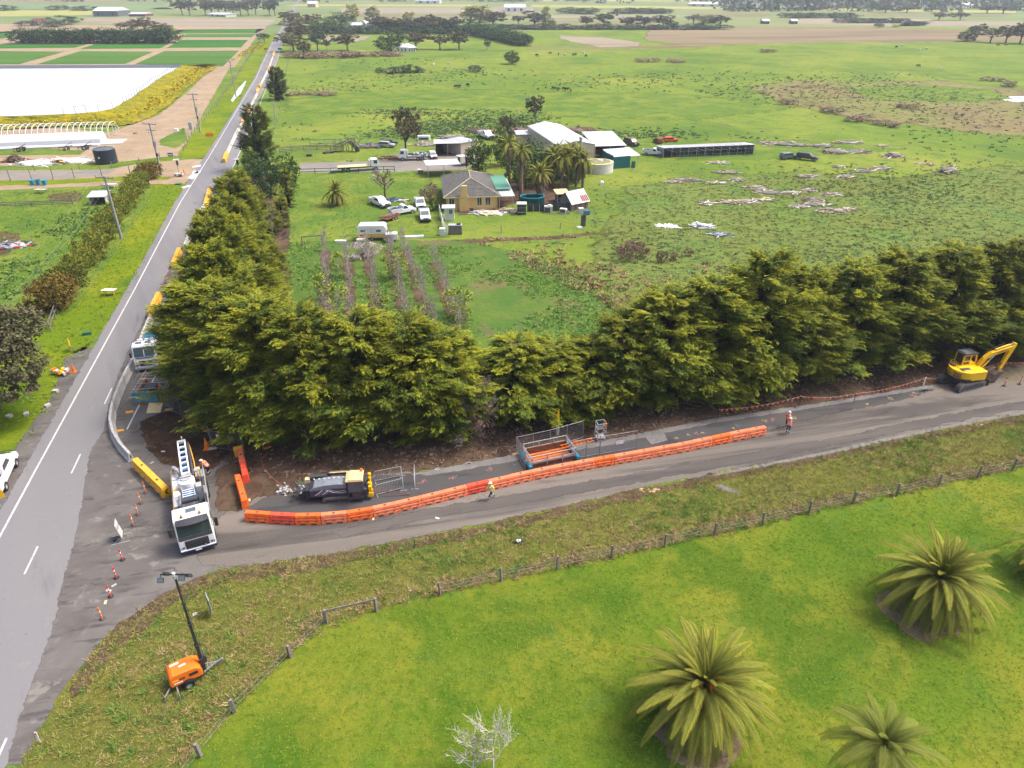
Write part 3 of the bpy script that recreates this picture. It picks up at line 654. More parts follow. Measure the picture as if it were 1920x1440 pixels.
def frond_mesh(seed, L_, droop, mats, leaf=.42, wid=.035, n=34, fold=.9, asp=1.0):
    """one palm frond along +x, arching down; leaflets on both sides. attribute tint: pale tips"""
    rnd = random.Random(seed); V, Fc, T = [], [], []
    def pt(t): return Vector((L_*(t-.12*t*t*droop), 0, L_*(.42*t-.62*droop*t*t)))
    K = 9
    for k in range(K+1):
        p = pt(k/K); w = .03*(1-k/K)+.008
        V += [(p.x, -w, p.z), (p.x, w, p.z), (p.x, 0, p.z+w)]; T += [.45]*3
    for k in range(K):
        a = 3*k; Fc += [(a, a+3, a+5, a+2), (a+1, a+2, a+5, a+4), (a, a+1, a+4, a+3)]
    for s in (-1, 1):
        for i in range(n):
            t = .1+.9*(i+rnd.random()*.6)/n; p = pt(t); tg = (pt(min(1, t+.02))-pt(t-.02)).normalized()
            l = leaf*(math.sin(PI*min(1, t*.82+.14))**.7)*rnd.uniform(.85, 1.1)
            d = (Vector((0, s, 0))*.86+tg*(.62+.5*t)+Vector((0, 0, fold*.45*(1-t)-.1))).normalized()
            e = p+d*l+Vector((0, 0, -.16*l)); m = p+d*l*.5+Vector((0, 0, .03)); u = tg*wid*asp
            b = len(V); V += [tuple(p-u*.6), tuple(p+u*.6), tuple(m+u), tuple(e), tuple(m-u)]
            tn = rnd.uniform(0, .2)+.2*t*t; T += [tn, tn, tn+.1, min(1, tn+.7), tn+.1]; Fc += [(b, b+1, b+2, b+4), (b+4, b+2, b+3, b+3)]
    Fq = [f if len(set(f)) == 4 else f[:3] for f in Fc]
    me = bpy.data.meshes.new('frond'); me.from_pydata([tuple(v) for v in V], [], Fq)
    for m in mats: me.materials.append(m)
    a = me.attributes.new('tint', 'FLOAT', 'POINT'); a.data.foreach_set('value', T)
    return me

# ---------------------------------------------------------------- cypress windbreaks
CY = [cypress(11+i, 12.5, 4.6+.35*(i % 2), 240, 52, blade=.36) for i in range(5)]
def tree(name, label, cat, loc, crown, trunk, rz=0, s=1.0, sz=None, group=None):
    t = E(name, label, cat, loc, rz, group); t.scale = (s, s, sz or s)
    link('crown', crown, t)
    if trunk: link('trunk', trunk, t)
    return t
rnd = random.Random(5)
# the row along the side road, measured as (base x, base y, top y) in the photograph
row = [(412, 756, 560), (462, 778, 570), (520, 800, 590), (600, 814, 612), (690, 812, 618), (775, 806, 626), (836, 798, 648),
       (968, 778, 654), (1036, 768, 658), (1105, 762, 656), (1165, 752, 612), (1235, 742, 572), (1310, 732, 548), (1400, 716, 508), (1480, 704, 530),
       (1565, 690, 520), (1650, 676, 500), (1740, 662, 488), (1830, 648, 482), (1915, 636, 474), (2010, 622, 448)]
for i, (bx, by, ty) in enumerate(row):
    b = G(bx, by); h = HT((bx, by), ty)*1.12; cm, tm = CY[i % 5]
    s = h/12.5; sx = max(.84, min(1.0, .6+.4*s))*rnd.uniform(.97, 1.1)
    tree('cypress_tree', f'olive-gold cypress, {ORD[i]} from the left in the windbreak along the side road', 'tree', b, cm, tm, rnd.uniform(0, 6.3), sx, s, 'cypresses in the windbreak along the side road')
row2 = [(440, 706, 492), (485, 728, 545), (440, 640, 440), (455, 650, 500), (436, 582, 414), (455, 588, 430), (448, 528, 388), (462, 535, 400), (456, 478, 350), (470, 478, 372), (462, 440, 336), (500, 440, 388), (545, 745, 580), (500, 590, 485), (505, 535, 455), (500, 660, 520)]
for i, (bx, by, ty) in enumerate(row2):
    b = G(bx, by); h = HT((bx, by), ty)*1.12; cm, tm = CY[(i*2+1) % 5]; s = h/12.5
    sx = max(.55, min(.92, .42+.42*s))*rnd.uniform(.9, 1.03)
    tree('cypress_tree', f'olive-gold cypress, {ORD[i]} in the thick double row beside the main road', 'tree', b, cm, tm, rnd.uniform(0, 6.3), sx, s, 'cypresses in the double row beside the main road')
# single conifers by the far gateway
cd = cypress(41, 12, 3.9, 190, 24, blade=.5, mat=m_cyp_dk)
for (bx, by, ty, s_, lab) in [(492, 318, 200, .8, 'tall spreading dark cypress beside the farm driveway entrance'), (524, 187, 127, .95, 'dense conical cypress standing alone beside the far main road')]:
    b = G(bx, by); h = HT((bx, by), ty); tree('cypress_tree', lab, 'tree', b, cd[0], cd[1], rnd.uniform(0, 6), h/12*.95*s_, h/12*1.02)
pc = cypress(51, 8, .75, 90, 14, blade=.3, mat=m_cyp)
for (bx, by, ty, lab) in [(543, 388, 312, 'slim pencil cypress beside the round dark bushes'), (532, 425, 365, 'shorter pencil cypress at the corner of the home lawn')]:
    b = G(bx, by); h = HT((bx, by), ty); tree('pencil_cypress', lab, 'tree', b, pc[0], pc[1], 0, 1.0, h/8)
# dead limbs and dead trees showing in the windbreak
dead = [branchy(70+i, 6.0, 2.6, m_twig, 12, 8, 5, .09, .1, .15, r_min=.02)[0] for i in range(3)]
for i, (bx, by, ty, lab) in enumerate([(728, 760, 612, 'bare grey dead tree poking out of the low windbreak'), (842, 750, 600, 'bare dead tree with drooping limbs above the windbreak'), (980, 752, 610, 'grey leafless tree in the windbreak behind the trench site'),
        (902, 822, 692, 'brown dead cypress in the gap of the windbreak'), (412, 560, 476, 'silvery dead branches in the middle of the double row'), (520, 470, 380, 'pale leafless tree between the cypresses and the home lawn'), (1120, 745, 615, 'thin dead top beside the taller cypresses'), (640, 720, 590, 'bare pinkish fruit tree behind the windbreak')]):
    b = G(bx, by); h = HT((bx, by), ty)
    t = E('dead_tree', lab, 'tree', b, i*1.3); t.scale = (h/6*.8, h/6*.8, h/6); link('branches', dead[i % 3], t)
    if i == 3: link('dead_foliage', cloud(66, [((0, 0, 2.6), (1.3, 1.3, 2.6))], 1500, .3, m_brush, hang=1.2, asp=.08), t)
# ---------------------------------------------------------------- common object materials
def O(name, rgb, rough=.5, k=.62, **kw): return M(name, A(*rgb, k=k), rough=rough, **kw)
w_white = O('white_paint', (244, 244, 246), .35, k=.82, var=.03, scale=1.5)
w_offw = O('weathered_white_paint', (226, 224, 220), .6, var=.1, scale=2, k=.75)
w_cream = O('cream_paint', (250, 226, 170), .5, var=.06)
w_black = O('black_rubber', (52, 52, 54), .8, var=.15, k=.8)
w_dark = O('dark_grey_metal', (78, 80, 86), .5, var=.12)
w_grey = O('galvanised_steel', (178, 180, 184), .4, metal=.3, var=.12, scale=4)
w_lgrey = O('pale_grey_steel', (206, 208, 212), .45, metal=.1, var=.1, scale=4)
w_glass = M('dark_tinted_glass', (.025, .045, .045), rough=.08, spec=.8, var=.1)
w_glassb = M('grey_blue_glass', (.10, .12, .14), rough=.1, spec=.8, var=.1)
w_orange = O('hire_orange_paint', (255, 128, 30), .45, k=.8, var=.05, scale=1)
w_bor = [O('orange_barrier_plastic', (255, 116, 50), .5, k=.85, var=.14, scale=2), O('red_orange_barrier_plastic', (246, 92, 64), .5, k=.8, var=.15, scale=2), O('faded_orange_barrier_plastic', (255, 140, 96), .55, k=.82, var=.15, scale=2)]
w_yel = O('yellow_barrier_plastic', (255, 190, 62), .5, k=.8, var=.07, scale=2)
w_myel = O('machine_yellow_paint', (255, 200, 10), .4, k=.8, var=.05, scale=1)
w_blue = O('mid_blue_paint', (40, 108, 170), .45, k=.8, var=.08)
w_teal = O('teal_blue_paint', (48, 150, 180), .5, k=.8, var=.15, scale=2)
w_red = O('signal_red_plastic', (240, 70, 60), .5, k=.8)
w_rust = O('rusty_steel', (150, 92, 62), .9, var=.3, scale=3)
w_mud = O('muddy_steel', (122, 104, 90), .8, var=.25, scale=5)
w_conc = O('pale_cast_concrete', (206, 204, 198), .9, k=.7, var=.08, scale=1.2, bump=.15)
w_wood = O('grey_weathered_timber', (150, 142, 132), .9, var=.2, scale=5)
w_woodb = O('brown_sawn_timber', (176, 136, 98), .9, var=.2, scale=5)
w_ply = O('raw_plywood_sheet', (238, 214, 156), .8, k=.75, var=.06)
w_amber = O('amber_beacon_plastic', (255, 170, 30), .3, k=.9)
w_navy = O('navy_workwear_cloth', (40, 50, 84), .9)
w_hivo = O('hi_vis_orange_cloth', (255, 124, 50), .8, k=.85)
w_hivy = O('hi_vis_yellow_cloth', (250, 226, 90), .8, k=.85)
w_refl = O('silver_reflective_tape', (230, 232, 232), .3, k=.85, var=.02)
w_skin = O('skin', (206, 160, 130), .6)
w_boot = O('tan_work_boots', (170, 140, 104), .8)
w_soilc = O('loose_brown_soil', (112, 90, 74), 1.0, var=.3, scale=3, bump=.4)
w_green = O('green_plastic', (60, 130, 96), .6)

# ---------------------------------------------------------------- water-filled barriers
def barrier_body(mat, L_=1.98, W=.56, Hh=.86):
    mb = MB(); h = W/2
    prof = [(-h, .14), (-h, .26), (-h*.88, .30), (-h*.88, .40), (-h*.97, .43), (-h*.93, .52), (-h*.78, .55), (-h*.78, .64), (-h*.84, .67), (-h*.7, Hh),
            (h*.7, Hh), (h*.84, .67), (h*.78, .64), (h*.78, .55), (h*.93, .52), (h*.97, .43), (h*.88, .40), (h*.88, .30), (h, .26), (h, .14)]
    x0, x1 = -L_/2+.015, L_/2-.015
    mb.prism(prof, x0, x1, mat, 'x')
    for a, b in ((x0, x0+.34), (-.2, .2), (x1-.34, x1)): mb.b(a, b, -h, h, 0, .14, mat)
    for s in (-1, 1):
        for x in (-.66, .0, .66):      # moulded bosses
            mb.box((x, s*h*.93, .35), (.16, .05, .05), w_dark)
        mb.box((-.5*L_+.2, s*(h*.86), .6), (.06, .05, .3), mat); mb.box((.5*L_-.2, s*(h*.86), .6), (.06, .05, .3), mat)
    for x in (-.8, -.42, .42, .8): mb.box((x, 0, Hh+.008), (.03, W*.62, .016), mat)
    return mb
BAR = []
for i, m in enumerate(w_bor+[w_yel]):
    body = barrier_body(m, W=.56 if i < 3 else .7, Hh=.86 if i < 3 else 1.0)
    hh = .86 if i < 3 else 1.0
    hole_disk = MB(); hole_disk.cyl((0, 0, hh-.01), (0, 0, hh+.02), .13, m, n=14); hole_disk.cyl((0, 0, hh+.018), (0, 0, hh+.03), .095, w_dark if i != 1 else w_rust, n=14)  # raised ring; disk colour stands in for the shaded inside of the hole
    BAR.append((body.mesh('barrier_body'), hole_disk.mesh('painted_filler_hole')))
def barrier(k, loc, rz, label, group, sx=1.0):
    t = E('water_barrier', label, 'barrier', loc, rz, group); t.scale = (sx, 1, 1)
    link('barrier_body', BAR[k][0], t); link('painted_filler_hole', BAR[k][1], t)
    return t
holes = [(482.5, 960.2), (528.8, 963.5), (576.9, 964.4), (625.6, 961.7), (673.8, 956), (721.5, 946.7), (766.5, 936.7), (810.6, 926.2), (853.4, 915.8), (895, 905.7), (936.6, 896.7), (976.4, 887.4),
         (1016, 879), (1055, 871.3), (1094.5, 864), (1132, 857.3), (1170.5, 850.6), (1208, 844), (1245, 837.3), (1281, 830.8), (1316.8, 823.3), (1351.9, 816), (1385, 809), (1418.8, 802.5)]
HP = [G(x, y, .86) for x, y in holes]
cols = [0, 1, 0, 2, 0, 2, 2, 2, 2, 1, 2, 2, 2, 2, 2, 0, 2, 2, 2, 2, 2, 0, 2, 2]
for i, p in enumerate(HP):
    a = HP[max(0, i-1)]; b = HP[min(len(HP)-1, i+1)]; d = (b-a).length/(2 if 0 < i < len(HP)-1 else 1)
    barrier(cols[i], (p.x, p.y, 0), yaw(a, b), f'orange water-filled barrier, {ORD[i]} from the left in the long curved row', 'orange barriers in the long curved row', d/1.98)
for k, (c, pts) in enumerate([((2, 1), [(451.3, 852.3), (456.5, 877.5)]), ((0, 0), [(447.5, 901), (454.4, 925.5)])]):
    q = [G(x, y, .86) for x, y in pts]; rz = yaw(q[0], q[1]); d = (q[1]-q[0]).length
    for j in range(2):
        barrier(c[j], (q[j].x, q[j].y, 0), rz, f'{"far" if j == 0 else "near"} orange barrier of the {"back" if k == 0 else "front"} pair beside the drill rig', 'orange barriers standing end-on beside the drill rig', d/1.98)
p = G(446, 839, .9); mb = MB(); mb.box((0, 0, .5), (.3, .8, 1.0), w_yel); tag(mb.build('end_block', None, .03, loc=(p.x, p.y, 0), rz=yaw(G(451.3, 852.3), G(456.5, 877.5))), 'yellow plastic end block behind the back orange barrier', 'barrier')

def chevron_panel(parent, x):
    mb = MB(); mb.box((x, 0, .55), (.03, .62, .7), w_yel); mb.box((x+.01, 0, .56), (.03, .56, .58), w_myel)
    for s in (-1, 1):
        mb.add([(x+.03, -.13+.0, .56), (x+.03, .03, .56), (x+.03, .22, .56+s*.24), (x+.03, .06, .56+s*.24)], [(0, 1, 2, 3) if s > 0 else (3, 2, 1, 0)], w_black)
    mb.build('chevron_board', parent)
YG = [((309, 914), (252, 859), 2, True, 'by the vacuum truck'), ((279, 584), (296.5, 547), 3, False, 'just beyond the white truck'), ((324, 491), (335, 464), 3, True, 'beyond the three red posts'),
      ((384, 381), (392, 352), 4, False, 'past the low loader'), ((419, 297), (424.5, 283), 3, True, 'facing the farm driveway'), ((453.5, 227), (455, 221), 2, False, 'opposite the tall dark cypress'), ((462, 211), (466, 203), 2, True, 'beyond the tall dark cypress'),
      ((481.5, 171), (483.5, 164), 2, False, 'short of the lone far cypress'), ((486, 160), (488.5, 155), 2, True, 'beside the lone far cypress'), ((502.5, 130), (504, 124), 2, False, 'far along the road'), ((511.5, 103), (514, 96), 2, False, 'at the far end of the barriers')]
for (a, b, n, chev, where) in YG:
    A_, B_ = G(*a, 1.0), G(*b, 1.0); A_.z = B_.z = 0; d = (B_-A_)/n; rz = yaw(B_, A_)
    for j in range(n):
        c = A_+d*(j+.5); t = barrier(3, c, rz, f'yellow water-filled barrier {where}, {ORD[j]} from its near end', 'yellow barriers along the main road', d.length/1.98)
        if j == 0 and chev: chevron_panel(t, .99)

# concrete safety barriers
def concrete_piece(L_):
    mb = MB(); mb.prism([(-.31, 0), (-.31, .1), (-.2, .3), (-.11, .86), (.11, .86), (.2, .3), (.31, .1), (.31, 0)], -L_/2+.02, L_/2-.02, w_conc, 'x')
    for x in (-.6, .6): mb.cyl((x, 0, .84), (x, 0, .9), .035, w_dark, n=6)
    mb.box((-L_/2+.03, 0, .5), (.05, .1, .3), w_dark)
    return mb.mesh('concrete_barrier')
CPm = concrete_piece(3.0)
CL = [([(243, 850), (226, 832), (212, 812), (205, 786), (209, 757), (217, 734), (229, 707), (243, 680), (253, 661), (267, 621), (281, 590)], 'curving round the trench to the junction'), ([(343, 461), (366, 409), (383, 380)], 'beside the low loader'),
      ([(425, 282), (441, 248), (454, 227)], 'along the clear stretch of main road'), ([(467, 201), (481.5, 172)], 'near the tall dark cypress'), ([(489, 154), (502, 129)], 'beside the lone far cypress'), ([(504, 123), (511, 104)], 'near the far gum trees')]
for pts, where in CL:
    P = [G(x, y, .86) for x, y in pts]
    for q in P: q.z = 0
    # walk along the line in 3 m pieces
    L_ = [0]; 
    for a, b in zip(P[:-1], P[1:]): L_.append(L_[-1]+(b-a).length)
    def at(s):
        s = max(0, min(L_[-1], s))
        for k in range(len(P)-1):
            if s <= L_[k+1]+1e-6: return P[k].lerp(P[k+1], (s-L_[k])/(L_[k+1]-L_[k]))
    step = 3.0 if where != 'curving round the trench to the junction' else 2.4
    n = max(1, int(round(L_[-1]/step)))
    for j in range(n):
        a, b = at(L_[-1]*j/n), at(L_[-1]*(j+1)/n)
        o = link('concrete_barrier', CPm, loc=(a+b)/2, rz=yaw(a, b)); o.scale = ((b-a).length/3.0, 1, 1)
        tag(o, f'white concrete road barrier {where}, {ORD[min(j, 29)]} from its near end', 'barrier', 'concrete barriers along the main road')

# bollards and cones
def bollard_meshes(body):
    a = MB(); a.lathe([(0, 0), (.2, 0), (.2, .05), (.13, .08), (.06, .09)], (0, 0, 0), w_dark if body is not w_red else w_black, n=12)
    b = MB(); b.cyl((0, 0, .08), (0, 0, 1.05), .055, body, n=8); b.cyl((0, 0, 1.05), (0, 0, 1.1), .03, body, n=8)
    c = MB(); c.cyl((0, 0, .62), (0, 0, .8), .059, w_refl, n=8); c.cyl((0, 0, .4), (0, 0, .44), .059, w_refl, n=8)
    return a.mesh('base'), b.mesh('post'), c.mesh('reflective_band')
BO = {'o': bollard_meshes(w_orange), 'r': bollard_meshes(w_red)}
def bollard(k, px, label, group=None):
    t = E('traffic_bollard', label, 'bollard', G(*px), random.Random(px[0]).uniform(0, 6), group)
    for nm, me in zip(('base', 'post', 'reflective_band'), BO[k]): link(nm, me, t)
    return t
near = [((273.5, 924), 'o'), ((264.5, 944), 'o'), ((259, 965), 'o'), ((250.5, 985), 'o'), ((230, 1050), 'r'), ((218.5, 1084), 'r'), ((208, 1119), 'r'), ((192, 1161), 'o')]
for i, (px, k) in enumerate(near): bollard(k, px, f'{"orange" if k == "o" else "red"} and white bollard, {ORD[i]} from the yellow barriers across the junction mouth', 'bollards across the junction mouth')
for i, px in enumerate([(318.5, 516), (311, 531.5), (305.5, 545)]): bollard('r', px, f'red bollard between yellow barrier groups, {ORD[2-i]} from the white truck', 'red bollards on the coned-off lane')
for i, px in enumerate([(1882.5, 724), (1911, 721)]): bollard('r', px, ['red and white bollard just right of the excavator', 'red and white bollard at the right photo edge past the excavator'][i])
for i, px in enumerate([(437, 322), (395, 352), (458, 219), (461, 214), (506, 120), (530, 96)]): bollard('r', px, f'tiny red bollard along the far road works, {ORD[i]} listed from the driveway', 'red bollards along the far road works') if i != 99 else 0
cone_b = MB(); cone_b.b(-.24, .24, -.24, .24, 0, .04, w_orange); cone_b.cyl((0, 0, .04), (0, 0, .98), .19, w_orange, r1=.035, n=12)
cone_w = MB(); cone_w.cyl((0, 0, .36), (0, 0, .52), .136, w_refl, r1=.11, n=12); cone_w.cyl((0, 0, .64), (0, 0, .76), .09, w_refl, r1=.07, n=12)
cbm, cwm = cone_b.mesh('cone_body'), cone_w.mesh('reflective_band')
for px, s, lab in [((388.5, 842), 1.25, 'tall orange traffic cone beside the site fence corner'), ((139, 697), 1.0, 'orange cone under the gum tree by the roadside'), ((345.5, 325), 1.0, 'orange cone beside the portable traffic light at the left driveway'),
                   ((458, 310), 1.0, 'orange cone on the verge beside the right traffic light'), ((450, 326), .6, 'small orange cone at the foot of the right traffic light')]:
    t = E('traffic_cone', lab, 'cone', G(*px)); t.scale = (s, s, s); link('cone_body', cbm, t); link('reflective_band', cwm, t)

# ---------------------------------------------------------------- wheels
def wheel_mb(r, w, rim=None):
    a = MB(); a.lathe([(r*.55, -w/2), (r*.93, -w/2), (r, -w*.38), (r, w*.38), (r*.93, w/2), (r*.55, w/2), (r*.55, -w/2)], (0, 0, 0), w_black, n=20)
    b = MB(); b.lathe([(0, -w*.2), (r*.2, -w*.32), (r*.5, -w*.3), (r*.58, -w*.46), (r*.58, w*.46), (r*.5, w*.3), (r*.2, w*.32), (0, w*.2)], (0, 0, 0), rim or w_lgrey, n=16)
    for k in range(6):
        t = k*PI/3; b.cyl((r*.35*math.cos(t), r*.35*math.sin(t), -w*.35), (r*.35*math.cos(t), r*.35*math.sin(t), w*.35), r*.05, w_dark, n=5)
    return a.mesh('tyre'), b.mesh('rim')
WH = {}
def wheel(parent, x, y, r, w=.25, rim=None):
    key = (r, w, rim.name if rim else '')
    if key not in WH: WH[key] = wheel_mb(r, w, rim)
    t = link('wheel', WH[key][0], parent); t.location = (x, y, r); t.rotation_euler = (PI/2, 0, 0)
    link('rim', WH[key][1], t)
    return t

# ---------------------------------------------------------------- vacuum truck at the junction
f_ = G(374, 1030, .3); r_ = G(350, 872, 1.6)
tz = yaw((r_.x, r_.y, 0), (f_.x, f_.y, 0))
fx = Vector((math.cos(tz), math.sin(tz), 0))
T = E('vacuum_truck', 'white vacuum excavation truck with blue tank and raised boom at the junction', 'truck', Vector((f_.x, f_.y, 0))-fx*4.55, tz)
mb = MB()   # cab shell, side profile pushed across
prof = [(2.7, .75), (2.7, 3.0), (2.85, 3.12), (3.95, 3.05), (4.15, 2.9), (4.45, 1.75), (4.55, 1.3), (4.55, .45), (4.2, .4), (4.15, .75)]
mb.prism(prof, -1.24, 1.24, w_white); mb.build('cab', T, .07)
mb = MB(); mb.add([(4.21, -1.12, 2.84), (4.21, 1.12, 2.84), (4.49, 1.14, 1.72), (4.49, -1.14, 1.72)], [(3, 2, 1, 0)], w_glass)
mb.build('windscreen', T)
mb = MB()
mb.add([(4.50, -1.16, 1.71), (4.50, 1.16, 1.71), (4.56, 1.14, 1.42), (4.56, -1.14, 1.42)], [(3, 2, 1, 0)], w_dark); mb.bar((4.42, -1.0, 1.86), (4.5, .1, 1.76), .03, w_black); mb.bar((4.42, -.1, 1.86), (4.5, 1.0, 1.76), .03, w_black)
mb.build('wiper_panel', T)
mb = MB()
for k in range(7):
    y0, y1 = -1.1+k*2.2/7, -1.1+(k+1)*2.2/7; b0, b1 = .18*(1-(y0/1.2)**2), .18*(1-(y1/1.2)**2)
    mb.add([(4.1, y0, 3.02), (4.1, y1, 3.02), (4.33+b1, y1, 2.68), (4.33+b0, y0, 2.68), (4.1, y0, 2.95), (4.1, y1, 2.95), (4.29+b1, y1, 2.62), (4.29+b0, y0, 2.62)], [(3, 2, 1, 0), (4, 5, 6, 7), (2, 3, 7, 6), (0, 1, 5, 4)], w_dark)
mb.build('sun_visor', T)
mb = MB(); mb.box((4.565, 0, .96), (.05, 1.62, .78), w_black)
gr = mb.build('grille', T, .03)
for k in range(4):
    mb = MB(); mb.box((4.6, 0, .7+k*.18), (.05, 1.5, .05), w_dark); mb.build('slat', gr)
mb = MB(); mb.cyl((4.62, .52, .66), (4.64, .52, .66), .07, w_lgrey, n=12); mb.build('badge', gr)
mb = MB(); mb.b(4.4, 4.68, -1.26, 1.26, .32, .52, w_navy); mb.box((4.58, 0, .54), (.12, 2.44, .12), w_white); mb.build('bumper', T, .04)
mb = MB(); mb.box((4.7, -.02, .44), (.02, .42, .12), w_refl); mb.build('number_plate', T)
for s in (-1, 1):
    mb = MB(); mb.box((4.5, s*1.03, .78), (.16, .36, .26), w_lgrey, rz=-s*.2); mb.cyl((4.57, s*.98, .8), (4.6, s*.98, .8), .08, w_glassb, n=10); mb.cyl((4.53, s*1.14, .8), (4.58, s*1.14, .8), .07, w_glassb, n=10); mb.build('headlight', T, .02)
    mb = MB(); mb.bar((4.1, s*1.24, 2.6), (4.3, s*1.55, 2.55), .04, w_black); mb.bar((4.1, s*1.24, 1.9), (4.3, s*1.55, 1.9), .04, w_black); mb.box((4.3, s*1.56, 2.36), (.14, .26, .42), w_black); mb.box((4.3, s*1.56, 1.98), (.14, .24, .26), w_black); mb.build('mirror', T, .02)
    mb = MB(); mb.add([(2.7, s*1.246, 2.75), (3.9, s*1.246, 2.75), (4.2, s*1.246, 1.9), (2.7, s*1.246, 1.9)], [(0, 1, 2, 3) if s < 0 else (3, 2, 1, 0)], w_glass); mb.build('side_window', T)
    mb = MB(); mb.cyl((3.92, s*.62, 3.08), (3.92, s*.62, 3.16), .1, w_dark, n=10); mb.cyl((3.92, s*.62, 3.16), (3.92, s*.62, 3.34), .085, w_amber, r1=.05, n=10); mb.build('beacon', T)
    mb = MB(); mb.b(3.1, 3.7, s*1.1, s*1.32, .3, .38, w_dark); mb.b(3.1, 3.7, s*1.12, s*1.32, .62, .68, w_dark); mb.build('step', T)
mb = MB(); mb.box((3.3, .05, 3.1), (.46, .72, .06), w_glassb); mb.build('roof_hatch', T, .02)
mb = MB(); mb.b(-3.9, 4.3, -.45, .45, .55, .85, w_dark); mb.b(-4.3, 2.2, -1.22, 1.22, .95, 1.1, w_dark); mb.build('chassis', T)
for x in (3.55, -2.2, -3.35):
    for s in (-1, 1): wheel(T, x, s*1.05, .52, .34 if x > 0 else .5)
# equipment on the deck
mb = MB()
mb.cyl((1.75, -.65, 2.05), (1.75, .6, 2.05), .3, w_dark, n=16); mb.cyl((1.3, -.55, 2.35), (1.3, .55, 2.35), .22, w_dark, n=14); mb.b(1.0, 2.1, -.9, .7, 1.1, 1.8, w_black)
for y in (-.4, .3): mb.cyl((1.75, y-.03, 2.05), (1.75, y+.03, 2.05), .315, w_glassb, n=16)
mb.build('silencer', T).location = (.25, 0, .42)
mb = MB(); mb.lathe([(.1, -.2), (.42, -.2), (.42, -.14), (.2, -.12), (.2, .12), (.42, .14), (.42, .2), (.1, .2)], (0, 0, 0), O('olive_hose', (100, 104, 70), .7), n=16); h_ = mb.build('hose_reel', T); h_.location = (1.55, .85, 1.75); h_.rotation_euler = (PI/2, 0, .3)
mb = MB()
mb.path([(2.1, -.95, 1.9), (1.7, -1.0, 2.15), (1.45, -.7, 2.15), (1.5, -.5, 1.9)], .1, O('tan_rubber_duct', (206, 160, 128), .7), n=8); mb.path([(1.2, -1.1, 1.6), (1.0, -.7, 2.2), (.6, -.6, 2.4), (.2, -.7, 2.3)], .11, w_lgrey, n=8)
mb.path([(1.3, 1.0, 1.5), (.8, 1.05, 2.0), (-.2, 1.0, 2.2), (-1.6, .9, 2.4)], .07, w_dark, n=7); mb.build('hose', T)
mb = MB(); mb.cyl((.95, 0, 2.1), (-.15, 0, 2.1), .52, w_blue, n=20); bt = mb.build('water_tank', T)
for k in range(4):
    mb = MB(); mb.box((.82-k*.28, .0, 2.63), (.09, .95, .03), w_refl); mb.build('white_stripe', bt)
for y in (-.42, .42):
    mb = MB(); mb.b(-.3, 1.05, y-.02, y+.02, 2.4, 2.72, w_lgrey); mb.build('rail', bt)
mb = MB(); mb.b(-4.1, 1.0, -1.2, -.62, 1.1, 2.05, w_lgrey); mb.b(-3.9, -2.6, -1.14, -.7, 2.05, 2.12, w_white); mb.b(-2.4, -.2, -1.14, -.7, 2.05, 2.12, w_white); mb.b(-1.2, -.9, -1.16, -.66, 2.12, 2.15, w_yel); mb.b(-3.7, -3.3, -1.16, -.66, 2.12, 2.15, w_cream); mb.build('side_locker', T, .03)
mb = MB(); mb.b(-4.15, 1.3, -1.27, -1.2, 1.75, 1.9, w_yel); mb.b(-4.15, 1.3, -1.27, -1.2, 1.2, 1.3, w_refl); mb.build('edge_stripe', T)
mb = MB()
for k in range(5): mb.b(-4.0+k*1.2, -2.9+k*1.2, .98, 1.24, 1.0, 1.62, [w_lgrey, w_mud, w_lgrey, w_dark, w_mud][k])
for z in (1.75, 2.0): mb.bar((-4, 1.22, z), (2.2, 1.22, z), .05, w_lgrey)
for x in (-3.8, -2.4, -1, .4, 1.8): mb.bar((x, 1.22, 1.1), (x, 1.22, 2.0), .05, w_lgrey)
mb.build('side_rack', T, .02)
mb = MB(); mb.cyl((-1.2, -.05, 1.1), (-1.2, -.05, 2.75), .62, w_white, n=22); mb.lathe([(.62, 0), (.5, .12), (.2, .2), (0, .2)], (-1.2, -.05, 2.75), w_white, n=22); dt = mb.build('debris_tank', T)
mb = MB(); mb.cyl((-1.2, -.05, 2.9), (-1.2, -.05, 2.99), .4, w_lgrey, n=20); mb.bar((-1.2, -.45, 3.0), (-1.2, .35, 3.0), .05, w_dark); mb.build('lid', dt)
mb = MB(); mb.b(-2.7, -1.9, -.55, .5, 1.1, 2.3, w_lgrey); mb.b(-3.9, -2.8, -.4, .5, 1.1, 1.9, w_dark); mb.cyl((-2.6, .72, 1.1), (-2.6, .72, 2.6), .2, w_lgrey, n=10); mb.cyl((-2, .75, 1.1), (-2, .75, 2.2), .18, w_dark, n=10)
mb.b(-.9, -.3, .55, .95, 1.1, 2.5, w_lgrey); mb.path([(-3.8, -.95, 2.2), (-3.6, -.9, 2.6), (-3.1, -.7, 2.7), (-2.6, -.4, 2.6)], .16, w_lgrey, n=8); mb.b(-3.4, -3.0, .6, 1.0, 1.1, 2.3, w_cream); mb.build('pump_housing', T, .02)
mb = MB()   # boom frame of cells running out over the tail
for y in (-.27, .27): mb.bar((-1.7, y, 2.9), (-6.1, y, 3.35), .1, w_white, .2)
boom = mb.build('boom', T)
for k in range(7):
    x = -1.9-k*.68; z = 2.92+k*.07; mb = MB(); mb.bar((x, -.24, z), (x, .24, z), .1, w_white, .16); mb.build('crossbar', boom)
for k in range(5):
    x = -2.55-k*.72; z = 2.9+k*.073; mb = MB(); mb.b(x-.22, x+.22, -.19, .19, z-.03, z+.02, w_blue); mb.build('panel', boom)
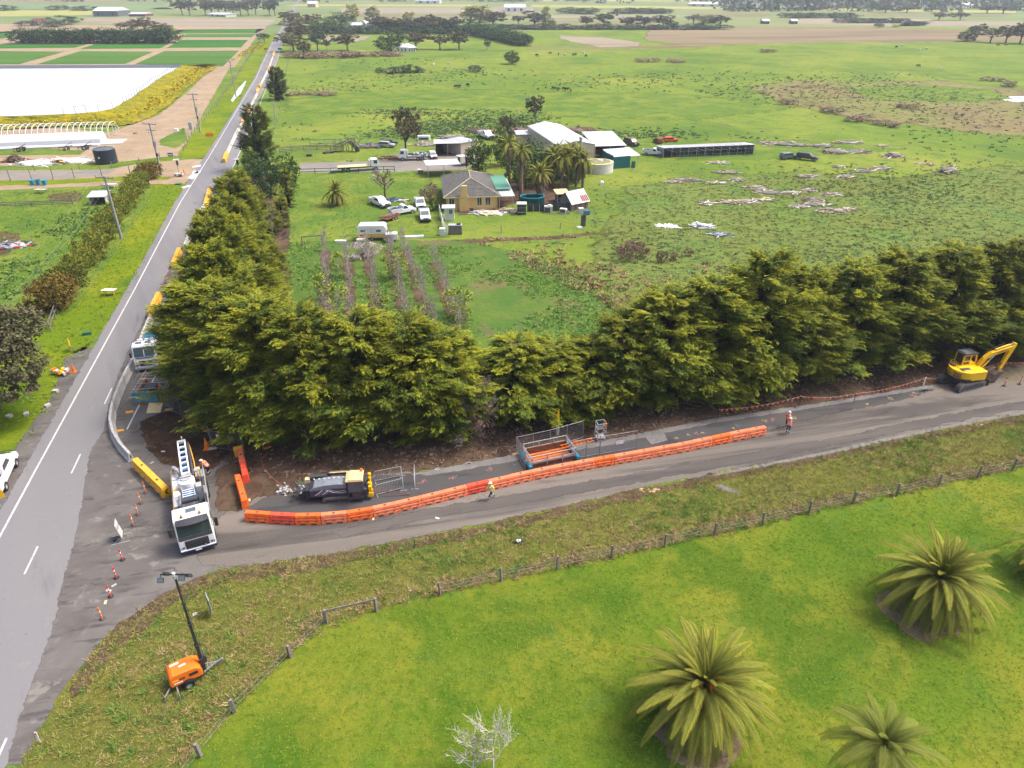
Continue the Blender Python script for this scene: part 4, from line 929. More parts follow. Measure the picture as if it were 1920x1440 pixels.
mb = MB(); mb.path([(-1.9, .5, 2.6), (-3.0, .52, 3.1), (-4.5, .5, 3.25), (-5.9, .45, 3.2), (-6.3, .3, 2.6), (-6.35, .25, 1.2)], .1, w_dark, n=8); mb.path([(-2, .66, 2.3), (-3.4, .7, 2.7), (-5.2, .6, 3.0), (-6, .5, 3.1)], .04, w_yel, n=6); mb.build('suction_hose', T)
mb = MB(); mb.bar((-6.05, 0, 3.3), (-6.3, .1, 3.6), .05, w_lgrey); mb.cyl((-6.2, .1, 3.55), (-6.2, .1, 3.75), .05, w_cream, n=6); mb.b(-6.2, -5.9, -.3, .35, 3.25, 3.45, w_lgrey); mb.build('boom_head', T)

# ---------------------------------------------------------------- drilling rig
a, b = G(578, 945), G(690, 937)
RG = E('drilling_rig', 'dark grey tracked drilling rig with cream-roofed cab inside the orange barriers', 'drilling rig', (a+b)/2+Vector((0, .65, 0)), yaw(a, b))
RL = (b-a).length
w_plum = O('dark_plum_grey_paint', (84, 80, 96), .45); w_silver = O('silver_hood_paint', (168, 176, 188), .35, metal=.2)
sx = RL/4.9
mb = MB()
prof = [(-2.3, .55), (-2.3, 1.35), (-1.9, 1.55), (-1.0, 1.72), (0, 1.76), (.75, 1.7), (.75, .55)]
mb.prism([(x*sx, z) for x, z in prof], -.62, .55, w_plum); body = mb.build('engine_cover', RG, .05)
mb = MB(); mb.prism([(x*sx, z) for x, z in [(-2.25, 1.32), (-1.9, 1.56), (-1.0, 1.74), (0, 1.78), (.74, 1.72), (.74, 1.3), (-.4, 1.36), (-2.25, 1.2)]], -.645, .5, w_silver); mb.build('hood', body, .03)
mb = MB()
for k in range(4):
    x = -1.9*sx+k*.28; mb.add([(x, -.66, .78+k*.02), (x+.1, -.66, .78+k*.02), (x+.75, -.66, 1.28), (x+.6, -.66, 1.28)], [(0, 1, 2, 3)], w_refl if k % 2 == 0 else w_silver)
mb.path([(-.9*sx, -.66, 1.28), (-.4*sx, -.66, 1.0), (.3*sx, -.66, .9), (.72*sx, -.66, .98)], .025, w_refl, n=4); mb.path([(-.7*sx, -.66, 1.2), (0, -.66, 1.08), (.7*sx, -.66, 1.15)], .018, w_refl, n=4); mb.build('side_graphic', body)
mb = MB(); mb.cyl((-.62*sx, -.665, 1.26), (-.62*sx, -.68, 1.26), .1, w_blue, n=12); mb.cyl((-.62*sx, -.68, 1.26), (-.62*sx, -.69, 1.26), .05, w_refl, n=10); mb.build('badge', body)
for x in (-1.9, -1.5, -1.1, -.7, -.3, .1, .5):
    mb = MB(); mb.box((x*sx, .2, 1.8), (.09, .1, .06), w_refl); mb.build('roof_clip', body)
w_trk = O('worn_grey_track_steel', (136, 130, 124), .8, var=.25, scale=5)
def track(parent, x0, x1, y, w, h, mat=None, name='track', frame=w_dark):
    mat = mat or w_trk; mb = MB(); r = h/2; n = 9; L_ = []
    for k in range(n): t = PI/2+PI*k/(n-1); L_.append((x0+r+r*math.cos(t), r+r*math.sin(t)))
    for k in range(n): t = -PI/2+PI*k/(n-1); L_.append((x1-r+r*math.cos(t), r+r*math.sin(t)))
    mb.prism([(x, z) for x, z in L_], y-w/2, y+w/2, mat)
    tr = mb.build(name, parent)
    mb = MB()
    peri = []; 
    for i in range(len(L_)):
        p, q = Vector((L_[i][0], 0, L_[i][1])), Vector((L_[(i+1) % len(L_)][0], 0, L_[(i+1) % len(L_)][1])); m_ = max(1, int((q-p).length/.16))
        for j in range(m_): peri.append((p.lerp(q, (j+.5)/m_), (q-p).normalized()))
    for p, d in peri:
        nn = Vector((-d.z, 0, d.x)); ang = -math.atan2(d.z, d.x)
        mb.box((p.x-nn.x*.0, y, p.z-nn.z*.0), (.05, w*1.02, .07), w_trk, ry=ang)
    o = mb.build('grouser', tr); o['kind'] = 'stuff'
    mb = MB(); mb.b(x0+r*1.2, x1-r*1.2, y-w/2-.02, y+w/2+.02, r*.55, r*1.5, frame)
    for k in range(5): xx = x0+r+(x1-x0-2*r)*k/4; mb.cyl((xx, y-w/2-.03, r*.8), (xx, y+w/2+.03, r*.8), r*.42, frame, n=10)
    mb.build('roller_frame', tr)
    return tr
for y in (-.62, .55): track(RG, -1.3*sx, 1.0*sx, y, .3, .5)
mb = MB(); mb.b(-2.35*sx, 2.2*sx, -.4, .45, .45, .6, w_dark); mb.b(-2.62*sx, -2.3*sx, -.6, .4, .5, 1.3, w_black); mb.build('chassis', RG)
cab = E('cab', '', ''); 
for k in ('label', 'category'): del cab[k]
cab.parent = RG; cx0, cx1 = .85*sx, 2.15*sx
mb = MB(); mb.b(cx0, cx1, -.95, .35, .35, .5, w_plum); mb.b(cx0, cx1, -.93, -.88, 1.0, 1.1, w_plum)
for x in (cx0+.04, cx1-.04):
    for y in (-.9, .3): mb.bar((x, y, .4), (x, y, 2.15), .09, w_plum)
mb.b(cx0, cx1, .28, .34, .5, 1.3, w_plum); mb.build('cab_frame', cab)
mb = MB(); mb.b(cx0+.09, cx1-.09, -.91, -.895, 1.1, 2.1, w_glassb); mb.b(cx0+.02, cx0+.03, -.85, .25, 1.1, 2.1, w_glassb); mb.b(cx1-.03, cx1-.02, -.85, .25, 1.0, 2.1, w_glassb); mb.build('window', cab)
mb = MB(); mb.b(cx0-.08, cx1+.04, -1.02, .42, 2.14, 2.24, w_cream); mb.prism([(cx0-.05, 2.24), (cx0+.25, 2.34), (cx1, 2.32), (cx1+.02, 2.24)], -.98, .38, w_cream); mb.build('roof', cab, .03)
mb = MB(); mb.b(cx0+.4, cx0+.85, -.5, 0, .9, 1.0, w_amber); mb.b(cx0+.35, cx0+.5, -.5, 0, .9, 1.6, w_amber); mb.b(cx0+.3, cx1-.2, -.8, -.5, .5, .9, w_mud); mb.build('seat', cab)
mb = MB(); mb.cyl((cx1-.12, .2, 2.32), (cx1-.12, .2, 2.55), .09, w_orange, n=10); mb.build('beacon', cab)
mb = MB(); mb.b(-2.0*sx, -.8*sx, .55, 1.0, 1.2, 1.75, w_black); mb.cyl((-2.3*sx, .8, 1.55), (-1.0*sx, .8, 1.55), .26, w_dark, n=14); mb.b(-2.75*sx, -2.35*sx, .45, .85, 1.3, 1.6, w_cream); mb.build('power_pack', RG)
mb = MB(); mb.b(-.75*sx, 1.0*sx, .75, .82, 1.0, 1.1, w_mud); mb.b(-.75*sx, -.7*sx, .7, 1.3, .6, 2.0, w_dark); mb.b(.95*sx, 1.0*sx, .7, 1.3, .6, 2.0, w_dark)
for k in range(4): mb.cyl((-.8*sx, .8+.13*k, 1.9-.05*k), (1.0*sx, .8+.13*k, 1.9-.05*k), .055, [w_cream, w_mud, w_mud, w_mud][k], n=7)
for z in (1.2, 1.45, 1.7): mb.cyl((-.75*sx, 1.2, z), (1.0*sx, 1.2, z), .05, w_mud, n=7)
mb.build('pipe_rack', RG)
mb = MB(); rr = random.Random(3)
for k in range(26):
    p = (-2.7*sx-rr.random()*.9, rr.uniform(-.3, .5), .5+rr.random()*.8); q = (p[0]-rr.uniform(-.3, .4), p[1]+rr.uniform(-.3, .3), p[2]+rr.uniform(-.25, .25)); mb.cyl(p, q, rr.uniform(.03, .09), rr.choice([w_lgrey, w_dark, w_mud, w_grey]), n=6)
mb.b(-3.3*sx, -2.4*sx, -.1, .25, .4, .6, w_dark); mb.build('stake_down_fittings', RG)
mb = MB(); X = 2.62*sx
mb.b(X-.12, X+.22, -.75, -.3, .35, .75, w_myel); mb.b(X-.1, X+.15, -.65, -.4, .75, 1.3, w_myel); mb.cyl((X, -.3, 1.0), (X, -.3, 1.5), .13, w_myel, n=10); mb.b(X-.05, X+.15, -.25, .1, .9, 1.25, w_myel); mb.cyl((X, .0, 1.2), (X, .05, 1.75), .1, w_myel, n=10); mb.cyl((X, .25, 1.5), (X, .25, 2.0), .14, w_myel, n=10); mb.cyl((X+.1, -.55, .9), (X+.25, -.55, .9), .12, w_amber, n=8); mb.build('pipe_wrench', RG, .02)
mb = MB(); mb.cyl((X-.35, -.55, .5), (X-.35, -.55, 1.1), .17, w_dark, n=10); mb.b(X-.6, X-.1, -.4, .3, .4, .9, w_dark); mb.bar((X+.1, .1, 1.6), (X+.3, .1, 2.3), .03, w_navy); mb.path([(X, .2, 1.5), (X-.3, .3, 1.2), (X-.5, .1, .8)], .05, w_black); mb.build('vice', RG)
mb = MB(); mb.cyl((X+.2, -.35, .75), (X+3.2, -.45, .1), .04, w_rust, n=6); mb.build('drill_rod', RG)
# loose hose and chunks near it
mb = MB(); P = [G(502, 850), G(490, 862), G(495, 880), G(512, 898), G(528, 912), G(540, 922), G(552, 926), G(558, 920)]
mb.path([p+Vector((0, 0, .05)) for p in P], .045, O('brown_rubber_hose', (190, 120, 84), .7), n=6); tag(mb.build('hose'), 'thin brown hose curving across the dirt to the drilling rig', 'hose')
p = G(496, 843); mb = MB(); mb.cyl((0, 0, .1), (.5, .3, .12), .09, w_orange, n=8); tag(mb.build('hose_end', loc=p), 'small orange tube lying below the windbreak', 'tube')
mb = MB(); rr = random.Random(8)
for k in range(60): q = G(rr.gauss(533, 6), rr.gauss(920, 4)); mb.box((q.x, q.y, .04+rr.random()*.1), [rr.uniform(.06, .22) for _ in range(3)], rr.choice([w_lgrey, w_mud, w_conc]), rz=rr.random()*3, rx=rr.random())
o = mb.build('rubble'); o['kind'] = 'stuff'
# ---------------------------------------------------------------- lettering
def text(body, parent, loc, rot, size, mat, name='lettering', extrude=.006):
    cu = bpy.data.curves.new(name, 'FONT'); cu.body = body; cu.size = size; cu.extrude = extrude; cu.align_x = 'CENTER'; cu.align_y = 'CENTER'; cu.resolution_u = 2
    cu.materials.append(mat); o = bpy.data.objects.new('tmp', cu); C.objects.link(o); me = bpy.data.meshes.new_from_object(o.evaluated_get(bpy.context.evaluated_depsgraph_get())); bpy.data.objects.remove(o)
    o = link(name, me, parent, loc=loc); o.rotation_euler = rot
    return o
# ---------------------------------------------------------------- excavator
c = G(1800, 720); EX = E('excavator', 'bright yellow tracked excavator with folded arm at the road edge', 'excavator', c, R(22)); EX.scale = (1.1, 1.1, 1.1)
for y in (-1.0, 1.0):
    track(EX, -1.75, 1.65, y, .52, .78)
mb = MB(); mb.b(-1.0, 1.0, -.8, .8, .35, .8, w_dark); mb.cyl((0, 0, .75), (0, 0, .98), .6, w_dark, n=16); mb.bar((1.3, -1.0, .45), (2.0, -.9, .4), .14, w_mud); mb.bar((1.3, 1.0, .45), (2.0, .9, .4), .14, w_mud); mb.build('undercarriage', EX)
mb = MB(); bl = [(2.0+.12*math.sin(z*3), z) for z in (0.05, .25, .45, .65)]
mb.prism([(x, z) for x, z in bl]+[(x+.06, z) for x, z in bl[::-1]], -1.3, 1.3, w_mud); mb.build('dozer_blade', EX)
UP = -R(10)
def uo(mbx, name, bevel=0.0, parent=None):
    o = mbx.build(name, parent or EX, bevel)
    if parent is None: o.rotation_euler = (0, 0, UP)
    return o
mb = MB(); n = 14; out = [(1.35, -1.22), (1.35, -.2), (1.35, .3), (.5, 1.22)] 
arc = [(-.35+(-1.3)*math.sin(PI/2*(1-abs(1-2*k/n)))*1.0 if 0 else -.3-1.25*math.sin(PI*k/n), 1.24*math.cos(PI*k/n)) for k in range(n+1)]
ol = [(1.3, -1.24), (1.3, 1.24)]+arc
mb.prism([(x, y) for x, y in ol], 1.0, 1.9, w_myel, 'z'); house = uo(mb, 'house', .06)
mb = MB(); mb.prism([(x*1.012-.002, y*1.012) for x, y in arc]+[(arc[-1][0]+.02, arc[-1][1])], 1.02, 1.2, w_dark, 'z'); uo(mb, 'skirt', 0, house).rotation_euler = (0, 0, 0)
mb = MB(); mb.b(-.9, .25, -.9, .15, 1.9, 1.96, w_myel); mb.b(-1.0, -.1, -.75, -.35, 1.96, 2.0, w_dark); mb.b(-1.2, -.95, .2, .8, 1.9, 2.05, w_dark); mb.path([(-1.0, .9, 1.95), (-1.0, .9, 2.2), (-.4, 1.1, 2.2), (-.4, 1.1, 1.95)], .03, w_myel); uo(mb, 'engine_hood', .02)
mb = MB()
for k in range(5):
    t = PI*(.60+.035*k); x, y = -.3-1.27*math.sin(t), 1.26*math.cos(t)
    for zz in (1.35, 1.6): mb.box((x, y, zz), (.09, .09, .14), w_mud, rz=-t)
uo(mb, 'vent')
for k, ch in enumerate('KOMATSU'):
    t = PI*(.5-.17+.045*k); x, y = -.3-1.262*math.sin(t), 1.256*math.cos(t)
    o = text(ch, house, (x, y, 1.36), (PI/2, 0, math.atan2(-(y), (x+.3)*-1) if 0 else -(PI/2-0)+ (PI/2-t)*-1 + 0), .24, w_navy, 'letter')
    o.rotation_euler = (PI/2, 0, -PI/2 + (t-PI/2))
for y in (-.7, .85):
    t = math.acos(max(-1, min(1, y/1.24))); mb = MB(); mb.box((-.3-1.26*math.sin(t), y*1.01, 1.45), (.08, .2, .1), w_red, rz=PI/2-t); uo(mb, 'tail_light')
mb = MB()
for y in (.3, 1.2):
    for x in (-.25, 1.25): mb.bar((x, y, 1.9), (x if x < 0 else x-.18, y, 2.95), .1, w_myel)
mb.b(-.3, 1.3, .24, 1.26, 1.86, 1.96, w_myel); mb.bar((-.25, .3, 2.9), (1.07, .3, 2.9), .1, w_myel); mb.bar((-.25, .3, 2.3), (.5, .3, 2.3), .08, w_myel); mb.bar((.5, .3, 1.9), (.5, .3, 2.9), .1, w_myel)
cb = uo(mb, 'cab')
mb = MB(); mb.b(-.2, .45, .285, .295, 2.0, 2.86, w_glass); mb.b(-.27, -.26, .34, 1.16, 2.0, 2.86, w_glass); mb.b(-.2, 1.0, 1.2, 1.21, 2.0, 2.86, w_glass); mb.build('window', cb)
mb = MB(); mb.b(-.32, 1.2, .2, 1.3, 2.94, 3.04, w_black); mb.b(-.15, .5, .35, 1.1, 3.04, 3.1, w_glassb); mb.bar((-.3, .3, 3.1), (1.1, .3, 3.1), .03, w_dark); mb.bar((-.3, 1.2, 3.1), (1.1, 1.2, 3.1), .03, w_dark); mb.build('roof', cb, .02)
mb = MB(); mb.b(.0, .45, .55, 1.0, 2.0, 2.15, w_dark); mb.b(.0, .12, .55, 1.0, 2.1, 2.6, w_lgrey); mb.build('seat', cb)
def arm(name, outline, w, mat, bevel=.02):
    mb = MB(); mb.prism(outline, -w/2, w/2, mat); o = uo(mb, name, bevel); o.location = (0, 0, 0); return o
boom = arm('boom', [(1.0, 1.6), (1.35, 1.5), (1.9, 2.55), (2.6, 2.85), (4.5, 3.35), (4.7, 3.55), (4.5, 3.72), (3.5, 3.5), (2.2, 3.2), (1.5, 2.7)], .34, w_myel, .03)
mb = MB(); mb.cyl((2.6, .0, 3.42), (4.0, .0, 3.78), .09, w_myel, n=8); mb.cyl((4.0, 0, 3.78), (4.6, 0, 3.88), .05, w_lgrey, n=8); mb.cyl((1.3, -.28, 1.5), (2.0, -.28, 2.4), .08, w_myel, n=8); mb.cyl((1.3, .28, 1.5), (2.0, .28, 2.4), .08, w_myel, n=8)
mb.cyl((2.0, -.28, 2.4), (2.5, -.25, 3.0), .045, w_lgrey, n=8); mb.cyl((2.0, .28, 2.4), (2.5, .25, 3.0), .045, w_lgrey, n=8); uo(mb, 'hydraulic_ram')
mb = MB(); mb.path([(1.3, .05, 2.6), (1.7, .05, 3.2), (2.4, .05, 3.6), (3.4, .05, 3.95)], .04, w_black); uo(mb, 'hose')
text('KOMATSU', boom, (3.3, -.185, 3.22), (PI/2, -R(15), 0), .22, w_navy)
arm('dipper', [(4.4, 3.98), (4.75, 3.88), (4.7, 3.45), (4.05, 1.35), (3.85, 1.3), (3.75, 1.45), (4.15, 3.2)], .28, w_myel, .02)
mb = MB(); mb.cyl((4.35, 0, 3.2), (3.85, 0, 1.9), .07, w_myel, n=8); mb.bar((3.85, 0, 1.9), (3.5, 0, 1.55), .08, w_mud); mb.bar((3.5, 0, 1.5), (3.6, 0, 1.15), .08, w_mud); mb.box((3.8, 0, 1.35), (.3, .4, .25), w_myel); uo(mb, 'linkage')
mb = MB(); q = [(3.95, 1.2), (3.5, 1.2), (2.95, .95), (2.6, .5), (2.75, .1), (3.3, .0)]; q2 = [(x*.97+.1, z*.9+.1) for x, z in q]
mb.prism(q+q2[::-1], -.5, .5, w_mud)
for s in (-1, 1): mb.prism(q, s*.5-.03, s*.5+.03, w_mud)
for k in range(5): mb.box((3.4, -.4+k*.2, .02), (.22, .08, .06), w_rust, ry=.3)
uo(mb, 'bucket')

# ---------------------------------------------------------------- lighting tower
c = G(345, 1290); LT = E('lighting_tower', 'orange mobile lighting tower trailer with tall black mast and four lamps', 'lighting tower', c+Vector((0, .5, 0)), R(33))
mb = MB(); mb.prism([(-.85, .5), (-.92, .75), (-.85, 1.25), (-.65, 1.42), (.62, 1.36), (.9, 1.15), (.95, .75), (.9, .5)], -.56, .56, w_orange); bd = mb.build('canopy', LT, .07)
mb = MB(); mb.box((.45, -.565, .98), (.5, .02, .22), w_black); mb.box((-.2, -.57, .98), (.34, .02, .16), w_rust); mb.build('vent', bd)
mb = MB(); mb.box((-.55, -.57, .95), (.4, .02, .1), w_amber); mb.box((-.45, -.572, .75), (.5, .02, .06), w_refl); mb.box((.0, 0, 1.415), (.4, .12, .02), w_refl, rz=.05); mb.box((-.4, .3, 1.42), (.5, .16, .01), w_refl); mb.box((.93, .2, 1.0), (.02, .4, .14), w_red); mb.build('sticker', bd)['kind'] = 'stuff'
mb = MB(); mb.b(-.95, 1.0, -.5, .5, .38, .5, w_dark); mb.build('chassis', LT)
for s in (-1, 1):
    wheel(LT, 0.05, s*.66, .3, .18)
    mb = MB(); n = 8
    for k in range(n):
        t0, t1 = PI*k/n, PI*(k+1)/n; x0, z0, x1, z1 = .05+.42*math.cos(t0), .3+.42*math.sin(t0), .05+.42*math.cos(t1), .3+.42*math.sin(t1)
        mb.add([(x0, s*.55, z0), (x0, s*.8, z0), (x1, s*.8, z1), (x1, s*.55, z1)], [(0, 1, 2, 3), (3, 2, 1, 0)], w_black)
    mb.build('mudguard', LT)
    mb = MB(); mb.bar((-.6, s*.5, .42), (-.6 if s < 0 else .7, s*1.25, .42), .07, w_grey); mb.cyl((-.6 if s < 0 else .7, s*1.25, .0), (-.6 if s < 0 else .7, s*1.25, .75), .03, w_grey, n=7); mb.cyl((-.6 if s < 0 else .7, s*1.25, 0), (-.6 if s < 0 else .7, s*1.25, .03), .1, w_grey, n=8); mb.build('outrigger', LT)
mb = MB(); mb.bar((-.9, -.3, .42), (-1.35, -.9, .42), .06, w_grey); mb.cyl((-1.35, -.9, 0), (-1.35, -.9, .6), .03, w_grey, n=7); mb.build('outrigger', LT)
mb = MB(); mb.bar((.95, .62, .42), (-.2+1.5, 1.25, .42), .06, w_grey); mb.cyl((1.3, 1.25, 0), (1.3, 1.25, .7), .03, w_grey, n=7); mb.build('outrigger', LT)
mb = MB(); mb.bar((.9, -.35, .45), (1.8, 0, .5), .07, w_grey); mb.bar((.9, .35, .45), (1.8, 0, .5), .07, w_grey); mb.bar((1.7, 0, .5), (2.15, 0, .52), .08, w_grey); mb.cyl((2.15, 0, .45), (2.15, 0, .6), .07, w_grey, n=8); mb.cyl((1.9, .1, .0), (1.9, .1, .75), .035, w_grey, n=7)
for k in range(3): mb.bar((1.1+k*.2, -.25+k*.07, .5), (1.1+k*.2, .25-k*.07, .5), .04, w_grey)
mb.build('drawbar', LT)
MT = HT((362, 1268), 1082)
mb = MB(); mb.box((1.06, -.1, .95), (.22, .3, 1.0), w_black); mb.box((1.2, .25, 1.0), (.3, .3, .5), w_dark)
zz = [0.5, 2.6, 4.4, 6.0, MT-.15]
for k in range(4): mb.bar((1.05, -.05, zz[k]), (1.05, -.05, zz[k+1]), .2-.035*k, w_black); mb.box((1.05, -.05, zz[k+1]-.05), (.26-.035*k, .26-.035*k, .1), w_dark)
mb.box((.93, .1, 1.6), (.05, .05, .5), w_yel); mb.path([(1.25, .1, 1.0), (1.2, .1, 4.0), (1.1, 0, MT)], .015, w_dark, n=4); mb.build('mast', LT)
hd = MB(); ax = R(-33); ux, uy = math.cos(ax), math.sin(ax)
hd.bar((1.05-ux*.75, -.05-uy*.75, MT), (1.05+ux*.75, -.05+uy*.75, MT), .07, w_black); hd.cyl((1.05, -.05, MT-.3), (1.05, -.05, MT+.12), .09, w_refl, n=8); hd.path([(1.1, -.05, MT+.1), (1.15, .05, MT+.35), (1.25, 0, MT+.1)], .012, w_dark, n=4); hd.build('lamp_bar', LT)
for k, (o_, dy, tl) in enumerate([(-.72, -.2, .5), (-.5, .1, -.5), (.5, -.2, .5), (.72, .15, -.5)]):
    mb = MB(); mb.box((0, 0, 0), (.34, .12, .28), w_dark); mb.box((0, -.065, 0), (.3, .02, .24), w_glassb)
    for j in range(4): mb.box((-.12+.08*j, .08, 0), (.02, .06, .24), w_black)
    mb.bar((0, .02, .1), (0, .02, .3), .04, w_black)
    o = mb.build('lamp_head', LT, .01); o.location = (1.05+ux*o_-uy*dy, -.05+uy*o_+ux*dy, MT-.2+(.12 if abs(o_) < .6 else -.05)); o.rotation_euler = (R(-35) if tl > 0 else R(35), 0, ax+(PI if tl < 0 else 0)*0)

# ---------------------------------------------------------------- people
def person(label, loc, rz, pose, top, bot, helmet=True, hold=None):
    """joints in a local frame facing +x; one continuous skinned body, vest and helmet as children"""
    J = dict(pel=(0, 0, .95), sp=(.0, 0, 1.15), ch=(.02, 0, 1.36), nk=(.03, 0, 1.5), hd=(.05, 0, 1.62), hl=(0, .1, .9), hr=(0, -.1, .9), kl=(.03, .11, .5), kr=(.03, -.11, .5), al=(0, .11, .08), ar=(0, -.11, .08),
             tl=(.17, .12, .03), tr=(.17, -.12, .03), sl=(.02, .19, 1.42), sr=(.02, -.19, 1.42), el=(0, .25, 1.16), er=(0, -.25, 1.16), wl=(.08, .25, .92), wr=(.08, -.25, .92))
    J.update(pose)
    names = list(J); idx = {k: i for i, k in enumerate(names)}
    rad = dict(pel=.15, sp=.14, ch=.16, nk=.06, hd=.095, hl=.095, hr=.095, kl=.065, kr=.065, al=.05, ar=.05, tl=.04, tr=.04, sl=.075, sr=.075, el=.048, er=.048, wl=.034, wr=.034)
    ed = [('pel', 'sp'), ('sp', 'ch'), ('ch', 'nk'), ('nk', 'hd'), ('pel', 'hl'), ('pel', 'hr'), ('hl', 'kl'), ('hr', 'kr'), ('kl', 'al'), ('kr', 'ar'), ('al', 'tl'), ('ar', 'tr'), ('ch', 'sl'), ('ch', 'sr'), ('sl', 'el'), ('sr', 'er'), ('el', 'wl'), ('er', 'wr')]
    co = [J[k] for k in names]; rr_ = [rad[k] for k in names]; E_ = [(idx[a], idx[b]) for a, b in ed]
    for s, w, e in (('l', 'wl', 'el'), ('r', 'wr', 'er')):     # palm, four fingers and a thumb
        W_, L_ = Vector(J[w]), (Vector(J[w])-Vector(J[e])).normalized(); sd = Vector((1, 0, 0)).cross(L_).normalized() if abs(L_.x) < .9 else Vector((0, 1, 0)); fw = sd.cross(L_)
        pi = len(co); co.append(tuple(W_+L_*.07)); rr_.append(.032); E_.append((idx[w], pi))
        for k in range(4):
            a = W_+L_*.11+fw*(-.027+.018*k); b = a+L_*(.055+.01*(1-abs(k-1.5)))+sd*.012
            co += [tuple(a), tuple(b)]; rr_ += [.0095, .007]; E_ += [(pi, len(co)-2), (len(co)-2, len(co)-1)]
        a = W_+L_*.06+fw*.045; co.append(tuple(a)); rr_.append(.011); E_.append((pi, len(co)-1))
    me = bpy.data.meshes.new('body'); me.from_pydata(co, E_, [])
    o = bpy.data.objects.new('tmp', me); C.objects.link(o)
    md = o.modifiers.new('s', 'SKIN'); sk = me.skin_vertices[0].data
    for i, r in enumerate(rr_): sk[i].radius = (r, r); sk[i].use_root = (i == 0)
    o.modifiers.new('ss', 'SUBSURF').levels = 1
    dg = bpy.context.evaluated_depsgraph_get(); m2 = bpy.data.meshes.new_from_object(o.evaluated_get(dg)); bpy.data.objects.remove(o)
    m2.materials.clear()
    for m in (w_skin, top, bot, w_boot, w_refl): m2.materials.append(m)
    segs = [(Vector(co[a]), Vector(co[b]), (a, b)) for a, b in E_]
    reg = {'hd': 0, 'nk': 0, 'tl': 3, 'tr': 3, 'hl': 2, 'hr': 2, 'kl': 2, 'kr': 2, 'al': 2, 'ar': 2, 'pel': 2}
    for p in m2.polygons:
        c_ = p.center; best, bi = 9, None
        for a, b, ij in segs:
            ab = b-a; t = max(0, min(1, (c_-a).dot(ab)/max(ab.length_squared, 1e-9))); d = (c_-(a+ab*t)).length
            if d < best: best, bi, bt = d, ij, t
        b_ = names[bi[1]] if bi[1] < len(names) else 'hand'
        m_ = {'hd': 0, 'nk': 1, 'hand': 0, 'tl': 3, 'tr': 3, 'sp': 1 if bt > .3 else 2}.get(b_, 2 if b_ in reg else 1)
        if b_ in ('al', 'ar'): m_ = 4 if .35 < bt < .55 else (3 if bt > .8 else 2)
        p.material_index = m_; p.use_smooth = True
    m2.name = 'body'
    # face: nose and ears are moulded into the same mesh
    h_ = Vector(J['hd']); add = MB(); 
    t = E('person', label, 'person', loc, rz)
    link('body', m2, t)
    fz = MB(); fz.ell(h_+Vector((.01, 0, .0)), (.095, .078, .12), w_skin, 12, 8); fz.ell(h_+Vector((.105, 0, -.01)), (.022, .015, .022), w_skin, 6, 4)
    for s in (-1, 1): fz.ell(h_+Vector((.085, s*.032, .02)), (.014, .016, .01), w_dark, 6, 4); fz.ell(h_+Vector((0, s*.08, 0)), (.02, .012, .03), w_skin, 6, 4)
    fz.box(h_+Vector((.092, 0, -.055)), (.02, .045, .008), w_rust); fz.build('head', t)
    if helmet:
        mb = MB(); mb.ell(h_+Vector((0, 0, .06)), (.135, .115, .11), w_white, 14, 8, z0=-.1); mb.lathe([(.12, .05), (.15, .045), (.15, .055)], tuple(h_), w_white, 16); mb.box(h_+Vector((.14, 0, .06)), (.08, .14, .012), w_white); mb.build('helmet', t)
    ch, pl = Vector(J['ch']), Vector(J['pel']); mb = MB()
    vest = w_hivy if 'yellow' in label else w_hivo
    K = 12; rings = []
    for z_, r1, r2 in ((0.04, .185, .215), (.25, .175, .2), (.6, .185, .21), (.98, .2, .235), (1.12, .15, .19)):
        c0 = pl.lerp(ch, z_)+Vector((0, 0, 0)); rings.append([(c0.x+r1*math.cos(2*PI*k/K), c0.y+r2*math.sin(2*PI*k/K), c0.z) for k in range(K)])
    for a, b, m_ in zip(rings[:-1], rings[1:], (vest, w_refl if 0 else vest, vest, vest)):
        mb.add(a+b, [(k, (k+1) % K, K+(k+1) % K, K+k) for k in range(K)], m_, True)
    v = mb.build('vest', t)
    mb = MB()
    for z_, r1, r2 in ((.3, .185, .208), (.62, .195, .216)):
        c0 = pl.lerp(ch, z_); c1 = pl.lerp(ch, z_+.12); a = [(c.x+(r1+.006)*math.cos(2*PI*k/K), c.y+(r2+.006)*math.sin(2*PI*k/K), c.z) for c in (c0, c1) for k in range(K)]
        mb.add(a, [(k, (k+1) % K, K+(k+1) % K, K+k) for k in range(K)], w_refl)
    for s in (-1, 1): c0 = ch; mb.path([(c0.x+.2, s*.09, c0.z-.3), (c0.x+.19, s*.1, c0.z), (c0.x+.05, s*.11, c0.z+.14), (c0.x-.17, s*.1, c0.z), (c0.x-.2, s*.09, c0.z-.3)], .022, w_refl, n=5)
    mb.build('reflective_tape', v)
    if hold: hold(t)
    return t
person('person in yellow hi-vis vest and white helmet walking beside the orange barriers', G(921, 936), R(215), dict(pel=(0, 0, .92), hl=(0, .1, .88), hr=(0, -.1, .88), kl=(.22, .1, .5), al=(.36, .1, .1), tl=(.5, .12, .06), kr=(-.08, -.1, .48), ar=(-.42, -.1, .16), tr=(-.32, -.12, .05), el=(-.16, .25, 1.2), wl=(-.1, .26, .96), er=(.15, -.24, 1.2), wr=(.34, -.2, 1.14)), w_hivy, w_navy)
person('person in orange hi-vis and navy trousers standing nearest to the camera by the road', G(1476, 813), R(60), dict(el=(.12, .24, 1.2), wl=(.32, .16, 1.2), er=(.12, -.24, 1.2), wr=(.32, -.12, 1.22)), w_hivo, w_navy)
person('person in orange hi-vis shirt standing just behind a workmate on the side road', G(1473, 800), R(-40), dict(el=(.1, .26, 1.18), wl=(.3, .2, 1.15)), w_hivo, w_navy)
def rod(t): pass
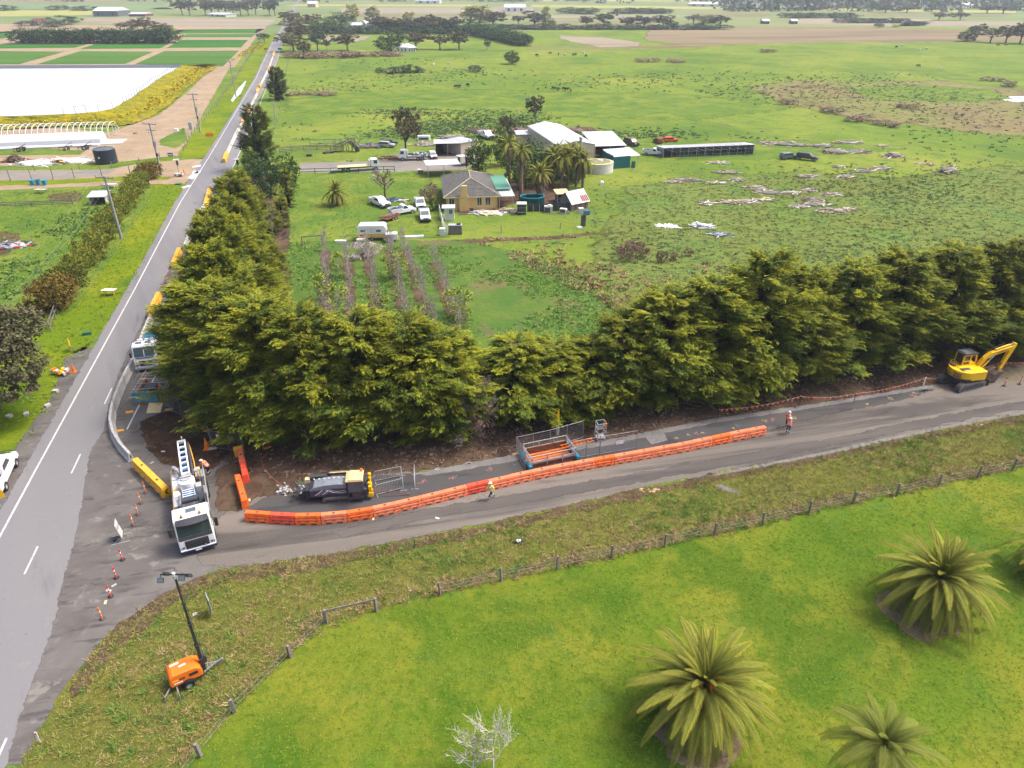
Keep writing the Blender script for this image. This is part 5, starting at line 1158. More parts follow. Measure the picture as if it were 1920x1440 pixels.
p_ = G(393, 890); person('person in orange hi-vis bending over controls at the side of the vacuum truck', p_, R(170), dict(sp=(.1, 0, 1.12), ch=(.26, 0, 1.26), nk=(.38, 0, 1.33), hd=(.46, 0, 1.4), sl=(.26, .19, 1.3), sr=(.26, -.19, 1.3), el=(.42, .22, 1.1), er=(.42, -.22, 1.1), wl=(.6, .15, 1.05), wr=(.6, -.15, 1.05)), w_hivo, w_navy)

# ---------------------------------------------------------------- temporary fencing
def fence_panel(p0, p1, label, h=1.95, group=None, sheet_mat=None, dens=.11, signs=()):
    p0, p1 = Vector(p0), Vector(p1); L_ = (p1-p0).length
    t = E('mesh_fence_panel', label, 'fence panel', (p0+p1)/2, yaw(p0, p1), group)
    mb = MB(); x = L_/2-.03
    for s in (-1, 0, 1) if L_ > 1.6 else (-1, 1): mb.cyl((s*x, 0, 0), (s*x, 0, h+.08), .022, w_grey, n=6)
    for z in (.12, h): mb.cyl((-x, 0, z), (x, 0, z), .022, w_grey, n=6)
    mb.build('frame', t)
    mb = MB(); k = int(2*x/dens)
    for i in range(1, k): mb.bar((-x+2*x*i/k, 0, .12), (-x+2*x*i/k, 0, h), .008, w_grey)
    for i in range(1, int(h/.2)): mb.bar((-x, 0, .12+.2*i), (x, 0, .12+.2*i), .008, w_grey)
    o = mb.build('wire_mesh', t); o['kind'] = 'stuff'
    for (sx_, sz_, w, hh, m_) in signs:
        mb = MB(); mb.box((sx_*L_/2, -.03, sz_), (w, .01, hh), m_); mb.build('sign', t)
    return t
def block(px, label, mat=w_yel, rz=0.3, size=(.75, .28, .16)):
    mb = MB(); mb.box((0, 0, size[2]/2), size, mat, taper=(.85, .8)); mb.cyl((-.2, 0, size[2]), (-.2, 0, size[2]+.05), .06, mat, n=8); mb.cyl((.2, 0, size[2]), (.2, 0, size[2]+.05), .06, mat, n=8)
    return tag(mb.build('ballast_block', None, .02, loc=G(*px), rz=rz), label, 'ballast block')
lab = 'wire mesh temporary fence panel '
for a, b, l in [((322, 772), (360, 786), lab+'under the trees behind the turned soil'), ((360, 786), (388, 808), lab+'angled between soil and windbreak'), ((388, 808), (400, 841), lab+'seen edge-on beside the tall cone'),
                ((220, 778), (240, 735), lab+'lying along the concrete barriers by the left trench'), ((240, 735), (262, 700), lab+'beside the front of the white truck'), ((303, 742), (320, 770), lab+'at the right end of the blue trench plate')]:
    fence_panel(G(*a), G(*b), l)
fence_panel(G(400, 841), G(460, 849), 'wire mesh fence panel carrying two white notice boards', signs=((-.45, 1.4, .5, .5, w_white), (.25, 1.4, .5, .5, w_white)))
for px, l, m in [((243, 774), 'yellow fence foot on the tar left of the trench', w_yel), ((225, 809), 'long yellow fence foot beside the concrete barrier', w_yel), ((317, 769), 'yellow fence foot at the top corner of the turned soil', w_yel), ((357, 784), 'yellow fence foot under the cypress branches', w_yel),
                 ((388, 808), 'yellow fence foot behind the traffic cone', w_yel), ((399, 842), 'pale concrete fence foot beside the traffic cone', w_conc), ((269, 712), 'yellow fence foot on the rail of the left trench', w_yel), ((967, 853), 'pale fence foot at the left corner of the trench cage', w_cream)]:
    block(px, l, m)
lab = 'galvanised mesh panel at the '
for a, b, l in [((968, 854), (1031, 840), lab+'back left of the trench enclosure'), ((1031, 840), (1093, 822), lab+'back right of the trench enclosure'), ((968, 854), (985, 881), lab+'left end of the trench enclosure'), ((1073, 862), (1124, 853), lab+'front of the enclosure beside the orange ladder')]:
    fence_panel(G(*a), G(*b), l)
fence_panel(G(1124, 853), G(1193, 841), lab+'right front carrying a small notice', signs=((.05, 1.1, .7, .5, w_white), (.05, 1.3, .7, .1, w_red)))
# crowd-control barriers by the drill
def crowd(p0, p1, label, flat=False):
    p0, p1 = Vector(p0), Vector(p1); L_ = (p1-p0).length; t = E('crowd_barrier', label, 'barrier', (p0+p1)/2, yaw(p0, p1), 'steel crowd barriers beside the drilling rig'); x = L_/2
    mb = MB(); mb.path([(-x, 0, .15), (-x, 0, 1.0), (-x+.1, 0, 1.1), (x-.1, 0, 1.1), (x, 0, 1.0), (x, 0, .15), (-x, 0, .15)], .022, w_lgrey)
    mb.build('frame', t)
    for s in (-1, 1):
        mb = MB(); mb.bar((s*(x-.05), -.3, .02), (s*(x-.05), .3, .02), .05, w_lgrey); mb.bar((s*(x-.05), 0, 0), (s*(x-.05), 0, .16), .04, w_lgrey); mb.build('foot', t)
    mb = MB(); n = int(L_/.13)
    for i in range(1, n): mb.cyl((-x+L_*i/n, 0, .15), (-x+L_*i/n, 0, 1.1), .01, w_lgrey, n=4)
    mb.build('bar', t)['kind'] = 'stuff'
crowd(G(703, 904), G(752, 894), 'galvanised crowd barrier standing further back beside the drilling rig')
crowd(G(706, 930), G(755, 917), 'galvanised crowd barrier standing nearer beside the drill rod')
crowd(G(753, 892), G(757, 921), 'galvanised crowd barrier seen edge-on closing the small pen')
crowd(G(778, 889), G(778, 918), 'galvanised crowd barrier standing alone edge-on right of the pen')

# ---------------------------------------------------------------- trench works in the middle
t = E('trench_shield', 'orange-walled trench shield with white guard rails behind the orange barriers', 'trench shield', G(1030, 858), yaw(G(990, 866), G(1070, 849)))
TS = t; Lh = 2.05; Wd = .95
mb = MB()
mb.b(-Lh, Lh, -Wd-.05, -Wd, .02, .5, w_rust); mb.b(-Lh, Lh, Wd, Wd+.05, .02, .75, w_rust)
mb.b(-Lh, Lh, -Wd, Wd, .035, .05, w_soilc); mb.build('shield_wall', t)
mb = MB()
for k in range(5): mb.b(-Lh+.1, Lh-.1, -Wd+.15+k*.36, -Wd+.42+k*.36, .1, .14, O('orange_timber_boards', (226, 128, 66), .8, var=.2, scale=2))
mb.build('board', t)
for nm, yy, z0 in (('back', Wd+.1, 0), ('front', -Wd-.1, 0)):
    mb = MB()
    for z in (.75, 1.25): mb.cyl((-Lh, yy, z), (Lh, yy, z), .03, w_lgrey, n=6)
    mb.box((0, yy, .55), (2*Lh, .03, .16), w_lgrey)
    for x in (-Lh, -Lh*.3, Lh*.4, Lh): mb.bar((x, yy, .2), (x, yy, 1.28), .07, w_lgrey)
    mb.build('guard_rail', t)
for x in (-Lh-.05, Lh+.05):
    mb = MB(); mb.cyl((x, -1.1, 1.1), (x, 1.15, 1.1), .03, w_lgrey, n=6); mb.cyl((x, -1.1, .7), (x, 1.15, .7), .03, w_lgrey, n=6); mb.box((x, 0, .9), (.03, 2.1, .16), w_lgrey); mb.build('guard_rail', t)
for x in (-Lh-.25, Lh+.15):
    mb = MB(); mb.cyl((x, -1.35, .35), (x, 1.2, .35), .17, w_teal, n=12); mb.cyl((x, -1.4, .35), (x, -1.32, .35), .19, w_teal, n=12); mb.cyl((x, -.4, .35), (x, -.25, .35), .19, w_orange, n=12); mb.cyl((x, 1.2, .35), (x, 1.26, .35), .19, w_teal, n=12); mb.build('hydraulic_strut', t)
a, b = G(1052, 838, .8), G(1112, 824, .8); t = E('ladder', 'orange ladder lying across the rails of the trench shield', 'ladder', (a+b)/2, yaw(a, b)); l = (b-a).length/2
for s in (-1, 1): mb = MB(); mb.bar((-l, s*.22, 0), (l, s*.22, 0), .05, w_orange, .09); mb.build('side_rail', t)
for k in range(9): mb = MB(); mb.cyl((-l+.15+k*(2*l-.3)/8, -.2, 0), (-l+.15+k*(2*l-.3)/8, .2, 0), .022, w_orange, n=6); mb.build('rung', t)
b_ = G(1045, 814); mb = MB(); zt = HT((1045, 814), 770); mb.cyl((0, 0, 0), (0, 0, zt*.5), .16, w_offw, n=10); mb.cyl((0, 0, zt*.5), (0, 0, zt), .15, w_myel, r1=.1, n=10); mb.box((.1, 0, zt*.42), (.25, .25, .3), w_refl); tag(mb.build('marker_post', loc=b_), 'yellow and white pole standing behind the trench enclosure', 'post')
mb = MB(); 
for x in (-.4, .4):
    for y in (-.35, .35): mb.bar((x, y, 0), (x, y, 1.9), .05, w_lgrey)
for z in (.12, .9, 1.4, 1.9):
    for y in (-.35, .35): mb.bar((-.4, y, z), (.4, y, z), .05, w_lgrey)
    for x in (-.4, .4): mb.bar((x, -.35, z), (x, .35, z), .05, w_lgrey)
mb.b(-.4, .4, -.35, .35, .3, .36, w_lgrey); mb.b(-.4, .4, .33, .35, 1.0, 1.3, w_lgrey)
t = tag(mb.build('access_cage', loc=G(1125, 824), rz=.25), 'small aluminium access cage with orange strap behind the mesh panels', 'cage')
mb = MB(); mb.path([(.1, -.4, 1.2), (.4, -.4, 1.9), (.4, 0, 1.9), (.42, -.3, 1.4)], .04, w_orange); mb.build('strap', t)

# left trench: blue plate, rails, plywood
o0 = G(275, 755); t = E('trench_shoring', 'left trench with sky-blue steel plate and scaffold hand rails', 'trench shoring', o0, yaw(G(255, 760), G(300, 757)))
mb = MB(); mb.box((-.05, .1, .62), (2.3, .06, 1.15), w_teal, rx=-.12); mb.build('blue_plate', t)
for x in (-.6, .55): mb = MB(); mb.box((x, .02, 1.05), (.08, .1, .4), w_red, rx=-.12); mb.build('clamp', t)
mb = MB(); mb.b(-1.25, 1.45, .3, 4.2, .04, .06, w_soilc); mb.b(-1.2, -1.1, .2, 4.2, .05, .5, w_rust); mb.b(1.4, 1.45, .2, 4.2, .05, .5, w_rust); mb.b(-1.3, 1.5, -.35, .05, .02, .06, w_rust); mb.b(-.9, .3, 2.0, 3.0, .1, .5, w_dark); mb.build('trench_wall', t)
mb = MB()
for yy in (.5, 1.1, 2.3, 3.2, 4.0):
    mb.cyl((-1.4, yy, 1.0), (1.7, yy, 1.0), .03, w_lgrey, n=6)
for x in (-1.35, 1.6):
    for z in (.55, 1.0): mb.cyl((x, .3, z), (x, 5.2, z), .03, w_lgrey, n=6)
    for yy in (.4, 2.2, 4.0, 5.1): mb.bar((x, yy, 0), (x, yy, 1.05), .05, w_lgrey)
mb.build('hand_rail', t)
mb = MB(); mb.bar((1.35, .2, .05), (1.35, .6, 1.6), .07, w_orange); mb.bar((1.6, .2, .05), (1.6, .6, 1.6), .07, w_orange); mb.b(1.3, 1.65, .5, .6, 1.5, 1.58, w_orange); mb.build('orange_frame', t)
a, b, c_, d = [G(x, y) for x, y in [(280, 757), (306, 757), (301, 775), (275, 776)]]
mb = MB(); mb.add([(*v.xy, .12) for v in (d, c_, b, a)]+[(*v.xy, .05) for v in (d, c_, b, a)], [(0, 1, 2, 3), (7, 6, 5, 4), (0, 4, 5, 1), (1, 5, 6, 2), (2, 6, 7, 3), (3, 7, 4, 0)], w_ply); tag(mb.build('plywood_sheet'), 'pale plywood sheet on the tar in front of the blue trench plate', 'board')

# white truck with box body in the closed lane
a, b = G(272, 697), G(296, 620); rz = yaw(b, a); t = E('service_truck', 'white cab-over truck facing the camera, half hidden by cypress branches', 'truck', a-Vector((math.cos(rz), math.sin(rz), 0))*1.0+Vector((.35, 0, 0)), rz)
mb = MB(); mb.prism([(-.9, .8), (-.9, 2.75), (-.6, 2.9), (.35, 2.85), (.75, 1.75), (.95, 1.3), (.95, .5), (.7, .45)], -1.12, 1.12, w_white); cb = mb.build('cab', t, .06)
mb = MB(); mb.add([(.42, -.98, 2.7), (.42, 1.0, 2.7), (.80, 1.02, 1.78), (.80, -1.0, 1.78)], [(3, 2, 1, 0)], w_glass); mb.add([(.55, -.02, 2.45), (.55, .04, 2.45), (.83, .04, 1.78), (.83, -.02, 1.78)], [(3, 2, 1, 0)], w_white); mb.b(.84, .9, -.9, .9, 1.6, 1.68, w_black); mb.build('windscreen', cb)
for y in (-.5, .45): mb = MB(); mb.box((-.35, y, 2.93), (.42, .62, .05), w_glassb); mb.build('roof_window', cb)
mb = MB(); mb.b(.93, .98, -.62, .62, .75, 1.35, w_dark); mb.bar((.99, -.62, 1.05), (.99, .62, 1.05), .05, w_lgrey); mb.build('grille', t)
mb = MB(); mb.b(.75, 1.08, -1.15, 1.15, .35, .6, w_lgrey); mb.build('bumper', t, .03)
for y in (-.9, .9): mb = MB(); mb.box((.96, y, .85), (.06, .3, .2), w_glassb); mb.build('headlight', t); mb = MB(); mb.bar((.4, y*1.22, 2.2), (.6, y*1.45, 2.2), .04, w_black); mb.box((.6, y*1.5, 1.95), (.12, .2, .5), w_black); mb.build('mirror', t)
mb = MB(); mb.b(-6.2, -1.1, -1.15, 1.15, .95, 1.1, w_dark); mb.b(-2.3, -1.2, -1.1, 1.1, 1.1, 2.5, w_white); mb.b(-6.2, -2.5, -1.15, -1.1, 1.1, 1.6, w_white); mb.b(-6.2, -2.5, 1.1, 1.15, 1.1, 1.6, w_white); mb.b(-5.8, -2.7, -.8, .8, 1.1, 1.7, w_teal); mb.build('tray', t)
mb = MB(); mb.bar((-.95, -.9, 2.9), (-.95, .9, 2.9), .05, w_dark); mb.cyl((-.9, -.75, 2.9), (-.9, -.75, 3.1), .08, w_glassb, n=8); mb.cyl((-.9, 0, 2.9), (-.9, 0, 3.1), .08, w_dark, n=8); mb.build('lamp_bar', t)
for x in (.1, -3.6, -4.7):
    for y in (-.95, .95): wheel(t, x, y, .45, .28)

# low loader trailer with raised ramps
o0 = G(380, 455); rz = yaw(G(366, 462), G(388, 408)); t = E('low_loader', 'low loader trailer with two raised dark steel ramps beside the barriers', 'trailer', G(384, 440), rz)
mb = MB(); mb.b(-3.6, 2.6, -1.25, 1.25, .75, .95, w_offw); mb.b(-3.6, 2.6, -1.27, -1.2, .6, 1.0, w_mud); mb.b(-3.75, -3.6, -1.25, 1.25, .7, 1.0, w_dark); mb.build('deck', t)
for y in (-.85, .85):
    mb = MB(); mb.box((2.85, y, 2.15), (.12, .62, 2.6), w_mud, ry=.12)
    for k in range(8): mb.box((2.78+.04*k-.05, y, 1.05+.31*k), (.16, .56, .05), w_dark, ry=.12)
    for s in (-.12, .12): mb.box((2.9, y+s, 3.1), (.16, .1, .12), w_offw)
    mb.build('ramp', t)
for x in (-2.2, -1.2, 0.4):
    for y in (-.95, .95): wheel(t, x, y, .38, .26)

# a-frame road sign, bunting, small things
p = G(229, 1010); t = E('road_sign', 'white folding road sign seen from the side near the red bollards', 'sign', p, R(113))
mb = MB(); mb.box((0, 0, 1.0), (.9, .03, 1.3), w_offw, rx=-.15); mb.box((0, -.03, 1.25), (.8, .02, .04), w_dark, rx=-.15); mb.box((0, -.02, .8), (.8, .02, .04), w_dark, rx=-.15); mb.build('sign_board', t)
mb = MB(); mb.bar((-.5, -.6, .02), (-.5, .7, .02), .04, w_lgrey); mb.bar((.5, -.6, .02), (.5, .7, .02), .04, w_lgrey); mb.bar((-.45, .1, .4), (-.45, .5, .02), .03, w_lgrey); mb.bar((.45, .1, .4), (.45, .5, .02), .03, w_lgrey); mb.box((0, .45, .12), (.4, .25, .2), w_dark); mb.build('stand', t)
bun = [(1346, 786, 768), (1497, 764, 743), (1600, 756, 738), (1732, 722, 708), (1778, 712, 700), (1870, 695, 680), (1985, 680, 668)]
t = E('bunting', 'string of orange safety flags along the foot of the windbreak', 'bunting', (0, 0, 0))
BP = [G(x, y)+Vector((0, 0, HT((x, y), z))) for x, y, z in bun]
for i, q in enumerate(BP):
    mb = MB(); mb.cyl((q.x, q.y, 0), tuple(q), .03, w_dark, n=5); mb.cyl(tuple(q), (q.x, q.y, q.z+.06), .045, w_myel, n=6); mb.build('picket', t)
mb = MB(); fl = []
for a, b in zip(BP[:-1], BP[1:]):
    n = max(2, int((b-a).length/.55)); pr = a
    for k in range(1, n+1):
        f = k/n; q = a.lerp(b, f)-Vector((0, 0, .3*math.sin(PI*f))); mb.cyl(pr, q, .008, w_refl, n=4, caps=False); fl.append((pr+q)/2); pr = q
mb.build('cord', t)
fm = MB(); fm.add([(-.1, 0, 0), (.1, 0, 0), (.07, -.01, -.2), (-.05, .015, -.22)], [(0, 1, 2, 3)], O('orange_flag_cloth', (255, 100, 40), .8, k=.85)); fm = fm.mesh('flag')
for q in fl: o = link('flag', fm, t, loc=q, rz=.25+rnd.uniform(-.4, .4)); o.scale = (1.15, 1, 1.1)
def simple(name, label, cat, px, mbx, rz=0.0, group=None):
    return tag(mbx.build(name, loc=G(*px), rz=rz), label, cat, group)
mb = MB(); mb.box((0, 0, .5), (.13, .03, 1.0), w_white, ry=.05); mb.box((0, -.02, .85), (.09, .01, .12), w_red); simple('guide_post', 'white guide post on the grass at the lower left', 'post', (76, 1394), mb)
mb = MB(); mb.box((0, 0, .5), (.13, .03, 1.0), w_white); simple('guide_post', 'white guide post between excavator and windbreak', 'post', (1731, 723), mb)
mb = MB(); mb.box((0, 0, 1.0), (.9, .05, 1.3), w_lgrey, rz=.0, ry=0); mb.cyl((0, .05, 0), (0, .05, 1.6), .04, w_grey, n=6); simple('road_sign', 'grey sign back seen edge-on on the verge by the lamp mast', 'sign', (398, 1152), mb, R(124))
mb = MB(); mb.box((0, 0, .03), (.3, .25, .04), w_offw, rz=.4); simple('litter', 'scrap of white board on the verge below the edge-on sign', 'litter', (366, 1152), mb)
rr = random.Random(77); mb = MB(); mb.box((0, 0, .12), (.9, .2, .18), w_dark, rz=.35); mb.box((-.1, -.1, .2), (.3, .22, .12), w_white, rz=.3); mb.box((-.12, -.13, .27), (.12, .1, .04), w_red, rz=.3)
for k in range(12): mb.box((rr.uniform(.2, .8), rr.uniform(-.3, .4), .12), (.05, .05, .05), w_myel)
simple('flower_tribute', 'small bundle with white card and yellow flowers on the verge', 'flowers', (975, 1016), mb)
mb = MB()
for k in range(12): mb.box((rr.uniform(-.8, .8), rr.uniform(-.2, .2), .06), (rr.uniform(.1, .3), rr.uniform(.1, .2), .1), O('orange_rubble', (226, 180, 140), .9), rz=rr.random())
simple('rubble', 'pale orange stones at the edge of the side road verge', 'rubble', (1217, 921), mb)
for i, (x, y) in enumerate([(306, 847), (285, 868), (468, 938), (204, 1108), (214, 1098), (198, 1130), (392, 970), (1840, 797), (700, 973), (820, 972)]):
    mb = MB(); mb.box((0, 0, .035), (.35, .16, .03), [w_offw, w_lgrey, w_cream][i % 3], rz=i); o = simple('litter', f'small pale scrap on the tar, {ORD[i]} scrap by distance from the yellow barriers', 'litter', (x, y), mb, 0, 'pale scraps on the tar')
# ---------------------------------------------------------------- palms
LK[0] = 1.2
m_fr = leafmat('date_palm_fronds', A(80, 108, 48), A(94, 120, 52), A(206, 190, 60), 1.5)
m_fr_dry = leafmat('dry_palm_fronds', A(150, 128, 96), A(130, 110, 82), A(190, 170, 134), 1.5)
m_fr_q = leafmat('fine_queen_palm_fronds', A(90, 106, 40), A(104, 120, 44), A(170, 168, 70), 1.5)
LK[0] = 1.5
m_ptrunk = M('palm_trunk_bark', A(140, 116, 96, .8), var=.35, scale=7, rough=.95, bump=.6, bscale=9)
m_fruit = O('orange_date_stalks', (226, 120, 30), .7, var=.3, scale=9)
FRD = [frond_mesh(1+i, 3.9, dr, [m_fr], .44, .021, 84) for i, dr in enumerate((.7, 1.05, 1.4, 1.7))]
FRO = [frond_mesh(21+i, 2.9, dr, [mm], .42, .075, 17) for i, (dr, mm) in enumerate([(.7, m_fr), (1.1, m_fr), (1.4, m_fr_dry)])]
FRQ = [frond_mesh(31+i, 3.1, dr, [m_fr_q], .66, .013, 90, fold=-.9) for i, dr in enumerate((1.0, 1.35, 1.7))]
def palm(label, loc, h, meshes, n, s=1.0, pmax=72, pmin=-38, tr=.42, fruit=False, dead=0, cat='palm', group=None, seed=1, skirt=None):
    rr = random.Random(seed); t = E('palm_tree', label, cat, loc, rr.uniform(0, 6), group)
    mb = MB(); mb.lathe([(tr*1.25, -.05), (tr*1.05, h*.2), (tr, h*.7), (tr*1.25, h*.92), (tr*.8, h+.1), (0, h+.2)], (0, 0, 0), m_ptrunk, 12)
    for k in range(int(18*min(h, 6))):
        z = rr.uniform(.1, h); a = rr.uniform(0, 6.3); mb.box((tr*1.05*math.cos(a), tr*1.05*math.sin(a), z), (.12, .16, .16), m_ptrunk, rz=a, ry=.5)
    mb.build('trunk', t)
    if skirt:
        V = cloud(seed, [((0, 0, h*skirt[0]), (tr*2.6, tr*2.6, h*skirt[1]))], 500, .5, m_fr_dry, hang=1.6, asp=.12); link('dead_leaf_skirt', V, t)['kind'] = 'stuff'
    for i in range(n):
        f = i/(n-1); o = link('frond', meshes[min(len(meshes)-1, int(f*len(meshes)))], t)
        o.location = (0, 0, h); o.rotation_euler = Matrix.Rotation(i*2.39996+rr.uniform(-.12, .12), 4, 'Z').__matmul__(Matrix.Rotation(-R(pmax+(pmin-pmax)*f**.8+rr.uniform(-6, 6)), 4, 'Y')).to_euler()
        q = s*rr.uniform(.88, 1.08)*(.72+.28*min(1, f*3)); o.scale = (q, q, q)
    if fruit:
        mb = MB()
        for k in range(5):
            a = k*1.3+.4
            for j in range(9): b = a+rr.uniform(-.25, .25); mb.path([(0, 0, h+.4), (.6*math.cos(b), .6*math.sin(b), h+1.0+rr.uniform(-.1, .1)), (1.0*math.cos(b), 1.0*math.sin(b), h+.85+rr.uniform(-.2, .1))], .035, m_fruit, n=4)
        mb.build('fruit_stalks', t)
    return t
m_ring = GM('dry_leaf_litter_ring', A(172, 150, 124), [(A(140, 116, 96), .8, .45, .6, .8), (A(196, 178, 150), 4, .54, .66, .7)], bumps=((3, .08),), edge=1.0)
def bed(px, r, seed):
    c = G(*px); rr = random.Random(seed); sheet('bare_soil_ring', [(c.x+r*rr.uniform(.85, 1.15)*math.cos(k*PI/9), c.y+r*rr.uniform(.85, 1.15)*math.sin(k*PI/9)) for k in range(18)], m_ring, .5, z=Lz(4), step=.6, seed=seed)
palm('large date palm with orange fruit stalks in the middle of the lower lawn', G(1306, 1352), HT((1306, 1352), 1292), FRD, 104, 1.22, pmin=-30, fruit=True, tr=.5, seed=2)
palm('date palm with long curling fronds on the right side of the lawn', G(1742, 1140), HT((1742, 1140), 1090), FRD, 96, 1.18, pmin=-30, tr=.5, seed=3)
palm('date palm cut off by the right edge of the photo', G(1962, 1080), HT((1962, 1080), 1040), FRD, 60, 1.0, pmin=-30, tr=.5, seed=4)
palm('queen palm with fine drooping fronds at the bottom edge of the lawn', G(1606, 1520), HT((1606, 1520), 1400), FRQ, 34, .95, pmax=70, pmin=-12, tr=.2, seed=5)
bed((1312, 1372), 2.5, 1); bed((1722, 1150), 2.4, 2); bed((1970, 1085), 1.5, 3)
palm('young date palm with a skirt of dry fronds on the home lawn', G(632, 385), 2.4, [FRO[0], FRO[0], FRO[1], FRO[2]], 54, 1.25, pmax=78, pmin=-62, seed=7)
palm('tall fan palm with shaggy pale trunk beside the empty pool', G(977, 376), HT((977, 376), 282), FRO[:2]+[FRO[2]], 44, .95, pmin=-75, tr=.35, skirt=(.78, .2), seed=8)
palm('broad date palm with hanging dead fronds at the heart of the palm clump', G(1012, 366), 4.2, FRO, 54, 1.15, pmin=-55, tr=.6, skirt=(.55, .4), seed=9)
for i, (x, y, ty) in enumerate([(1052, 352, 296), (1064, 350, 290), (1080, 350, 288), (1092, 352, 300), (1036, 350, 292), (955, 352, 270), (1045, 330, 284), (1070, 332, 282)]):
    palm(f'slender queen palm in the clump behind the house, {ORD[i]} listed from its right side', G(x, y), HT((x, y), ty), FRO[:2]+[FRO[2]], 34, 1.3, pmax=60, pmin=-75, tr=.22, group='slender palms behind the house', seed=20+i)

# ---------------------------------------------------------------- broadleaf trees
def ctree(kind, seed, mat, n=2600, leaf=.5, bark=None, gold=.35):
    rs = random.Random(seed)
    if kind == 'gum': bl = [((rs.uniform(-.32, .32)*8, rs.uniform(-.32, .32)*8, 10*rs.uniform(.5, .9)), (rs.uniform(1.3, 2.3), rs.uniform(1.3, 2.3), rs.uniform(.9, 1.5))) for _ in range(9)]
    elif kind == 'round': bl = [((0, 0, 4.9), (3.8, 3.8, 4.6)), ((1.4, .8, 6), (2.4, 2.4, 3)), ((-1.5, -.6, 4.2), (2.6, 2.4, 3.2))]
    elif kind == 'poplar': bl = [((0, 0, 5.4), (1.7, 1.7, 4.8)), ((.5, 0, 7), (1.1, 1.1, 2.6))]
    elif kind == 'shrub': bl = [((0, 0, 3.2), (4.6, 4.6, 3.6)), ((2.4, 1, 4), (2.6, 2.6, 2.6)), ((-2.4, -.5, 3), (2.8, 2.8, 3))]
    cm = cloud(seed, bl, n, leaf, mat, gold)
    mb = MB(); b = bark or m_bark; hh = 5.5 if kind == 'gum' else 4
    mb.cyl((0, 0, -.1), (.1, 0, hh), .3, b, r1=.16, n=7, caps=False)
    for c_, r in bl[:7]: mb.cyl((.05, 0, hh*.55), tuple(c_), .14, b, r1=.05, n=5, caps=False)
    return cm, mb.mesh('trunk')
CT = {'gum': [ctree('gum', 1, m_gum, bark=m_bark_pale), ctree('gum', 2, m_gum_far, bark=m_bark_pale)], 'gumb': [ctree('gum', 3, m_gum_b), ctree('gum', 4, m_gum_b)], 'bush': [ctree('round', 5, m_bush), ctree('round', 6, m_bush)],
      'pop': [ctree('poplar', 7, m_poplar, 1400)], 'wind': [ctree('round', 8, m_wind)], 'shrub': [ctree('shrub', 9, m_wind, 1500, .6), ctree('shrub', 10, m_gum_far, 1500, .6)], 'brush': [ctree('shrub', 12, m_brush, 1500, .5)], 'spring': [ctree('round', 13, m_spring, 1600)]}
WID = {'gum': 9.5, 'gumb': 9.5, 'bush': 8, 'pop': 3.6, 'wind': 8, 'shrub': 10, 'brush': 10, 'spring': 8}; HGT = {'shrub': 6.8, 'brush': 6.8}
tn = [0]
def T2(kind, x, y, ty, w, label=None, group=None, cat='tree'):
    tn[0] += 1; b = G(x, max(y, -12)); h = max(1.0, HT((x, max(y, -12)), ty)); wm = w*math.hypot(b.y, CAM_H)/FPX
    m_ = CT[kind][tn[0] % len(CT[kind])]; s = wm*(1.3 if y < 110 else 1.05)/WID[kind]
    t = E('tree' if kind not in ('shrub', 'brush') else 'shrub', label, cat, b, tn[0]*1.7, group); t.scale = (s, s, h/HGT.get(kind, 10)); link('crown', m_[0], t); link('trunk', m_[1], t); return t
KW = {'gum': 'grey-green gum tree', 'gumb': 'brownish gum tree', 'bush': 'dark rounded tree', 'pop': 'pale yellow poplar', 'wind': 'deep green windbreak tree', 'shrub': 'low dark shrub', 'brush': 'brown bare brush clump', 'spring': 'fresh yellow-green tree'}
ORDL = lambda i: ORD[i]
def T2s(where, group, L_):
    cnt = {}
    for k, x, y, ty, w in L_:
        i = cnt.get(k, 0); cnt[k] = i+1
        T2(k, x, y, ty, w, f'{KW[k]} {where}, {ORDL(i)} such from left', group, 'shrub' if k in ('shrub', 'brush') else 'tree')
T2('gumb', 762, 296, 202, 62, 'large brown-green rounded gum tree in the yard behind the parked trucks')
T2('gum', 1004, 232, 175, 36, 'lone gum tree with thin pale stem in the pasture behind the sheds')
T2('bush', 898, 324, 258, 44, 'dense yellow-green tree beside the house and open shed'); T2('bush', 1030, 345, 296, 40, 'dark undergrowth tree inside the palm clump'); T2('bush', 1075, 342, 305, 34, 'dark leafy mass under the slender palms'); T2('bush', 985, 352, 296, 40, 'dark leafy mass left of the broad date palm'); T2('wind', 1045, 334, 272, 50, 'dark dense tree at the back of the palm clump'); T2('wind', 1082, 334, 282, 44, 'dark dense tree beside the large beige shed'); T2('bush', 965, 338, 280, 44, 'dark leafy tree between house and palms'); T2('wind', 1012, 338, 276, 50, 'tall dark evergreen in the middle of the palm clump'); T2('bush', 945, 310, 236, 38, 'tall dark tree left of the palm clump'); T2('gumb', 952, 262, 214, 32, 'tall twiggy tree rising above the palm clump'); T2('bush', 1000, 318, 262, 46, 'dark leafy tree behind the palm clump')
T2('wind', 502, 368, 296, 52, 'dark green round tree behind the pencil cypresses'); T2('bush', 538, 362, 288, 50, 'tall rounded dark bush beside the home lawn'); T2('bush', 478, 330, 282, 36, 'olive bush at the foot of the tall dark cypress'); T2('spring', 527, 395, 345, 24, 'small bright green tree between the pencil cypresses')
T2('brush', 1010, 245, 232, 30, 'dark low bush beside the red rubble behind the sheds', cat='shrub'); T2('brush', 805, 378, 345, 34, 'spiky dry shrub at the left wall of the house', cat='shrub'); T2('shrub', 812, 395, 372, 18, 'thin shrub beside the two parked white utes', cat='shrub')
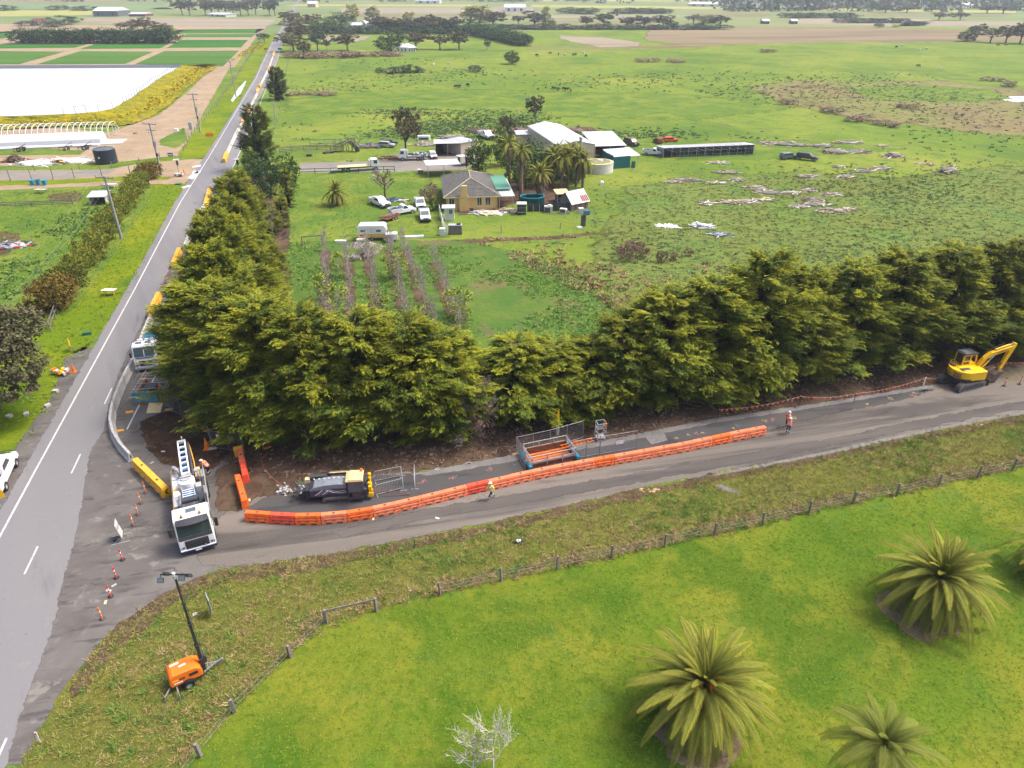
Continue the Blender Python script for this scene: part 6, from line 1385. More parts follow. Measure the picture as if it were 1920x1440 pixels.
T2s('beside the far main road', 'trees beside the far main road', [('gumb', 551, 97, 62, 46), ('gumb', 562, 84, 44, 44), ('gumb', 548, 64, 30, 40), ('gumb', 545, 46, 20, 40), ('gum', 596, 95, 60, 30), ('gum', 570, 108, 74, 26), ('bush', 611, 62, 32, 34), ('gum', 584, 58, 24, 36), ('bush', 640, 50, 22, 36), ('gum', 613, 95, 72, 10), ('gum', 496, 80, 62, 20)])
T2s('in the paddock row beyond the farm', 'trees in the paddock row', [('gum', 652, 95, 60, 40), ('bush', 733, 97, 58, 38), ('gum', 780, 93, 57, 42), ('gumb', 825, 93, 65, 30), ('gum', 861, 93, 57, 38), ('gum', 913, 94, 76, 13), ('bush', 960, 120, 95, 26), ('shrub', 891, 135, 122, 22), ('shrub', 712, 136, 127, 18), ('shrub', 742, 137, 125, 40), ('shrub', 770, 136, 121, 34), ('shrub', 790, 136, 128, 16)])
L1 = [('gum', x, 60+(i % 3), 28+(i*7) % 12, 34) for i, x in enumerate(range(706, 860, 13))]
L1 += [('pop', 662, 40, 8, 16), ('pop', 700, 40, 12, 18), ('pop', 768, 45, 22, 16), ('pop', 882, 42, 12, 26), ('pop', 900, 42, 11, 28), ('pop', 1023, 50, 12, 12), ('gum', 925, 52, 20, 48), ('gum', 1002, 53, 22, 46), ('gum', 972, 46, 28, 24), ('bush', 1030, 49, 34, 18), ('bush', 1070, 25, 13, 36), ('bush', 1100, 26, 14, 36), ('gum', 1100, 52, 28, 26),
       ('gum', 1132, 53, 24, 34), ('gum', 1175, 53, 30, 28), ('gum', 1207, 54, 30, 32), ('gum', 1243, 53, 26, 36), ('bush', 1258, 51, 38, 18), ('wind', 1180, 25, 14, 44), ('wind', 1215, 25, 14, 40), ('wind', 1240, 25, 15, 30), ('gum', 1300, 44, 28, 28), ('bush', 1318, 54, 40, 20), ('gum', 1350, 52, 29, 32), ('bush', 1330, 43, 28, 26)]
T2s('in the long tree belt beyond the farm', 'trees in the long belt beyond the farm', L1)
T2s('under the tree belt', 'shrubs under the tree belt', [('shrub', x, 62+(i % 2), 47+(i*3) % 6, 34) for i, x in enumerate(range(560, 880, 15))]+[('shrub', x, 55, 44+(i*3) % 5, 34) for i, x in enumerate(list(range(925, 1060, 19))+list(range(1085, 1360, 24)))])
T2s('on the far right plain', 'trees on the far right plain', [('shrub', x, 33+(i % 2), 24, 26) for i, x in enumerate(range(1475, 1600, 17))]+[('shrub', x, 43, 34, 26) for x in range(1580, 1690, 18)]+[('bush', 1648, 51, 43, 12), ('spring', 1678, 51, 45, 12), ('shrub', 1715, 47, 40, 16), ('shrub', 1730, 47, 40, 14), ('bush', 1812, 78, 56, 22), ('gum', 1826, 76, 46, 26), ('gumb', 1856, 80, 52, 34), ('gumb', 1885, 81, 48, 36), ('gumb', 1912, 82, 42, 38), ('gumb', 1935, 82, 38, 40), ('gum', 1760, 38, 22, 26), ('gum', 1800, 38, 23, 26), ('gum', 1850, 25, 8, 30), ('gum', 1880, 26, 9, 30), ('gum', 1700, 24, 8, 30), ('gum', 1660, 24, 9, 30)])
T2s('in the row across the left farmland', 'gums across the left farmland', [('gum', x, 28+(i % 3), -4+(i*5) % 9, 24) for i, x in enumerate((342, 356, 386, 398, 412, 424, 438, 452, 466, 480, 506, 516))]+[('shrub', 8, 20, 10, 34), ('shrub', 108, 19, 10, 30), ('shrub', 160, 20, 11, 36), ('shrub', 60, 48, 38, 40), ('shrub', 120, 46, 30, 44), ('shrub', 100, 50, 38, 40)])
for i, x in enumerate(list(range(44, 320, 21))):
    T2('wind', x, 81, 52, 34, f'deep green tree in the dense windbreak behind the crop fields, {ORDL(i)} from left', 'windbreak behind the crop fields')
T2s('behind the crop-field windbreak', 'bare-topped trees behind the crop-field windbreak', [('gumb', 250, 60, 40, 44), ('gumb', 275, 62, 33, 40), ('gumb', 305, 78, 42, 34), ('spring', 322, 72, 49, 20)])
for i in range(13):
    f = i/12; x, y = 886+f*96, 64+f*22; T2('wind', x, y, y-24, 26, f'dark green tree in the diagonal windbreak across the pasture, {ORDL(i)} from its far end', 'diagonal windbreak across the pasture')
for i, (x, y, ty, w) in enumerate([(560, 108, 96, 40), (590, 108, 97, 44), (625, 108, 97, 44), (660, 106, 96, 44), (700, 105, 96, 44), (735, 104, 97, 36), (560, 178, 172, 40), (610, 177, 172, 50), (1180, 486, 452, 40), (1200, 482, 456, 30), (1165, 476, 462, 22), (1240, 492, 470, 20), (1262, 488, 474, 18), (1290, 480, 466, 16), (1180, 462, 452, 20), (1215, 116, 108, 40), (1265, 116, 110, 40), (1475, 196, 186, 30), (1560, 212, 200, 40), (1610, 226, 214, 50), (1660, 236, 226, 44), (1440, 98, 92, 26), (1700, 203, 194, 30), (1890, 162, 152, 30), (1860, 152, 144, 36)]):
    T2('brush', x, y, ty, w, f'purple-brown scrub clump in the paddocks, {ORDL(i)} from upper left', 'brown scrub clumps in the paddocks', 'shrub')
# far woods and hedgerows that read as one mass
rs = np.random.RandomState(3); P_ = []
for k in range(2200):
    y = -14+rs.rand()**1.1*36; x = rs.uniform(-250, 2200)
    if x < 1350 and y > 4 and rs.rand() < .93: continue
    if x < 1300 and y > 7: continue
    if math.sin(x*.013+y*.9)+math.sin(x*.031-y*.7) < -.2 and rs.rand() < .8: continue
    c_ = G(x, y); s = rs.uniform(6, 15); P_.append((c_, s))
parts = []
for c_, s in P_:
    d = nrm(rs.normal(size=(34, 3))); p = np.array(c_)+np.array([0, 0, s*.5])+d*np.array([s*1.3, s*.8, s*.55]); parts.append(blades(p, nrm(d+rs.normal(0, .5, d.shape)), perp(d, rs), np.full(34, s*.6), np.full(34, s*.28), np.clip(rs.normal(.3, .2)+rs.normal(0, .1, 34), 0, 1)))
V, Fc, T_ = merge(parts); link('woodland', fast('woodland', V, Fc, [m_gum_far], None, {'tint': T_}), kind='stuff')

# near left: gum tree, hedge
bl = [((1.0, 0, 7.5), (3.2, 3, 1.8)), ((-2, 1, 8.5), (3.5, 3, 1.8)), ((3.0, -1, 5.8), (2.6, 2.6, 1.4)), ((-1, -2, 6), (3, 2.6, 1.8)), ((-4, 0, 7.2), (2.6, 3, 1.8)), ((1, 2.5, 7.8), (2.8, 2.4, 1.6)), ((3.4, -2.6, 4.2), (1.7, 1.7, .9)), ((0, -4, 4.6), (2.4, 2.0, 1.3)), ((-3, -4, 5.4), (2.6, 2.4, 1.6))]
t = E('gum_tree', 'big grey-green gum tree leaning over the left edge of the photo', 'tree', G(28, 770)+Vector((-.8, 0, 0))); t.scale = (1.08, 1.08, 1.02); link('crown', cloud(60, bl, 30000, .27, m_gum, hang=.5, clump=.8), t)
mb = MB(); mb.cyl((-1, 0, 0), (-.6, 0, 3.5), .5, m_bark, r1=.35, n=9, caps=False)
for c_, r in bl: mb.cyl((-.6, 0, 3.2), c_, .22, m_bark_pale, r1=.06, n=6, caps=False)
mb.build('trunk', t)
HB = [cloud(80+i, [((0, 0, 1.2), (1.9, 1.6, 1.5)), ((.7, .3, 1.7), (1.2, 1.1, 1.1)), ((-.8, -.2, 1.5), (1.2, 1.1, 1.2))], 2600, .2, m_hedge if i < 2 else m_hedge_b, .45) for i in range(3)]
mb = MB(); [mb.cyl((x, 0, 0), (x*1.6, .1, 1.6), .06, m_bark, n=5) for x in (-.6, 0, .5)]; hst = mb.mesh('stem')
hp = [(96, 585), (108, 572), (122, 556), (136, 538), (148, 520), (160, 503), (172, 486), (183, 470), (195, 452), (206, 436), (216, 420), (226, 405), (236, 390), (245, 377), (253, 365), (261, 354), (269, 345), (278, 336), (287, 330)]
for i, (x, y) in enumerate(hp):
    t = E('hedge_shrub', f'{"bronze" if i < 3 or i > 16 else "golden green"} hedge shrub, {ORD[i]} from the near end of the roadside hedge', 'shrub', G(x, y), i*2.1, 'shrubs of the roadside hedge'); s = 1.12+.1*math.sin(i*2.3)+(.18 if i < 2 else 0)
    t.scale = (s, s, s*1.02); link('foliage', HB[2 if i < 3 or i > 16 else i % 2], t); link('stem', hst, t)

# orchard and small bare trees
m_orc = M('grey_orchard_twigs', A(184, 174, 166, .85), var=.15, scale=3, rough=.95)
ORC = [branchy(100+i, 4.2, 1.15, m_orc, 10, 6, 4, .06, 2.1, .1, r_min=.018)[0] for i in range(3)]
cols_ = [((609, 470), (621, 632), 9, 'first'), ((652, 488), (664, 632), 8, 'second'), ((686, 468), (718, 628), 9, 'third'), ((729, 470), (768, 622), 9, 'fourth'), ((756, 466), (816, 622), 10, 'fifth'), ((812, 494), (864, 626), 8, 'sixth')]
for (a, b, n, cn) in cols_:
    a, b = G(*a), G(*b); sheet('orchard_strip', [a+Vector((-.8, 0, 0)), a+Vector((.8, 0, 0)), b+Vector((.9, -1, 0)), b+Vector((-.9, -1, 0))], m_dirt, .7, z=.03, step=1.0, rough=.2)
    for i in range(n):
        p = a.lerp(b, i/(n-1)); t = E('orchard_tree', f'bare upright fruit tree, {ORD[i]} from the far end of the {cn} orchard row', 'tree', p+Vector((rnd.uniform(-.2, .2), rnd.uniform(-.3, .3), 0)), rnd.uniform(0, 6), f'bare fruit trees in the {cn} orchard row')
        s = rnd.uniform(.85, 1.15); t.scale = (s*.9, s*.9, s); link('branches', ORC[i % 3], t)
lf = cloud(130, [((0, 0, 2.2), (1.2, 1.2, 1.7)), ((.5, .3, 3), (.7, .7, .9))], 700, .2, m_spring, .4); lb = cloud(131, [((0, 0, 1.0), (1.5, 1.3, .9))], 700, .17, m_blossom, .6)
for i, (x, y, k, s) in enumerate([(604, 588, 0, 1.1), (636, 592, 0, 1.1), (640, 520, 0, 1), (612, 560, 0, 1), (735, 522, 0, 1.05), (752, 520, 0, .9), (712, 600, 0, 1.0), (866, 600, 0, 1.1), (845, 590, 0, .9), (672, 484, 1, 1.2), (700, 476, 1, .9), (686, 480, 1, .9), (690, 590, 1, .5), (870, 618, 0, .8)]):
    t = E('fruit_tree' if k == 0 else 'blossom_bush', f'{"yellow-green leafing fruit tree" if k == 0 else "white flowering bush"} in the orchard, {ORD[i]} listed from the left rows', 'tree' if k == 0 else 'bush', G(x, y), i, 'leafing plants in the orchard'); t.scale = (s, s, s); link('foliage', lb if k else lf, t); link('branches', ORC[i % 3], t).scale = (.8, .8, .8 if k == 0 else .4)
br, tips = branchy(140, 5.2, 3.0, m_twig_b, 11, 8, 6, .2, .55, .35, r_min=.02)
t = E('blossom_tree', 'leafless pinkish blossom tree shading the parked ute', 'tree', G(722, 372)); link('branches', br, t); link('blossom', cloud(141, [((0, 0, 4), (2.6, 2.6, 1.5))], 500, .16, m_blossom, .3), t)
m_pale = M('pale_sapling_bark', A(214, 208, 200, .8), rough=.9)
for (x, y, ty, sc_, lab) in [(925, 1452, 1365, .8, 'pale bare sapling with yellow buds at the bottom edge of the lawn'), (885, 1462, 1392, .7, 'smaller bare sapling beside the taller one at the bottom edge')]:
    h = HT((x, y), ty); br, tips = branchy(150+x, h, h*.5, m_pale, 11, 7, 6, .07, 1.2, .25, r_min=.01); t = E('bare_sapling', lab, 'tree', G(x, y)); link('branches', br, t)
    mb = MB(); [mb.box(p, (.05, .05, .07), m_spring) for p in tips[::3]]; o = mb.build('bud', t); o['kind'] = 'stuff'

# ---------------------------------------------------------------- ground cover clumps
def scatter(name, px, n, size, mat, blades_n=8, h=1.0, seed=1, noise=None, flat=.9, wfac=.16, tint=(.35, .25), soft=.25):
    """merged grass or weed clumps over an outline given in photograph points"""
    rs = np.random.RandomState(seed); poly = [(p.x, p.y) for p in GP(px)]; xs = [p[0] for p in poly]; ys = [p[1] for p in poly]
    X = rs.uniform(min(xs), max(xs), n*4); Y = rs.uniform(min(ys), max(ys), n*4); k = inpoly(X+rs.normal(0, soft, len(X)), Y+rs.normal(0, soft, len(X)), poly)
    if noise:
        f, th = noise; k &= (np.sin(X*f+seed)+np.sin(Y*f*1.3+2)+np.sin((X+Y)*f*.7)+.5*np.sin((X-Y)*f*2.1) + rs.normal(0, .5, len(X))) > th
    X, Y = X[k][:n], Y[k][:n]; m = len(X); s = size*rs.uniform(.5, 1.3, m)
    P = np.stack([X, Y, np.zeros(m)], 1)[:, None, :]+rs.normal(0, .28, (m, blades_n, 3))*s[:, None, None]*np.array([1, 1, 0])
    D = nrm(rs.normal(0, 1, (m, blades_n, 3))*np.array([flat, flat, 0])+np.array([0, 0, h]))
    D = D.reshape(-1, 3); P = P.reshape(-1, 3)+np.array([0, 0, .02]); U = nrm(np.cross(D, rs.normal(size=D.shape))); L_ = np.repeat(s, blades_n)*rs.uniform(.6, 1.2, m*blades_n)
    t = np.clip(np.repeat(rs.normal(*tint, m), blades_n)+rs.normal(0, .1, m*blades_n), 0, 1)
    V, Fc, T_ = blades(P, D, U, L_, L_*wfac, t)
    return link(name, fast(name, V, Fc, [mat], None, {'tint': T_}), kind='stuff')
g_verge = leafmat('long_olive_grass', A(128, 138, 62), A(146, 146, 74), A(178, 166, 100), 2)
g_green = leafmat('fresh_green_tussock', A(84, 128, 50), A(96, 140, 58), A(140, 168, 76), 2)
g_dry = leafmat('dry_matted_grass', A(166, 138, 98), A(146, 120, 86), A(206, 184, 136), 2)
g_lawn = leafmat('short_lawn_blades', A(102, 142, 34), A(126, 158, 44), A(168, 182, 70), 2)
g_weed = leafmat('blue_green_thistle', A(76, 112, 66), A(90, 122, 76), A(124, 150, 96), 2)
g_rush = leafmat('olive_rushes', A(114, 134, 68), A(126, 142, 74), A(150, 150, 90), 2)
VP = [(39, 1434), (200, 1190), (312, 1115), (408, 1073), (600, 1045), (928, 985), (1240, 913), (1387, 885), (1537, 857), (1762, 808), (1930, 775), (1930, 870), (1599, 941), (1246, 1022), (940, 1086), (705, 1140), (545, 1220), (470, 1300), (330, 1440)]
scatter('grass', VP, 12000, .26, g_verge, 12, .7, seed=1, wfac=.05); scatter('grass', VP, 1200, .4, g_green, 26, .8, seed=2, noise=(.35, .5), wfac=.045); scatter('grass', VP, 2600, .3, g_dry, 18, .35, seed=3, noise=(.45, .1), wfac=.05)
FE = [(325, 1440), (375, 1398), (406, 1346), (469, 1299), (500, 1257), (545, 1215), (610, 1160), (705, 1138), (825, 1113), (940, 1086), (1045, 1064), (1146, 1042), (1246, 1022), (1339, 1000), (1429, 982), (1517, 959), (1599, 942), (1680, 927), (1759, 910), (1833, 894), (1930, 868)]
scatter('dry_grass', FE+[(x, y-18) for x, y in FE[::-1]], 3400, .4, g_dry, 26, .4, seed=4, wfac=.05); scatter('grass', [(x, y+5) for x, y in FE]+[(x, y-6) for x, y in FE[::-1]], 1500, .3, g_green, 18, seed=5, wfac=.06)
scatter('grass', [(1930, 885), (1599, 955), (1246, 1035), (940, 1100), (705, 1150), (560, 1225), (340, 1440), (1930, 1440)], 22000, .11, g_lawn, 9, .5, seed=6, wfac=.09)
scatter('weeds', [(1180, 352), (1400, 330), (1700, 330), (1930, 300), (1930, 560), (1400, 560), (1200, 610), (1110, 470)], 6500, .36, g_rush, 12, .4, seed=7, wfac=.1, soft=7); scatter('weeds', [(1180, 352), (1700, 320), (1930, 300), (1930, 560), (1300, 590), (1110, 470)], 1500, .45, g_weed, 14, .4, seed=8, noise=(.09, .7), wfac=.12, soft=6)
scatter('weeds', [(545, 215), (760, 205), (1300, 215), (1500, 260), (1180, 262), (545, 262)], 2600, .6, g_weed, 12, .4, seed=9, noise=(.05, .6), wfac=.14, soft=10); scatter('weeds', [(540, 110), (1900, 110), (1930, 150), (1930, 330), (1180, 268), (540, 250)], 2600, .7, g_weed, 9, .35, seed=10, noise=(.03, .8), wfac=.16, soft=15)
scatter('rushes', [(1395, 162), (1600, 158), (1900, 180), (1930, 250), (1820, 246), (1700, 232), (1480, 196)], 700, .6, m_brush, 10, .5, seed=11, wfac=.1, soft=12); scatter('weeds', [(545, 455), (1000, 470), (1130, 560), (1150, 640), (545, 640)], 3600, .36, g_green, 14, .4, seed=12, noise=(.3, .2), wfac=.1, soft=1); scatter('weeds', [(880, 450), (1180, 435), (1400, 520), (1200, 600)], 900, .5, g_dry, 9, .5, seed=13, noise=(.2, .3))
scatter('grass', [(545, 340), (800, 325), (840, 440), (545, 450)], 2600, .22, g_green, 10, .4, seed=14, wfac=.1); scatter('grass', [(0, 362), (250, 350), (340, 345), (245, 540), (60, 812), (0, 900)], 4500, .26, g_lawn, 12, .4, seed=15, wfac=.09); scatter('weeds', [(0, 390), (200, 390), (150, 520), (50, 620), (0, 620)], 900, .5, g_green, 9, .5, seed=16, noise=(.2, .3), wfac=.22)
scatter('yellow_flowers', [(0, 226), (205, 212), (345, 128), (400, 130), (290, 215), (240, 232), (0, 244)], 900, .8, leafmat('yellow_wildflowers', A(190, 176, 20), A(150, 150, 40), A(230, 200, 10), 1), 6, .4, seed=17, wfac=.3).location.z = 1.3
scatter('leaf_litter', [(430, 830), (620, 850), (1130, 780), (1400, 730), (1900, 640), (1900, 690), (1406, 775), (1144, 822), (800, 878), (560, 900), (440, 880)], 2400, .22, m_brush, 5, .3, seed=18, wfac=.3)
scatter('crop_leaves', [(440, 112), (470, 100), (500, 84), (478, 84), (452, 100), (430, 116)], 300, .8, leafmat('yellow_roadside_flowers', A(190, 180, 40), A(160, 160, 40), A(230, 210, 30), 1), 6, .5, seed=19, wfac=.3)
# ---------------------------------------------------------------- farm buildings
b_brick = O('cream_brick', (246, 208, 138), .8, k=.7, var=.08, scale=4); b_tile = O('grey_concrete_roof_tiles', (112, 110, 106), .9, var=.22, scale=1.5, bump=.3); b_zinc = O('pale_corrugated_steel', (206, 210, 216), .5, k=.7, var=.06)
b_wsheet = O('white_roof_sheeting', (224, 226, 230), .6, k=.7, var=.05); b_beige = O('beige_steel_wall', (222, 208, 188), .7, k=.65, var=.06); b_char = O('charcoal_fence_panel', (66, 72, 84), .6); b_tealc = O('teal_shade_cloth', (20, 116, 118), .8, var=.15); b_rustr = O('rust_red_roof_patch', (170, 84, 60), .9, var=.25); b_dim = O('dim_shed_interior', (110, 104, 98), .95)
b_timb = O('silvered_timber', (156, 148, 140), .95, var=.2, scale=4)
def frame(a, b):   # ground frame from two front corners in the photograph
    A_, B_ = G(*a), G(*b); return A_, yaw(A_, B_), (B_-A_).length
a_, ry, W = frame((838, 396), (934, 393))
hs = E('farm_house', 'cream brick house with grey tiled hip roof and tapered chimney', 'house', a_, ry); D = 15.5; hz = 2.6
mb = MB(); mb.b(0, W, 0, .25, 0, hz, b_brick); mb.b(0, .25, 0, D, 0, hz, b_brick); mb.b(W-.25, W, 0, D, 0, hz, b_brick); mb.b(0, W, D-.25, D, 0, hz, b_brick); mb.build('wall', hs)
e = .55; rz_ = 2.1; rf = E('roof', '', ''); rf.parent = hs
for k in ('label', 'category'): del rf[k]
P = [(-e, -e), (W+e, -e), (W+e, D+e), (-e, D+e)]; r1, r2 = (W/2, W/2+.3), (W/2, D-W/2)
def slope(pts, rows, name):   # overlapping courses of tiles
    (x0, y0), (x1, y1), (x2, y2), (x3, y3) = pts; mb = MB(); z0, z1 = hz-.05, hz+rz_
    for k in range(rows):
        f0, f1 = k/rows, (k+1.12)/rows; f1 = min(1, f1); L = lambda p, q, f: (p[0]+(q[0]-p[0])*f, p[1]+(q[1]-p[1])*f)
        a, b, c, d = L((x0, y0), (x3, y3), f0), L((x1, y1), (x2, y2), f0), L((x1, y1), (x2, y2), f1), L((x0, y0), (x3, y3), f1); za, zb = z0+(z1-z0)*f0+.07, z0+(z1-z0)*f1
        mb.add([(*a, za), (*b, za), (*c, zb+.02), (*d, zb+.02), (*a, za-.09), (*b, za-.09)], [(0, 1, 2, 3), (4, 5, 1, 0)], b_tile)
    o = mb.build(name, rf); return o
slope([P[0], P[1], r1, r1], 14, 'front_slope'); slope([P[3], P[0], r1, r2], 14, 'left_slope'); slope([P[1], P[2], r2, r1], 14, 'right_slope'); slope([P[2], P[3], r2, r2], 14, 'back_slope')
mb = MB(); zt = hz+rz_+.05
for p, q in ((P[0], r1), (P[1], r1), (P[2], r2), (P[3], r2)): mb.cyl((*p, hz), (*q, zt), .11, O('pale_ridge_tiles', (196, 186, 160), .9), n=6)
mb.cyl((*r1, zt), (*r2, zt), .12, MATS['pale_ridge_tiles'], n=6); mb.build('ridge_cap', rf); mb = MB(); mb.b(-e, W+e, -e-.06, -e, hz-.12, hz, w_cream); mb.b(-e-.06, -e, -e, D+e, hz-.12, hz, w_dark); mb.build('gutter', rf)
mb = MB(); mb.prism([(2.3, 0), (4.1, 0), (4.1, 2.4), (3.75, 3.2), (3.75, 4.5), (2.9, 4.5), (2.65, 3.2), (2.3, 2.4)], -.5, 0, b_brick); mb.b(2.85, 3.8, -.55, .05, 4.5, 4.62, b_brick); mb.build('chimney', hs)
for x, w, z0 in ((5.6, .8, .9), (7.1, .9, .9), (.5, .9, 0.1)):
    mb = MB(); mb.b(x-.06, x+w+.06, -.04, 0, z0-.06, 2.35, w_white); f_ = mb.build('window', hs); mb = MB(); mb.b(x, x+w/2-.03, -.07, -.04, z0, 2.3, w_glass); mb.b(x+w/2+.03, x+w, -.07, -.04, z0, 2.3, w_glass); mb.build('pane', f_)
# right-hand carport leaning on the house
def shed(label, a, b, depth, h0, h1, roof, wall, name='shed', open_front=True, cat='shed', over=.3, posts=True, bays=0, back=True, sides=True, gable=0):
    A_, r, W = frame(a, b); t = E(name, label, cat, A_, r)
    mb = MB()
    if gable:
        for s in (0, 1):
            x0, x1 = (-over, W/2) if s == 0 else (W+over, W/2); v = [(x0, -over, h0), (x1, -over, h0+gable), (x1, depth+over, h0+gable), (x0, depth+over, h0)]
            mb.add([(x, y, z+.1) for x, y, z in v]+v, [(0, 1, 2, 3), (7, 6, 5, 4), (0, 4, 5, 1), (3, 2, 6, 7), (0, 3, 7, 4)], roof if not isinstance(roof, tuple) else roof[s])
    else:
        v = [(-over, -over, h0), (W+over, -over, h0), (W+over, depth+over, h1), (-over, depth+over, h1)]; mb.add([(x, y, z+.09) for x, y, z in v]+v, [(0, 1, 2, 3), (7, 6, 5, 4), (0, 4, 5, 1), (1, 5, 6, 2), (2, 6, 7, 3), (3, 7, 4, 0)], roof)
    ro = mb.build('roof', t); mb = MB(); rr_ = roof[0] if isinstance(roof, tuple) else roof
    if not gable:
        for k in range(int(W/.9)): mb.bar((k*.9, -over, h0+.11), (k*.9, depth+over, h1+.11), .05, rr_)
        if W > 1.5: mb.build('rib', ro)['kind'] = 'stuff'
    mb = MB()
    if back: mb.b(0, W, depth-.08, depth, 0, min(h1, h0 if gable else 99), wall)
    if sides:
        for x in (0, W-.08): mb.prism([(0, 0), (depth, 0), (depth, h0 if gable else h1), (0, h0)], x, x+.08, wall, 'x')
    if not open_front: mb.b(0, W, 0, .08, 0, h0, wall)
    if gable and not open_front:
        for y in (0, depth-.08): mb.prism([(0, h0), (W, h0), (W/2, h0+gable)], y, y+.08, wall)
    if mb.v: mb.build('wall', t)
    if posts:
        n = max(1, bays or int(W/3))
        for k in range(n+1): mb = MB(); mb.bar((.05+(W-.1)*k/n, .02, 0), (.05+(W-.1)*k/n, .02, h0), .1, w_lgrey); mb.build('post', t)
    if back and open_front: mb = MB(); mb.b(.1, W-.1, .3, depth-.1, .02, .05, b_dim); mb.b(.1, W-.1, depth-.12, depth-.09, 0, min(h0, h1)-.1, b_dim); mb.build('interior', t)
    return t
H1 = HT((1114, 305), 272)
bs = shed('large beige steel farm shed with grey and white gable roof behind the palms', (1046, 308), (1114, 304), 26, H1, H1, (b_zinc, b_wsheet), b_beige, open_front=False, posts=False, gable=1.0, over=.1, name='farm_shed')
mb = MB(); mb.cyl((5.2, -.3, 0), (5.2, -.3, H1+1.6), .35, w_lgrey, n=12); mb.lathe([(.5, 0), (.5, .2), (.0, .5)], (5.2, -.3, H1+1.6), w_lgrey, 12); mb.build('flue', bs)
for k in range(6): mb = MB(); mb.b(-.03, 0, 1+k*4, 1.3+k*4, 0, H1, w_lgrey); mb.build('wall_post', bs)
shed('white roofed lean-to bay on the right side of the large farm shed', (1115, 302), (1170, 300), 12, 3.3, 4.3, b_wsheet, b_dim, name='lean_to')
t = shed('small white awning with teal shade cloth beside the lean-to bay', (1150, 316), (1196, 312), 5, 2.4, 3.1, b_wsheet, b_tealc, name='awning', back=False, sides=False); mb = MB(); mb.b(-.4, 3.9, -.4, -.3, 0, 2.6, b_tealc); mb.b(-.4, -.3, -.3, 5, 0, 2.9, b_tealc); mb.b(3.9, 4.8, -1.2, -1.1, 0, 1.5, b_tealc); mb.build('shade_cloth', t)
shed('open fronted machinery shed with white skillion roof and dark bays', (817, 293), (862, 292), 7, 2.9, 2.4, b_wsheet, b_char, bays=2)
shed('grey roofed shed end behind the dense yellow-green tree', (864, 292), (896, 286), 7, 2.9, 2.6, b_zinc, b_beige, open_front=False, posts=False)
shed('white flat carport behind the left side of the house', (803, 333), (862, 330), 5.5, 2.5, 2.3, b_wsheet, b_dim, name='carport', back=False, sides=False)
shed('small white awning with orange pallet beside the yellow-green tree', (863, 312), (878, 311), 2.5, 2.1, 1.9, b_wsheet, b_dim, name='awning', back=False)
shed('pale skillion roof behind the palm clump', (970, 272), (1010, 271), 4, 2.5, 2.8, b_zinc, b_beige, open_front=False, posts=False)
c_ = shed('grey roofed carport with green sheeting on the right side of the house', (936, 394), (962, 393), 11, 2.5, 2.9, b_zinc, b_dim, name='carport', back=False, sides=False); mb = MB(); mb.b(-.2, 2.6, 3, 14, 2.98, 3.05, O('green_plastic_sheet', (110, 176, 146), .5)); mb.build('green_sheet', c_)
shed('long low kennel block with white roof and many open pens', (1243, 296), (1412, 289), 5.0, 2.2, 1.7, b_zinc, w_grey, name='kennel_block', bays=11, over=.15)
A_, r, W = frame((1268, 299), (1415, 291)); t = E('pen_fence', 'wire run fence in front of the long kennel block', 'fence', A_, r)
for k in range(12): mb = MB(); mb.bar((W*k/11, 0, 0), (W*k/11, 0, 1.7), .06, w_grey); mb.bar((W*k/11, 0, 1.6), (W*k/11-3, 3, 2.3), .05, w_lgrey); mb.build('post', t)
mb = MB(); [mb.bar((0, 0, z), (W, 0, z), .04, w_grey) for z in (.1, .9, 1.7)]; [mb.bar((W*k/60, 0, 0), (W*k/60, 0, 1.7), .02, w_green) for k in range(60)]; mb.build('wire_mesh', t)['kind'] = 'stuff'
# rusty gabled hut
A_, r, W = frame((1071, 396), (1104, 390)); t = E('rusty_hut', 'old timber hut with silver iron roof patched in rust red', 'hut', A_, r+R(4))
mb = MB(); mb.b(0, W, 3.3, 3.4, 0, 1.5, b_timb); mb.prism([(0, 0), (3.4, 0), (3.4, 1.5), (1.7, 3.1), (0, 1.5)], 0, .08, b_timb, 'x'); mb.prism([(0, 0), (3.4, 0), (3.4, 1.5), (1.7, 3.1), (0, 1.5)], W-.08, W, b_timb, 'x'); mb.build('wall', t)
for k in range(10): mb = MB(); mb.b(W*k/10+.02, W*(k+1)/10-.02, -.03-.02*(k % 3), .04, 0, 1.5+.05*(k % 2), [b_timb, w_wood, w_rust][k % 3]); mb.build('board', t)
ro = MB(); ro.add([(-.2, -.35, 1.25), (W+.2, -.35, 1.25), (W+.2, 1.7, 3.2), (-.2, 1.7, 3.2), (W+.2, 3.7, 1.3), (-.2, 3.7, 1.3)], [(0, 1, 2, 3), (3, 2, 4, 5)], b_zinc); ro = ro.build('roof', t)
for k in range(4): mb = MB(); x = W*.62+k*.42; mb.add([(x, -.2, 1.43), (x+.3, -.2, 1.43), (x+.3, .75, 2.33), (x, .75, 2.33)], [(0, 1, 2, 3)], b_rustr); mb.build('rust_panel', ro)
mb = MB(); mb.add([(.6, -.3, 1.34), (1.3, -.3, 1.34), (1.3, .3, 1.9), (.6, .3, 1.9)], [(0, 1, 2, 3)], w_cream); mb.build('pale_panel', ro)
shed('small timber lean-to at the left of the rusty hut', (1045, 381), (1064, 380), 2, 1.7, 2.0, w_cream, b_timb, name='lean_to', back=True)
A_, r, W = frame((988, 397), (1070, 395)); t = E('screen_fence', 'dark charcoal panel fence between kennel box and rusty hut', 'fence', A_, r); n = 7
for k in range(n): mb = MB(); mb.b(W*k/n+.03, W*(k+1)/n-.03, 0, .05, 0, 1.5, b_char); mb.build('panel', t)
